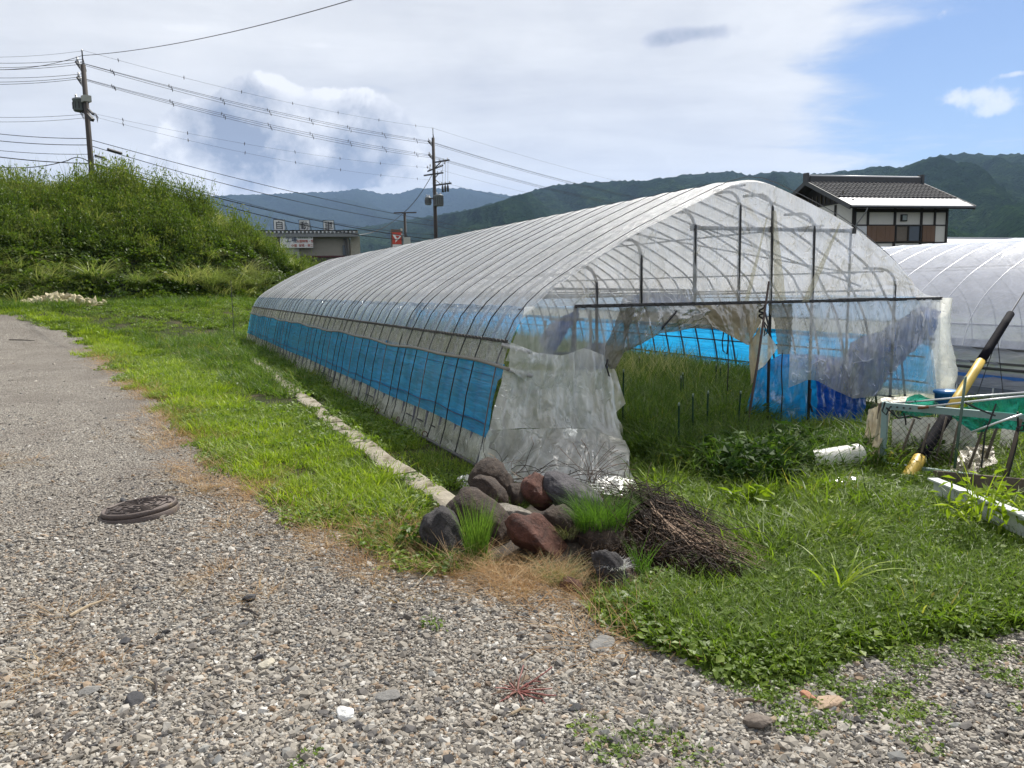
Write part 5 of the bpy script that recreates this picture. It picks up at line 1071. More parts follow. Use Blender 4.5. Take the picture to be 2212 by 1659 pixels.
# pole B fittings
yy = lambda px: -(px-945)/1660*PB_[1]*1.25   # +y of the pole frame points away from the viewer's right
for z in (zB(303), zB(332)):
    b = MB(); b.beam((0, 0, z-.55), (-.2, .42, z-.05), .10, .10); b.obj('bracket', tdark, UB)
    for k in range(3): insul(UB, -.1, .42-.14*k, z-.1-.16*k, .08, .3)
for py, xa, xb in ((351, 944, 981), (376, 921, 966), (400.5, 942, 984)):
    z = zB(py); arm(UB, z, yy(xa), yy(xb), .12)
    for k in range(3): insul(UB, 0, yy(xb-4-9*k), z+.02, .06, .2)
b = MB(); b.beam((0, 0, zB(365)), (0, yy(962), zB(352)), .06, .06); b.beam((0, 0, zB(386)), (0, yy(955), zB(377)), .06, .06); b.beam((0, 0, zB(386)), (0, yy(960), zB(400)), .06, .06); b.obj('arm_brace', tdark, UB)
for px in (966, 972, 978):
    b = MB(); b.tube([(0, yy(px), zB(352)), (0, yy(px)+.1, zB(400))], .014, 4); b.obj('drop_wire', plain('grey_wire', (.25, .25, .26), .6), UB)
    b = MB(); b.lathe([(.0, -.62), (.09, -.6), (.09, -.15), (.05, -.1), (.05, 0)], (0, yy(px-2), zB(402)), 8); b.obj('fuse_cutout', tdark, UB, True)
for k in range(10): insul(UB, .1*math.sin(k*2.3), yy(930+4.2*k) if k < 10 else 0, zB(362+4*math.sin(k*1.9)), .07, .24)
b = MB(); b.beam((0, yy(930), zB(368)), (0, yy(966), zB(360)), .1, .1); b.obj('crossarm', tdark, UB)
zt = zB(445); transformer(UB, 0, yy(929), zB(441), .27, zB(425)-zB(441)); transformer(UB, 0, yy(954), zB(446), .40, zB(423)-zB(446))
b = MB(); b.box((0, 0, zB(428)), (.12, 1.6, .1)); b.obj('bracket', tdark, UB)
UC = copy_tree(UB); UC.location = (PB_[0]+46, PB_[1]+52, -2.2); UC['label'] = 'far utility pole carrying the lines on beyond the tunnel roof'
# wires
wirem = plain('wire_grey', (.055, .055, .06), .6); cabm = plain('cable_black', (.010, .010, .013), .5)
def sagline(A, B, sag, n=40):
    A = np.array(A, float); B = np.array(B, float); t = np.linspace(0, 1, n)[:, None]; P = A*(1-t)+B*t; P[:, 2] -= 4*sag*(t*(1-t))[:, 0]; return P
def wire(P, r, lab, grp, mt=None, marks=0):
    b = MB(); b.tube([tuple(q) for q in P], r, 4, False); o = b.obj('overhead_wire', mt or wirem, None, label=lab, cat='overhead wire', group=grp)
    if marks:
        for k in range(marks):
            t = (k+.5)/marks*(len(P)-1); i = int(t); q = P[i]*(1-(t-i))+P[min(i+1, len(P)-1)]*(t-i); link('line_spacer', spm, o, tuple(q)).rotation_euler = (0, .15*(k % 3-1), 0)
    return o
b = MB(); b.box((0, 0, .0), (.03, .03, .22)); b.box((0, 0, .0), (.05, .05, .06)); spm = b.mesh('line_spacer', tdark)
C_ = np.array([PB_[0]+46, PB_[1]+52, -2.2])
def left_pt(y0, x0=-60):  # end of a wire beyond the frame on the plane of the line's next span
    nrm_ = unit([.25, -1, 0]); d = ray(x0, y0); t = ((PA_-CAM)@nrm_)/(d@nrm_); return CAM+d*t
def trio(yA, yB, ym, offs, lab, r=.014, marks=8):
    for k, (a, b_, o) in enumerate(zip(yA, yB, offs)):
        A = np.array([PA_[0], PA_[1], zA(a)])+perp*0+dirAB*0; A = A - perp*o; Bq = np.array([PB_[0], PB_[1], zB(b_)])-perp*o
        P = sagline(A, Bq, ym[k]); wire(P, r, 'power line of the %s, %s of its three, between the two poles' % (lab, ('topmost', 'middle', 'lowest')[k]), 'power lines between the two poles', marks=marks)
        Cq = C_+np.array([0, 0, zB(b_)])-perp*o; wire(sagline(Bq, Cq, 1.2), r, 'power line of the %s, %s of its three, running on beyond the roof' % (lab, ('topmost', 'middle', 'lowest')[k]), 'power lines beyond the second pole')
trio((130.5, 134, 139), (303, 306.5, 311), (.35, .42, .48), (.5, .25, .1), 'upper trio')
trio((164, 168, 172), (333, 337, 341), (.35, .42, .48), (.5, .25, .1), 'lower trio')
wire(sagline((PA_[0], PA_[1], PA_[2]+.05), (PB_[0], PB_[1], PB_[2]+.05), .45), .008, 'thin topmost earth wire between the two pole tips', 'earth wires', marks=7)
wire(sagline((PB_[0], PB_[1], PB_[2]+.05), C_+np.array([0, 0, PB_[2]+.05]), 1.0), .008, 'thin topmost earth wire beyond the second pole tip', 'earth wires')
for a, b_, sg_, lab in ((250, 363, .45, 'thin pale service wire, upper of the pair under the power lines'), (256, 389, .6, 'thin pale service wire, lower of the pair under the power lines')):
    wire(sagline((PA_[0], PA_[1], zA(a-8)), (PB_[0], PB_[1], zB(b_)), sg_), .007, lab, 'service wires', marks=7)
    wire(sagline((PB_[0], PB_[1], zB(b_)), C_+np.array([0, 0, zB(b_)]), 1.2), .008, lab.replace('under the power lines', 'beyond the second pole'), 'service wires')
for a, b_, sg_, r, mt, lab in ((301, 478, .3, .022, wirem, 'grey bundled cable, highest of the telephone lines'), (314, 488, .55, .024, wirem, 'grey bundled cable second of the telephone lines'), (336, 507, .9, .018, wirem, 'thin grey cable third of the telephone lines'), (352, 518, .55, .036, cabm, 'thick black cable, upper of the two heavy ones'), (353, 523, .95, .034, cabm, 'thick black cable, lower of the two heavy ones')):
    wire(sagline((PA_[0], PA_[1], zA(a)), (PB_[0], PB_[1], zB(b_)), sg_), r, lab+' between the poles', 'telephone lines', mt)
    wire(sagline((PB_[0], PB_[1], zB(b_)), C_+np.array([3, 0, zB(b_)-1]), 1.2), r, lab+' beyond the second pole', 'telephone lines', mt)
LT = ['topmost', 'second', 'third', 'fourth', 'fifth', 'sixth', 'seventh', 'eighth', 'ninth', 'tenth', 'eleventh', 'twelfth', 'lowest']
for k, (ya, yl, r) in enumerate(((110, 120, .008), (128, 133, .014), (133, 143, .014), (138, 147.5, .014), (159, 165, .014), (165, 174, .014), (169, 179, .014), (246, 250, .012), (254, 260, .012), (299, 286, .022), (313, 301, .024), (333, 322, .018), (353, 336, .032))):
    A = np.array([PA_[0], PA_[1], zA(ya)]); B_ = left_pt(yl+(yl-ya)*.3); wire(sagline(A, B_, .12), r, '%s of the wires leading off the transformer pole away from the second pole' % LT[k], 'wires leading off the transformer pole', cabm if k == 12 else None)
A = np.array([PA_[0], PA_[1], zA(353)]); B_ = left_pt(351); wire(np.concatenate([sagline(A, A*.8+B_*.2+np.array([0, 0, .15]), -.25, 8), sagline(A*.8+B_*.2+np.array([0, 0, .15]), B_, .35, 14)]), .032, 'thick black looping cable leading off the transformer pole', 'looping cables', cabm)
A = np.array([PA_[0], PA_[1], zA(120)]); E1 = at_depth(1050, -95, 26.0); wire(sagline(A, E1, .55), .016, 'long single cable climbing from the transformer pole across the clouds', 'single cables')
E2 = left_pt(149); wire(sagline(A, E2, .3), .016, 'single cable sloping down from the transformer pole tip out of the picture', 'single cables')
A = np.array([PB_[0], PB_[1], zB(378)])+perp*-.3; Q = at_depth(870, 461, 66.0); wire(sagline(A, Q, .3), .03, 'black drop cable from the second pole to the T shaped pole', 'drop cables', cabm)
Q2 = at_depth(762, 507, 62.2); wire(sagline(Q, Q2, .5), .022, 'black drop cable from the T shaped pole to the workshop corner', 'drop cables', cabm)
Qs = at_depth(866, 505, 72); A = np.array([PB_[0], PB_[1], zB(518)]); wire(sagline(A, Qs, .8), .03, 'sagging black cable from the second pole to the red sign', 'drop cables', cabm)
for (x0_, y0_, x1_, y1_) in ((233, 322.5, 262, 331), (206, 336, 224, 341)):
    Y_ = PA_[1]+2.0; b = MB(); Aq = at_depth(x0_, y0_, Y_); Bq = at_depth(x1_, y1_, Y_+1); b.tube([tuple(Aq), tuple(Bq)], .085 if x0_ == 233 else .07, 8); b.obj('cable_closure', cabm, None, label='%s black cable joint sleeve hanging on the telephone lines' % ('long' if x0_ == 233 else 'short'), cat='cable joint')
# ================================================================ boulders
def ico(sub):
    V = [Vector(v).normalized() for v in ((-1, 1.618, 0), (1, 1.618, 0), (-1, -1.618, 0), (1, -1.618, 0), (0, -1, 1.618), (0, 1, 1.618), (0, -1, -1.618), (0, 1, -1.618), (1.618, 0, -1), (1.618, 0, 1), (-1.618, 0, -1), (-1.618, 0, 1))]
    Fq = [(0, 11, 5), (0, 5, 1), (0, 1, 7), (0, 7, 10), (0, 10, 11), (1, 5, 9), (5, 11, 4), (11, 10, 2), (10, 7, 6), (7, 1, 8), (3, 9, 4), (3, 4, 2), (3, 2, 6), (3, 6, 8), (3, 8, 9), (4, 9, 5), (2, 4, 11), (6, 2, 10), (8, 6, 7), (9, 8, 1)]
    for _ in range(sub):
        mid = {}; nf = []
        def mp(a, b):
            k = (min(a, b), max(a, b))
            if k not in mid: mid[k] = len(V); V.append(((V[a]+V[b])/2).normalized())
            return mid[k]
        for a, b, c in Fq: ab, bc, ca = mp(a, b), mp(b, c), mp(c, a); nf += [(a, ab, ca), (b, bc, ab), (c, ca, bc), (ab, bc, ca)]
        Fq = nf
    return np.array([tuple(v) for v in V]), np.array(Fq)
IV, IF = ico(4)
def n3(P, s, seed): return (fbm(P[:, 0]*s+P[:, 2]*.7*s+9, P[:, 1]*s-P[:, 2]*.4*s+5, seed, 4)+fbm(P[:, 2]*s+31, P[:, 0]*s+P[:, 1]*.5*s, seed+7, 4))/2-.5
def boulder_mesh(name, R_, seed, mat, ang=.0, lump=.35, p=2.4):
    V = IV.copy(); r = np.random.default_rng(seed)
    V = V/(np.sum(np.abs(V)**p, axis=1)**(1/p))[:, None]*1.0
    for k in range(int(ang*10)):  # planar facets
        nrm_ = r.normal(0, 1, 3); nrm_ /= np.linalg.norm(nrm_); d_ = r.uniform(.55, .85); h = V@nrm_-d_; V -= np.clip(h, 0, None)[:, None]*nrm_*.92
    V = V*(1+lump*1.25*n3(V, 1.3, seed)[:, None]+.20*n3(V, 3.2, seed+20)[:, None]+.06*n3(V, 9, seed+30)[:, None])
    return fastmesh(name, V*np.array(R_), IF, mat, True)
def rockmat(name, c0, c1, c2, lich=.5, bs=30):
    m, n, out = M(name); co = n.new('ShaderNodeTexCoord').outputs['Object']
    a = n.noise(co, 7, 7, .68, .3); b = n.noise(co, 45, 5, .7); c = n.ramp(n.m('ADD', n.m('MULTIPLY', a, .65), n.m('MULTIPLY', b, .35)), [(.36, c0), (.5, c1), (.66, c2)])
    c = n.mix(n.m('MULTIPLY', n.ss(n.noise(co, 14, 6, .75, .8), .62, .70), lich), c, (.22, .22, .19))
    p = n.new('ShaderNodeBsdfPrincipled'); n.put(p.inputs[0], c); p.inputs['Roughness'].default_value = .82; p.inputs['Specular IOR Level'].default_value = .35
    n.put(p.inputs['Normal'], bump(n, n.m('ADD', a, n.m('MULTIPLY', b, .6)), .8, .03)); n.nt.links.new(p.outputs[0], out.inputs[0]); return m
rk_g = rockmat('rock_grey', (.018, .017, .018), (.040, .036, .038), (.085, .077, .078), .25); rk_b = rockmat('rock_brown', (.016, .011, .009), (.040, .027, .020), (.095, .068, .050), .25)
rk_r = rockmat('rock_red', (.032, .013, .010), (.080, .031, .021), (.14, .060, .042), .1); rk_l = rockmat('rock_pale', (.09, .08, .07), (.20, .18, .155), (.34, .32, .28), .7); rk_gg = rockmat('rock_smooth_grey', (.030, .028, .032), (.064, .059, .066), (.12, .113, .12), .25)
BL = [  # px box x0,x1,y0,y1 ; distance Y ; depth radius ; tilt in the picture ; long axis factor ; material ; facets ; label
 ((916, 1003, 1101, 1208), 4.55, .15, -18, 1.0, rk_g, .2, 'dark grey pointed boulder at the gravel side end of the heap'),
 ((978, 1097, 1066, 1200), 4.80, .19, -32, 1.0, rk_b, .0, 'largest smooth dark brown boulder, left side of the heap'),
 ((1009, 1089, 1041, 1105), 5.10, .14, -20, 1.0, rk_b, .3, 'rough brown boulder resting above the largest smooth one'),
 ((1021, 1097, 1004, 1077), 5.55, .15, 5, 1.0, rk_b, .8, 'angular brown boulder standing at the back against the tunnel corner'),
 ((1060, 1148, 1092, 1128), 4.92, .10, -12, 1.0, rk_l, .6, 'flat pale slab stone wedged between the boulders'),
 ((1094, 1148, 1046, 1100), 5.25, .12, 0, 1.0, rk_b, .4, 'small round brown stone half hidden behind the round red boulder'),
 ((1129, 1196, 1030, 1092), 5.18, .14, -15, 1.0, rk_r, .1, 'round reddish boulder on top of the heap'),
 ((1183, 1296, 1033, 1106), 5.15, .20, -22, 1.0, rk_gg, .1, 'long smooth grey boulder at the back of the heap'),
 ((1146, 1264, 1092, 1192), 4.82, .17, -30, 1.0, rk_b, .5, 'brown mossy boulder behind the long red one'),
 ((1098, 1232, 1116, 1222), 4.50, .14, -38, 1.0, rk_r, .6, 'long red boulder leaning at the front of the heap'),
 ((1258, 1350, 1128, 1212), 4.62, .18, 0, 1.0, rk_b, .2, 'dark boulder under the green horsetail tuft beside the dead stalks'),
 ((1296, 1346, 1196, 1282), 4.02, .09, -30, 1.0, rk_g, .9, 'jagged dark rock at the front end of the heap'),
 ((1330, 1368, 1216, 1258), 4.12, .09, 0, 1.0, rk_b, .6, 'small brown rock behind the jagged dark rock'),
 ((1212, 1256, 1250, 1286), 3.95, .07, -10, 1.0, rk_r, .5, 'small reddish stone at the edge of the gravel in front of the heap'),
]
SHP = [(958, 1158, 60, 40, 58), (1040, 1130, 80, 52, 42), (1048, 1070, 48, 34, 35), (1060, 1042, 46, 40, 60), (1104, 1110, 48, 15, 14), (1121, 1072, 29, 27, 0), (1162, 1060, 38, 31, 35), (1240, 1068, 66, 35, 26), (1205, 1140, 68, 46, 40), (1164, 1168, 84, 40, 40), (1300, 1170, 48, 42, 0), (1322, 1232, 58, 30, 58), (1350, 1238, 24, 20, 20), (1234, 1268, 24, 17, 20)]
for i, (bx, Y_, rd, tl, fl, mt, fac, lab) in enumerate(BL):
    cx_, cy_, a_, b_, tilt = SHP[i]; C0 = at_depth(cx_, cy_, Y_); sc = Y_/1660
    o = link('boulder', boulder_mesh('boulder', (a_*sc*1.08, rd*1.15, b_*sc*1.10), 900+i*3, mt, fac), None, (C0[0], C0[1], C0[2]), label=lab, cat='boulder', group='boulder heap in front of the tunnel')
    o.rotation_euler = (0, math.radians(tilt), 0)
# earth under the heap
m = plain('heap_soil', (.040, .030, .022), .95, 0, .4, 6, .8, 30)
cH = ground(1150, 1150); X, Y = np.meshgrid(np.linspace(-1.1, 1.1, 60), np.linspace(-1.0, 1.1, 60), indexing='ij')
Zh = .05*np.exp(-(X*.95)**4-(Y*1.1)**4)*(1-.0*X)+.05*(fbm(X*4, Y*4, 950, 4)-.5)-.035
link('soil_mound', fastmesh('soil_mound', np.stack([X+cH[0]+.05, Y+cH[1]+.02, Zh], -1).reshape(-1, 3), gridfaces(60, 60), m), kind='structure')
# ---- dead stalks
stk = leafmat('dead_stalk', [(0, (.010, .007, .005)), (.5, (.026, .017, .012)), (.72, (.085, .055, .038)), (1, (.40, .31, .22))], .0, .8, .2, warm=(1, 1, 1))
def stalks(name, n_, A, B, hgt, spread, th, label, seed, curl=.05, mat=None):
    r = np.random.default_rng(seed); A = np.array(A, float); B = np.array(B, float); Vs = []; Fs = []; Ts = []; o = 0; K = 9
    ax = unit(B-A); sd = np.array([-ax[1], ax[0], 0])
    for k in range(n_):
        L_ = r.uniform(.45, 1.05); t0 = r.uniform(0, .45); a_ = A+(B-A)*t0; jd = r.normal(0, .13); u = r.normal(0, .5); v = abs(r.normal(0, .5)); f = np.linspace(0, 1, K)
        Ln = np.linalg.norm(B-A)*L_*(1-t0*.4); P = a_[None]+ax[None]*f[:, None]*Ln
        wid = spread*(1-.35*(t0+f)); P += sd[None]*(u*wid+.08*r.normal()*f)[:, None]; env = hgt*np.clip(1.15-(t0+f*.8), .06, 1)
        P[:, 2] = A[2]+v*env+r.normal(0, .018)+.02+curl*r.normal()*np.sin(f*3)
        P += r.normal(0, .008, (K, 3)); P += sd[None]*(jd*f*Ln)[:, None]; th_k = th*(1 if r.random() > .12 else 2.1); P += (sd[None]*r.normal(0, curl)+np.array([[0, 0, 1]])*r.normal(0, curl*.6))*np.sin(f*math.pi)[:, None]
        rad = th_k*r.uniform(.5, 1.4)*np.linspace(1, .55, K); d_ = np.gradient(P, axis=0); d_ /= np.linalg.norm(d_, axis=1, keepdims=True)
        e1 = np.cross(d_, [0, 0, 1.]); e1 /= np.linalg.norm(e1, axis=1, keepdims=True)+1e-9; e2 = np.cross(d_, e1)
        ring = [P+(e1*math.cos(q)+e2*math.sin(q))*rad[:, None] for q in (0, 2.09, 4.19)]
        V = np.stack(ring, 1).reshape(-1, 3); i = np.arange(K-1)*3
        for q in range(3): Fs.append(np.stack([i+q, i+(q+1) % 3, i+3+(q+1) % 3, i+3+q], -1)+o)
        Vs.append(V); Ts.append(np.full(len(V), r.random()**1.7)); o += len(V)
    return link(name, fastmesh(name, np.concatenate(Vs), np.concatenate(Fs), mat or stk, True, np.concatenate(Ts)), kind='stuff', label=label)
psk = leafmat('pale_stalk', [(0, (.10, .065, .045)), (.6, (.24, .17, .12)), (1, (.45, .36, .26))], .0, .8, .2, warm=(1, 1, 1))
gA = ground(1400, 1085, .0); gB = ground(1560, 1225)
stalks('dead_stalks', 560, ground(1350, 1110), ground(1590, 1228), .15, .17, .0032, 'heap of dark dead stalks lying beside the boulders', 1, .022)
stalks('pale_stalks', 150, ground(1400, 1150)+np.array([0, 0, .04]), ground(1600, 1236), .10, .13, .0030, 'straight pale stalk ends sticking out of the dark heap', 8, .012, psk)
stalks('dead_stalks', 360, ground(1350, 1095)+np.array([0, .0, .03]), ground(1530, 1185), .15, .16, .0028, 'dark tangled dead stalks on top of the heap', 2, .05)
stalks('dead_stalks', 160, ground(1400, 1225), ground(1605, 1255), .07, .14, .0038, 'lowest dead stalks lying in the weeds', 3)
stalks('dead_brush', 28, at_depth(1085, 1048, 5.75), at_depth(1345, 1105, 5.45), .07, .09, .0026, 'dead brushwood between the boulders and the torn film', 4, .10)
def tangle(P, n_, R_, th, seed, name='dead_brush', label='tangled dead twigs'):
    r = np.random.default_rng(seed); b = MB()
    for k in range(n_):
        p = np.array(P)+r.normal(0, 1, 3)*np.array(R_)*.6; d_ = unit(r.normal(0, 1, 3)+np.array([0, 0, .5])); pts = []
        for j in range(7): pts.append(tuple(p)); d_ = unit(d_+r.normal(0, .45, 3)); p = p+d_*R_[0]*.24
        b.tube(pts, th*r.uniform(.5, 1.2), 3, False); b.t += [r.random()**1.5]*(len(b.v)-len(b.t))
    return b.obj(name, stk, kind='stuff', label=label)
tangle(ground(1430, 1165, .12), 70, (.24, .16, .05), .0022, 5, label='fine twigs and dry leaves tangled in the stalk heap')
litter = leafmat('dead_leaf', [(0, (.012, .008, .006)), (.6, (.035, .022, .015)), (1, (.10, .065, .04))], .1, .8, .2, warm=(1, 1, 1))
for k_, (a_, c_, Yl, rr_) in enumerate([(1380, 1110, 5.0, .26), (1430, 1140, 4.75, .26), (1480, 1180, 4.5, .22), (1530, 1215, 4.3, .16), (1350, 1180, 4.6, .2)]):
    v, f, t = leaves(900, (rr_*1.3, rr_*.7, .11), .028, .8, 500+k_, .5, z0=.0); P_l = ground(a_, c_+45); o = link('dead_leaves', fastmesh('dead_leaves', v, f, litter, False, t), kind='stuff', label='dark withered leaves clinging in the stalk heap'); o.location = (P_l[0], P_l[1], .02)
tangle(at_depth(1350, 1080, 5.2), 60, (.20, .12, .05), .0022, 6, label='fine dry twigs behind the horsetail tuft')
tangle(at_depth(1130, 1038, 5.75), 22, (.26, .08, .05), .0024, 7, label='dark leafy twigs behind the round red boulder')
b = MB(); r = np.random.default_rng(9)
for k in range(13):
    p = at_depth(1275+r.uniform(-12, 12), 1045, 5.7); d_ = unit([r.normal(0, .35), r.normal(0, .2), 1]); pts = []
    for j in range(9): pts.append(tuple(p)); p = p+d_*.045; d_ = unit(d_+np.array([r.normal(.05, .16), 0, -.10]))
    b.tube(pts, .0022, 3, False)
b.obj('dry_roots', plain('root_brown', (.12, .07, .045), .8), None, label='wiry upturned roots standing against the torn front film', cat='dead plant')
# ---- tufts
def tuft(px, py, Y_, V, mat, label, cat='grass tuft', sc=1., rz=0, name='grass_tuft', z=None):
    v, f, t = V; o = link(name, fastmesh(name, v, f, mat, False, t), label=label, cat=cat); P = at_depth(px, py, Y_); o.location = (P[0], P[1], P[2] if z is None else z); o.scale = (sc,)*3; o.rotation_euler = (0, 0, rz); return o
tuft(1296, 1142, 4.62, blades(900, .13, (.09, .27), .0034, (.25, 1.0), 4, .8, seed=11, cone=.5), G9, 'bushy bright green horsetail tuft growing among the boulders', 'horsetail plant', sc=1.15)
tuft(1030, 1207, 4.42, blades(300, .065, (.18, .42), .0040, (.05, .32), 4, .7, seed=12), G9, 'upright green horsetail tuft in front of the largest smooth boulder', 'horsetail plant')
tuft(1015, 1228, 4.3, blades(200, .10, (.08, .16), .0042, (.6, 1.6), 4, .9, seed=13), G9, 'low green tuft at the foot of the heap by the dry straw')
tuft(1205, 1262, 4.05, merge(blades(330, .14, (.10, .30), .0038, (.4, 1.2), 4, .8, seed=14)), leafmat('pale_tuft', [(0, (.10, .13, .05)), (.5, (.24, .24, .12)), (1, (.48, .42, .28))], .3, .7, .2, warm=(1, 1, 1)), 'half dry greyish grass tuft in front of the long red boulder', sc=.66)
tuft(1110, 1110, 5.05, blades(150, .08, (.07, .18), .0035, (.6, 1.4), 4, .8, seed=15), G1, 'small drooping grass tuft between the pale slab and round stone')
tuft(1222, 1160, 4.62, blades(140, .07, (.07, .17), .0032, (.5, 1.4), 4, .8, seed=16), MATS['pale_tuft'], 'small pale grass tuft on the brown mossy boulder')
tuft(1330, 1225, 3.98, merge(blades(260, .06, (.02, .055), .0020, (.8, 2.2), 3, .6, seed=17)), leafmat('white_fibre', [(0, (.35, .35, .36)), (1, (.75, .75, .76))], .2, .6, .3, warm=(1, 1, 1)), 'tangle of whitish fibres draped over the jagged dark rock', 'fibre tangle', name='fibre_tangle')
tuft(1385, 1232, 4.0, blades(46, .05, (.10, .26), .004, (.05, .4), 4, .6, seed=18, cone=.8), G9, 'thin upright horsetail sprig before the dead stalks', 'horsetail plant')
tuft(898, 1180, 4.6, merge(leaves(170, (.12, .10, .16), .045, .5, 19, .6), blades(20, .08, (.1, .2), .006, (.2, .6), 3, seed=19)), G4, 'leafy green weed beside the dark grey pointed boulder', 'weed', name='leafy_weed')
tuft(1808, 1300, 3.75, blades(16, .03, (.26, .42), .014, (.5, 1.25), 7, 1.5, seed=20, tints=(.6, .95)), G2, 'tall single clump of arching light green grass blades in the clover', 'grass clump')
tuft(2110, 1120, 4.6, merge(leaves(90, (.25, .2, .3), .10, .5, 21, .35), blades(14, .1, (.25, .5), .012, (.2, .6), 4, seed=21)), G2, 'leafy lime weed by the white channel', 'weed', name='leafy_weed')
tuft(1500, 1320, 3.75, blades(40, .04, (.06, .13), .006, (.8, 1.8), 4, .7, seed=22), MATS['pale_tuft'], 'flat grass rosette at the gravel edge right of the stalk heap')
tuft(1620, 1110, 5.3, merge(leaves(70, (.18, .15, .22), .11, .5, 23, .55), blades(10, .1, (.2, .4), .012, (.3, .8), 4, seed=23)), G2, 'light green broad leaves poking up beyond the stalk heap', 'weed', name='leafy_weed')
for q, (px, py) in enumerate([(1672, 985), (1620, 1010), (1570, 980), (1705, 955)]):
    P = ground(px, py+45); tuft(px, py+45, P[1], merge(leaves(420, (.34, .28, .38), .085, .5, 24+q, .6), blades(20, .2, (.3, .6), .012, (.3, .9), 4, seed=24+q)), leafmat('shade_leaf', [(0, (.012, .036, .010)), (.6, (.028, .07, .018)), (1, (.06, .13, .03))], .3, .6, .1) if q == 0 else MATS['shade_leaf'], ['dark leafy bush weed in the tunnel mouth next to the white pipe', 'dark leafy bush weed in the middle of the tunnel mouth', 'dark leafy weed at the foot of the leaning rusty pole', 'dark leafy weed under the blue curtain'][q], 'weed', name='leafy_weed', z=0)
# red stemmed dead weed on the gravel
b = MB(); r = np.random.default_rng(31); Pw = ground(1118, 1500)
for k in range(46):
    a_ = r.uniform(0, 6.28); L_ = r.uniform(.04, .15)*(1.3 if k < 6 else 1); p = Pw+np.array([0, 0, .012]); d_ = np.array([math.cos(a_), math.sin(a_), r.uniform(.02, .5)]); pts = []
    for j in range(6): pts.append(tuple(p)); p = p+unit(d_)*L_/5; d_ = d_+np.array([r.normal(0, .2), r.normal(0, .2), -.08]); p[2] = max(p[2], .01)
    b._m = 0 if k < 20 else 1; b.tube(pts, .0028 if k < 20 else .0018, 4, False)
b.obj('withered_weed', [plain('red_stem', (.20, .065, .055), .6), plain('brown_stem', (.10, .05, .03), .8)], None, label='withered weed with red stems lying flat on the gravel', cat='weed')
# sticks on the gravel
for k, (x0, y0, x1, y1, rr, lab, mt) in enumerate([(152, 1342, 222, 1308, .008, 'pale dry stick lying on the gravel below the manhole cover', 'stick_pale'), (1105, 1553, 1150, 1551, .006, 'short grey stick lying by the red stemmed weed', 'stick_pale'), (0+20, 738, 75, 740, .03, 'dark flat strip lying on the gravel near the far bend', 'stick_dark'), (1585, 1529, 1655, 1532, .007, 'brown twig lying on the gravel close to the clover tip', 'stick_brown'), (335, 1485, 338, 1510, .007, 'stubby dark twig end on the gravel', 'stick_dark'), (280, 1475, 345, 1500, .004, 'thin curved dry stem on the gravel', 'stick_pale'), (520, 1325, 560, 1342, .006, 'dark twig lying beside the dry grass patch', 'stick_dark')]):
    A, B = gp(x0, y0), gp(x1, y1); A = A+np.array([0, 0, rr+.014]); B = B+np.array([0, 0, rr+.018]); mid_ = (A+B)/2+np.array([0, .012, .006])
    b = MB(); b.tube([tuple(A), tuple(mid_), tuple(B)], [rr, rr*.9, rr*.6], 6); b.obj('stick', plain(mt, {'stick_pale': (.33, .26, .17), 'stick_dark': (.04, .032, .028), 'stick_brown': (.14, .10, .07)}[mt], .85, 0, .3, 20), None, label=lab, cat='stick')
# larger stones lying on the gravel
for k, (px, py, w_, mt, lab) in enumerate([(745, 1548, .055, 'w', 'white stone lying on the gravel'), (1788, 1553-25, .075, 'o', 'flat tan stone with a hole lying by the weed sprigs'), (537, 1296, .05, 'd', 'black stone beside the dry grass patch'), (1240, 1540, .035, 'd', 'small black stone right of the withered weed'), (1300, 1400, .07, 'g', 'flat grey stone in the gravel below the heap'), (1630, 1570, .07, 'b', 'brown squarish stone half sunk in the gravel'), (1480, 1268, .05, 't', 'pale rounded stone on bare soil by the weeds'), (270, 1390, .035, 'd', 'dark stone left of the dry patch'), (293, 1530-10, .05, 'd', 'dark bluish stone near the thin curved stem'), (190, 1500, .05, 'g', 'grey stone amid the straw'), (840, 1510, .06, 'g', 'dark grey slab stone in the middle of the gravel'), (578, 1440, .05, 't', 'pale flat stone in the middle of the gravel'), (165, 1075+5, .0, 'd', ''), (1745, 1512, .04, 'r', 'small orange stone right of the clover tip'), (268, 1086, .05, 'd', 'black stone at the back edge of the manhole cover')]):
    if w_ == 0: continue
    P = ground(px, py); c = {'w': (.62, .62, .60), 'o': (.33, .235, .16), 'd': (.032, .032, .036), 'g': (.17, .165, .155), 'b': (.13, .105, .085), 't': (.38, .35, .28), 'r': (.36, .17, .10)}[mt]
    r = np.random.default_rng(970+k); o = link('stone', boulder_mesh('stone', (w_, w_*r.uniform(.5, .8), w_*(.28 if mt in 'og' else .45)), 970+k, plain('stone_'+mt, c, .8, 0, .25, 18, .5, 60), .8, .3), None, (P[0], P[1], w_*.25), label=lab, cat='stone', group='larger stones lying on the gravel'); o.rotation_euler = (r.normal(0, .15), r.normal(0, .15), r.uniform(0, 6))
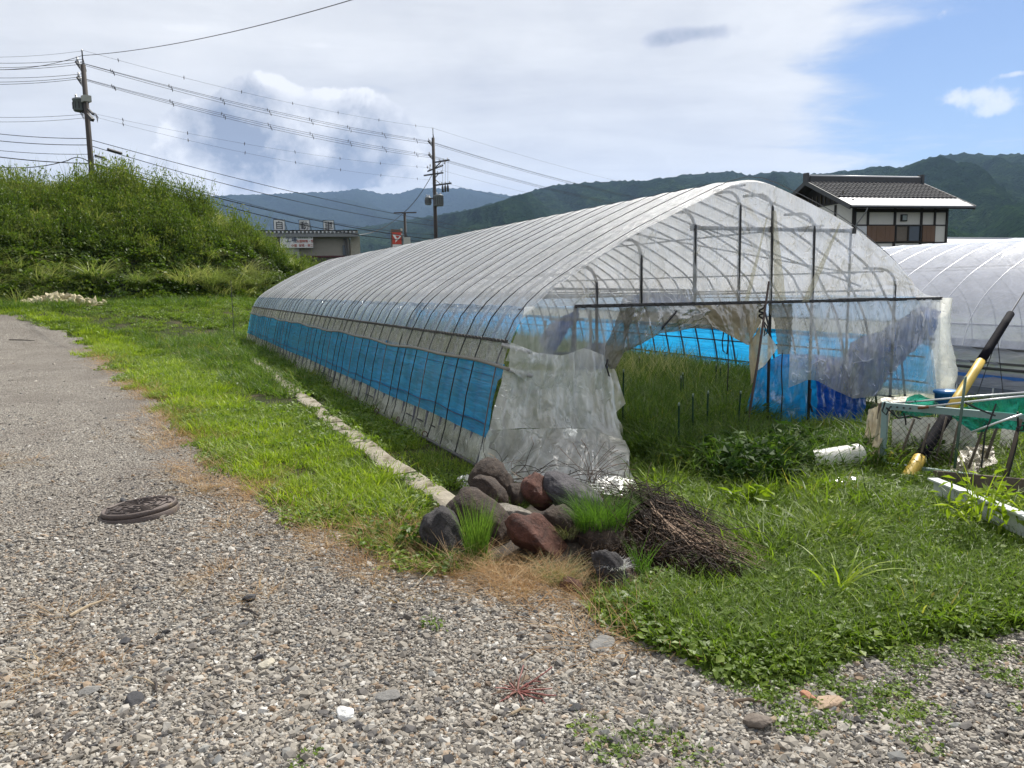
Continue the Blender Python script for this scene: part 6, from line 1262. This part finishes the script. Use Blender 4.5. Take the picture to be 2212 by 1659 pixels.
# ================================================================ manhole cover
iron = plain('cast_iron', (.095, .074, .066), .65, .2, .22, 8, .3, 90, ((.16, .12, .08), .56)); iron2 = plain('cast_iron_dark', (.040, .030, .027), .8, .1)
MC = empty('manhole_cover', (MH[0], MH[1], MH[2]+.02), .3, label='round brown cast iron manhole cover lying proud of the gravel', cat='manhole cover'); MC.rotation_euler = (math.radians(0), math.radians(-4.5), .1)
RM = .252
b = MB(); b.lathe([(0, .040), (RM*.88, .040), (RM*.89, .034), (RM*.93, .034), (RM*.94, .044), (RM*.985, .044), (RM, .038), (RM, .004), (RM*.9, 0), (0, 0)], n=72); b.obj('cover', iron, MC, True)
b = MB(); b.lathe([(RM*1.0, .0), (RM*1.035, .012), (RM*1.055, .008), (RM*1.06, -.03)], n=72); b.obj('rim', iron, MC, True)
def arcseg(r0, a0, a1, w=.008, h=.007):
    b = MB(); k = max(3, int((a1-a0)*8)); A = np.linspace(a0, a1, k)
    P = np.zeros((k, 4, 3))
    for i, a_ in enumerate(A):
        for j, (rr, z) in enumerate(((r0-w/2, .040), (r0-w/4, .040+h), (r0+w/4, .040+h), (r0+w/2, .040))): P[i, j] = (rr*math.cos(a_), rr*math.sin(a_), z)
    b.grid(P); return b
rings = [(RM*.14, 1), (RM*.30, 4), (RM*.46, 6), (RM*.62, 8), (RM*.78, 8)]
for q, (rr, nsg) in enumerate(rings):
    for k in range(nsg):
        a0 = 2*math.pi*k/nsg+q*.4; b = arcseg(rr, a0, a0+2*math.pi/nsg*(.86 if nsg > 1 else 1)); b.obj('raised_arc', iron2, MC)
        if nsg > 1: b = MB(); a1 = a0+2*math.pi/nsg*.86; b.beam((rr*math.cos(a1), rr*math.sin(a1), .043), ((rr+RM*.14)*math.cos(a1+.05), (rr+RM*.14)*math.sin(a1+.05), .043), .008, .008); b.obj('raised_bar', iron2, MC)
b = MB(); b.lathe([(.0, .049), (.022, .049), (.026, .040)], (0, RM*.86, 0), 18); b.obj('key_hole_boss', iron, MC, True)
b = MB(); b.box((0, RM*.86, .050), (.022, .006, .003)); b.obj('key_slot', iron2, MC)
# ================================================================ path slabs
slm = plain('slab_concrete', (.27, .24, .19), .9, 0, .4, 5, .6, 50, ((.10, .08, .045), .48))
PG = empty('slab_path', (P0[0], P0[1], 0), TH, kind='structure'); PG['label'] = 'row of old concrete slabs sunk in the grass along the tunnel'
l = -1.15; k = 0
while l < 15.2:
    L_ = rng.uniform(.52, .64) if l < 1.5 else rng.uniform(.5, .62); gap = rng.uniform(.01, .03) if (l < .6 or rng.random() < .93) else rng.uniform(.15, .5)
    wd = .21+rng.normal(0, .015); w0 = float(SLW(l))+rng.normal(0, .012)
    xs, ys = np.meshgrid(np.linspace(-.5, .5, 8), np.linspace(-.5, .5, 10), indexing='ij'); ed = np.maximum(np.abs(xs), np.abs(ys))*2
    V = np.stack([xs*wd+.012*(fbm(ys*7+k, xs*3, 980, 2)-.5)*(np.abs(xs) > .4), ys*L_+.012*(fbm(xs*7+k, ys*3, 981, 2)-.5)*(np.abs(ys) > .4), .034-.012*(ed > .98)+.006*(fbm(xs*4+k, ys*4, 982, 3)-.5)], -1)
    V2 = V.reshape(-1, 3); low_ = V2.copy(); low_[:, 2] = -.06; i = np.arange(80).reshape(8, 10); rim = np.concatenate([i[:, 0], i[-1, 1:], i[-2::-1, -1], i[0, -2:0:-1]])
    Fq = np.concatenate([gridfaces(8, 10), np.stack([rim, rim+80, np.roll(rim, -1)+80, np.roll(rim, -1)], -1)])
    Pw_ = P0+EV*w0+DV*(l+L_/2); zt_ = float(gz(Pw_[0], Pw_[1]))
    o = link('slab', fastmesh('slab', np.concatenate([V2, low_]), Fq, slm, False), PG, (w0, l+L_/2, zt_+.005)); o.rotation_euler = (rng.normal(0, .02), rng.normal(0, .02), rng.normal(0, .02)); l += L_+gap; k += 1
def projpx0(P): d = np.array(P)-CAM; z = d@_fw; return (1106+F*(d@_R)/z, 829.5-F*(d@_U)/z)
# rubble heap by the bank
d_ = ray(118, 652); tr_ = 32.7/(d_[0]*PN[0]+d_[1]*PN[1]); Pr = CAM+d_*tr_; Pr[2] = float(gz(Pr[0], Pr[1]))+.06
rb = MB(); rub = empty('rubble_heap', tuple(Pr), 0, label='small heap of pale yellow rubble in the grass at the embankment foot', cat='rubble')
rm_ = plain('rubble_pale', (.42, .37, .24), .9, 0, .35, 6); pm_ = [fastmesh('rubble_stone', pebble(60+k)[0]*.30, pebble(60+k)[1], rm_, False) for k in range(5)]
for k in range(150):
    a_ = rng.normal(0, .7); c_ = rng.normal(0, .35); h_ = .38*math.exp(-(a_*.9)**2-(c_*1.5)**2)*rng.uniform(.5, 1); o = link('rubble_stone', pm_[k % 5], rub, (a_*1.0+.15, c_, h_)); s = rng.uniform(.6, 1.25); o.scale = (s,)*3; o.rotation_euler = tuple(rng.uniform(0, 6, 3))
b = MB(); xs, ys = np.meshgrid(np.linspace(-1.8, 1.9, 24), np.linspace(-.9, .9, 12), indexing='ij'); b.grid(np.stack([xs, ys, .34*np.exp(-(xs*.85)**2-(ys*1.5)**2)-.06], -1)); b.obj('heap_soil', plain('heap_tan', (.20, .15, .09), .95, 0, .3, 4), rub, True)

# ================================================================ right hand corner: fence, guard tube, pipes
A = np.array([3.215, 6.13, 0.0]); top_ = at_depth(2183, 678, 7.55); ax = unit(top_-A)
GU = empty('guy_guard', tuple(A), 0, label='yellow and black striped guard tube leaning on a guy wire', cat='guy wire guard')
yel = plain('guard_yellow', (.50, .345, .05), .45, 0, .12, 6, .1, 30, ((.25, .18, .08), .66)); blk = plain('guard_black', (.006, .006, .010), .8, 0, .2, spec=.08)
Lg = float(np.linalg.norm(top_-A)); cuts = [-.12, .105, .43, .745, 1.0]
# cut lengths from the picture along the tube
def along(px, py):
    best = min(np.linspace(-.2, 1.1, 600), key=lambda t: np.linalg.norm(np.array(projpx(A+(top_-A)*t))-np.array([px, py]))); return best
def projpx(P): d = np.array(P)-CAM; z = d@_fw; return (1106+F*(d@_R)/z, 829.5-F*(d@_U)/z)
cuts = [-.10, along(1998, 996), along(2051, 888), along(2116, 778), 1.0]
rad_ = lambda t: .056+(.034-.056)*min(max(t, 0), 1)**.75
for k in range(4):
    t0, t1 = cuts[k], cuts[k+1]; b = MB(); ts = np.linspace(t0, t1, 5); b.tube([tuple((top_-A)*t) for t in ts], [rad_(t)+(.0015 if k % 2 else 0) for t in ts], 20); b.obj('yellow_band' if k % 2 == 0 else 'black_band', yel if k % 2 == 0 else blk, GU, True)
b = MB(); b.tube([tuple((top_-A)*.95), tuple((top_-A)*5.5)], .006, 5); b.obj('guy_wire', dsteel, GU)
cream = film('cream_cloth', (.50, .44, .32), clear=(.6, .55, .4), opac=1.1, trans=.35, dirtc=(.30, .22, .12), dirt=.5, wr=(8, 8, 4), wb=.6, gl=.25, rough=.5)
whs = film('white_sheet', (.46, .46, .43), clear=(.7, .7, .68), opac=1.05, trans=.3, dirtc=(.30, .27, .2), dirt=.4, wr=(8, 8, 4), wb=.5, gl=.3, rough=.5)
# mesh panel with its pale frame
FA = ground(1906, 1016); FA[2] = 0; FBv = at_depth(2225, 905, 5.72); FTA = at_depth(1913, 868, FA[1]); hA = FTA[2]; FD = unit([FBv[0]-FA[0], FBv[1]-FA[1], 0]); FL = 1.95; hB = hA+(FBv[2]-hA)*FL/np.linalg.norm((FBv-FA)[:2]); hB = hA
FE = empty('mesh_panel', (FA[0], FA[1], 0), math.atan2(FD[1], FD[0]), label='low panel of rusty chain link mesh in a pale green steel frame', cat='fence panel')
frm = plain('pale_frame', (.22, .31, .31), .5, .1, .15, 8)
b = MB(); b.box((0, 0, hA/2), (.045, .045, hA)); b.obj('post', frm, FE); b = MB(); b.box((1.32, 0, hA/2), (.055, .055, hA)); b.obj('post', frm, FE)
b = MB(); b.beam((0, -.02, hA-.03), (FL, -.02, hA-.03), .03, .055); b.obj('top_rail', frm, FE)
b = MB(); b.beam((0, 0, .06), (FL, 0, .06), .03, .03); b.obj('bottom_rail', frm, FE)
for u in (.02, .07, .12, .17): b = MB(); b.lathe([(0, .0), (.008, .002), (.008, .008)], n=8); o = b.obj('bolt', dsteel, FE); o.location = (.04+u, -.045, hA-.03); o.rotation_euler = (math.pi/2, 0, 0)
pit = .052; mw = plain('mesh_wire', (.060, .045, .038), .7, .2)
zs = np.arange(.07, hA-.08, pit/2)
b = MB(); b.tube([((pit/2)*(i % 2), .004*(1 if i % 2 else -1), z) for i, z in enumerate(zs)], .0018, 4, False); zme = b.mesh('mesh_wire', mw)
for k in range(int(FL/(pit/2))-1): 
    o = link('mesh_wire', zme, FE, (.03+k*pit/2*1.0, 0, 0))
    if k % 2: o.scale = (-1, 1, 1); o.location = (.03+k*pit/2+pit/2, .0, 0)
def loc_(px, py, Y_): return at_depth(px, py, Y_)
def rod(px0, py0, Y0, px1, py1, Y1, r, mat, label, cat='pole', name='pole', group=None):
    A, B = loc_(px0, py0, Y0), loc_(px1, py1, Y1); b = MB(); b.tube([tuple(A), tuple((A+B)/2+np.array([0, 0, .004])), tuple(B)], r, 8); return b.obj(name, mat, None, True, label=label, cat=cat, group=group)
alu = plain('bright_tube', (.60, .61, .62), .3, .5, .1, 10); woodm = plain('old_wood', (.11, .085, .065), .85, 0, .3, 14); grn = plain('green_rod', (.045, .085, .06), .5)
rod(1985, 881, 6.2, 2240, 853, 5.6, .0085, alu, 'shiny steel pipe with a rusty end resting on the mesh panel, lower of two', 'pipe', 'steel_pipe', 'steel pipes on the mesh panel')
b = MB(); A1, B1 = loc_(1983, 881.5, 6.19), loc_(2006, 879, 6.14); b.tube([tuple(A1), tuple(B1)], .0118, 8); b.obj('pipe_end', plain('rust_end', (.17, .07, .03), .8), None, True, label='rusty orange sleeve on the lower steel pipe end', cat='pipe sleeve')
rod(1925, 872, 6.5, 2240, 846, 5.9, .0085, alu, 'white steel pipe lying behind the lower one across the mesh panel', 'pipe', 'steel_pipe', 'steel pipes on the mesh panel')
rod(2098, 934, 5.75, 2208, 895, 5.55, .009, alu, 'pale pipe poking through the green net', 'pipe', 'steel_pipe')
rod(2086, 813, 5.95, 2062, 1012, 5.75, .011, grn, 'dark green plant rod leaning before the mesh panel', 'plant stake', 'green_rod')
for k, (x0, y0, x1, y1, Y_, rr, lab) in enumerate([(1975, 905, 1934, 1015, 6.45, .011, 'brown stick nearest the frame post'), (2008, 915, 1980, 1015, 6.3, .009, 'thin dark stick with a hooked top'), (2072, 905, 2050, 1010, 6.3, .009, 'dark stick right of the striped tube'), (2138, 890, 2092, 1012, 6.0, .010, 'stick leaning in the middle of the mesh panel'), (2160, 905, 2130, 990, 6.0, .012, 'short thick brown stick under the green net'), (2205, 905, 2170, 1035, 5.7, .014, 'crooked brown branch near the second frame post'), (2045, 900, 2015, 1018, 6.4, .008, 'faint stick just behind the striped tube')]):
    rod(x0, y0, Y_, x1, y1, Y_-.05, rr, woodm, lab+', behind the chain link mesh', 'stick', 'stick', 'sticks behind the mesh panel')
rod(1922, 870, 6.42, 1910, 868, 6.6, .01, woodm, 'stub of wood at the corner of the mesh panel', 'stick', 'stick')
rod(1903, 872, 6.55, 1940, 875, 6.4, .014, woodm, 'short wooden bar tied at the mesh panel corner', 'wooden bar', 'wooden_bar')
rod(1902, 872, 6.55, 1898, 905, 6.55, .016, woodm, 'stubby wooden peg holding the cream cloth', 'wooden peg', 'wooden_peg')
def sheet(name, A, B, mat, label, cat, n=40, m=30, fold=.03, seed=0, fine=.012, ff=4, kind=None):
    A = rs_line([tuple(q) for q in A], n); B = rs_line([tuple(q) for q in B], n); t = np.linspace(0, 1, m)[None, :, None]; P = A[:, None]*(1-t)+B[:, None]*t
    u = np.linspace(0, 1, n)[:, None]; tt = np.linspace(0, 1, m)[None, :]; P[..., 1] += fold*(fbm(u*ff*2, tt*1.1, 1000+seed, 3)-.5)*2+fine*(fbm(u*ff*6+tt*4, tt*8, 1020+seed, 3)-.5)*2
    b = MB(); b.grid(P); return b.obj(name, mat, None, True, label=label, cat=cat, kind=kind)
sheet('cream_cloth', [loc_(1878, 885, 6.75), loc_(1898, 876, 6.7), loc_(1925, 868, 6.6)], [loc_(1858, 962, 6.7), loc_(1882, 1020, 6.6), loc_(1912, 1022, 6.45)], cream, 'crumpled cream cloth hanging beside the mesh panel post', 'cloth', fold=.06, seed=1, fine=.02)
sheet('cloth_roll', [loc_(1902, 880, 6.5), loc_(1885, 960, 6.45), loc_(1862, 1035, 6.35)], [loc_(1920, 880, 6.5), loc_(1903, 960, 6.4), loc_(1892, 1040, 6.3)], cream, 'long tan rolled sheet leaning on the cream cloth', 'rolled sheet', 20, 16, .02, 2)
sheet('white_sheet', [loc_(1925, 905, 6.75), loc_(2010, 900, 6.7), loc_(2100, 908, 6.6), loc_(2128, 985, 6.55)], [loc_(1920, 1010, 6.6), loc_(2000, 1012, 6.55), loc_(2080, 1010, 6.5), loc_(2125, 1005, 6.5)], whs, 'large off white sheet standing behind the chain link mesh', 'sheet', 60, 30, .05, 3)
sheet('pale_cloth', [loc_(1900, 860, 7.1), loc_(1960, 856, 7.0), loc_(2020, 865, 6.9)], [loc_(1905, 874, 7.0), loc_(1960, 873, 6.9), loc_(2015, 874, 6.8)], cream, 'pale cloth folded along the top behind the mesh panel', 'cloth', 40, 8, .03, 4)
sheet('crumpled_sheet', [loc_(2065, 985, 6.2), loc_(2110, 960, 6.2), loc_(2150, 965, 6.2)], [loc_(2060, 1025, 6.0), loc_(2100, 1030, 6.0), loc_(2155, 1000, 6.0)], cream, 'crumpled beige sheet lying at the foot of the mesh panel', 'sheet', 40, 26, .12, 5, .04, 5)
sheet('white_board', [loc_(2170, 885, 6.9), loc_(2200, 870, 6.8)], [loc_(2150, 1010, 6.9), loc_(2190, 1015, 6.8)], whs, 'narrow cream board leaning behind the far part of the mesh panel', 'board', 14, 14, .01, 6)
netm = film('green_net_cloth', (.015, .20, .15), clear=(.06, .60, .45), opac=.62, trans=.5, dirtc=(.02, .15, .12), dirt=.3, wr=(30, 30, 6), wb=.5, gl=.1, rough=.6)
sheet('green_net', [loc_(1955, 862, 6.45), loc_(1985, 850, 6.4), loc_(2030, 872, 6.3)], [loc_(1945, 905, 6.35), loc_(1990, 898, 6.3), loc_(2050, 890, 6.2)], netm, 'small fold of green netting on the mesh panel corner', 'netting', 40, 20, .05, 7)
sheet('green_net', [loc_(2045, 893, 6.12), loc_(2130, 865, 5.95), loc_(2230, 848, 5.75)], [loc_(2105, 935, 5.95), loc_(2160, 925, 5.85), loc_(2230, 935, 5.7)], netm, 'wide green netting draped over the mesh panel', 'netting', 60, 30, .07, 8, .02)
# black straps on the frame
for k, pts in enumerate([[(1912, 868), (1906, 888), (1914, 896), (1922, 880)], [(1914, 880), (1940, 903), (1965, 898), (1990, 905)], [(1952, 892), (1956, 905), (1957, 918)], [(2152, 872), (2140, 905), (2128, 935), (2120, 1010)], [(2198, 890), (2200, 925), (2196, 960), (2178, 1030)], [(2195, 925), (2212, 918), (2210, 930), (2196, 930)], [(2085, 870), (2110, 882), (2150, 898)]]):
    b = MB(); Y_ = 6.05-.0*k if k > 2 else 6.3
    if k > 2: Y_ = 5.68
    b.tube([tuple(loc_(x, y, Y_)) for x, y in pts], .007, 5); b.obj('black_strap', blackm, None, label='black strap %s of the mesh panel' % ['looped round the corner post', 'sagging along the top rail', 'hanging short from the bolts', 'hanging long from the middle', 'hanging down the far end', 'knotted round the pipe end', 'stretched over the netting'][k], cat='strap', group='black straps on the mesh panel')
# blue bucket
Pb = loc_(2012, 872, 8.6); b = MB(); hb = Pb[2]+.02; b.lathe([(0, 0), (.09, 0), (.115, hb+.09), (.13, hb+.10), (.13, hb+.125), (.11, hb+.135), (0, hb+.14)], (0, 0, 0), 24)
b.obj('blue_bucket', plain('bucket_blue', (.02, .16, .42), .4, 0, .08), None, True, loc=(loc_(2042, 872, 8.6)[0], 8.6, 0), label='blue lidded bucket behind the mesh panel beside the tunnel corner', cat='bucket')
# big white pipe lying in the weeds
A1, B1 = ground(1753, 1047), ground(1890, 1038); rp = .095; Pa = np.array([A1[0]+.08, A1[1]+.28, rp+.02]); Pb2 = np.array([B1[0]+.02, B1[1]+.36, rp+.04]); b = MB(); u_ = unit(Pb2-Pa); s1_ = unit(np.cross(u_, [0, 0, 1])); s2_ = np.cross(s1_, u_)
th_ = np.linspace(0, 2*math.pi, 33)
for rr, fl in ((rp, 1), (rp-.006, -1)):
    Pq = np.zeros((2, 33, 3))
    for i, q in enumerate((Pa, Pb2)):
        for j, a_ in enumerate(th_): Pq[i, j] = q+(s1_*math.cos(a_)+s2_*math.sin(a_))*rr
    b.grid(Pq)
b.obj('white_pipe', plain('pvc_white', (.62, .60, .56), .35, 0, .1, 6, .1, 30, ((.3, .25, .18), .62)), None, True, label='thick white plastic pipe lying in the weeds by the tunnel mouth', cat='pipe')
sheet('plastic_scrap', [ground(1765, 1040, .08), ground(1820, 1030, .10), ground(1880, 1030, .06)], [ground(1770, 1060, .02), ground(1820, 1062, .03), ground(1885, 1055, .02)], f_low, 'crumpled clear plastic scrap in front of the white pipe', 'plastic scrap', 40, 16, .03, 9, .03, 5)
# white channel lying at the far right and dark edging boards
b = MB(); A1 = ground(2018, 1058, .10); B1 = ground(2260, 1160, .14); b.beam(tuple(A1), tuple(B1), .012, .11); b.beam(tuple(A1+np.array([0, .03, .075])), tuple(B1+np.array([0, .03, .075])), .075, .012)
b.obj('white_channel', plain('channel_white', (.50, .52, .52), .4, 0, .12, 5), None, label='long pale channel beam lying on edge in the grass below the mesh panel', cat='channel beam')
b = MB(); A2 = ground(2020, 1030, .05); B2 = ground(2260, 1055, .2); b.beam(tuple(A2), tuple(B2), .03, .10); b.obj('edging_board', woodm, None, label='weathered dark board edging the plot at the foot of the mesh', cat='board')
# thin marker stake at the far end of the tunnel
Pm = P0+EV*(-.35)+DV*(LEN+.2); b = MB(); b.tube([(0, 0, 0), (0, 0, 2.0)], .012, 6); b.obj('marker_stake', dsteel, None, loc=(Pm[0], Pm[1], 0), label='thin upright stake at the far corner of the tunnel', cat='stake')
# loose plastic at the foot of the front corner
sheet('plastic_scrap', [ground(988, 1030, .07), ground(1010, 1025, .08), ground(1030, 1032, .06)], [ground(985, 1052, .01), ground(1010, 1056, .01), ground(1030, 1056, .01)], f_low, 'white plastic scrap at the tunnel corner behind the rough brown boulder', 'plastic scrap', 24, 16, .05, 10, .03, 4)
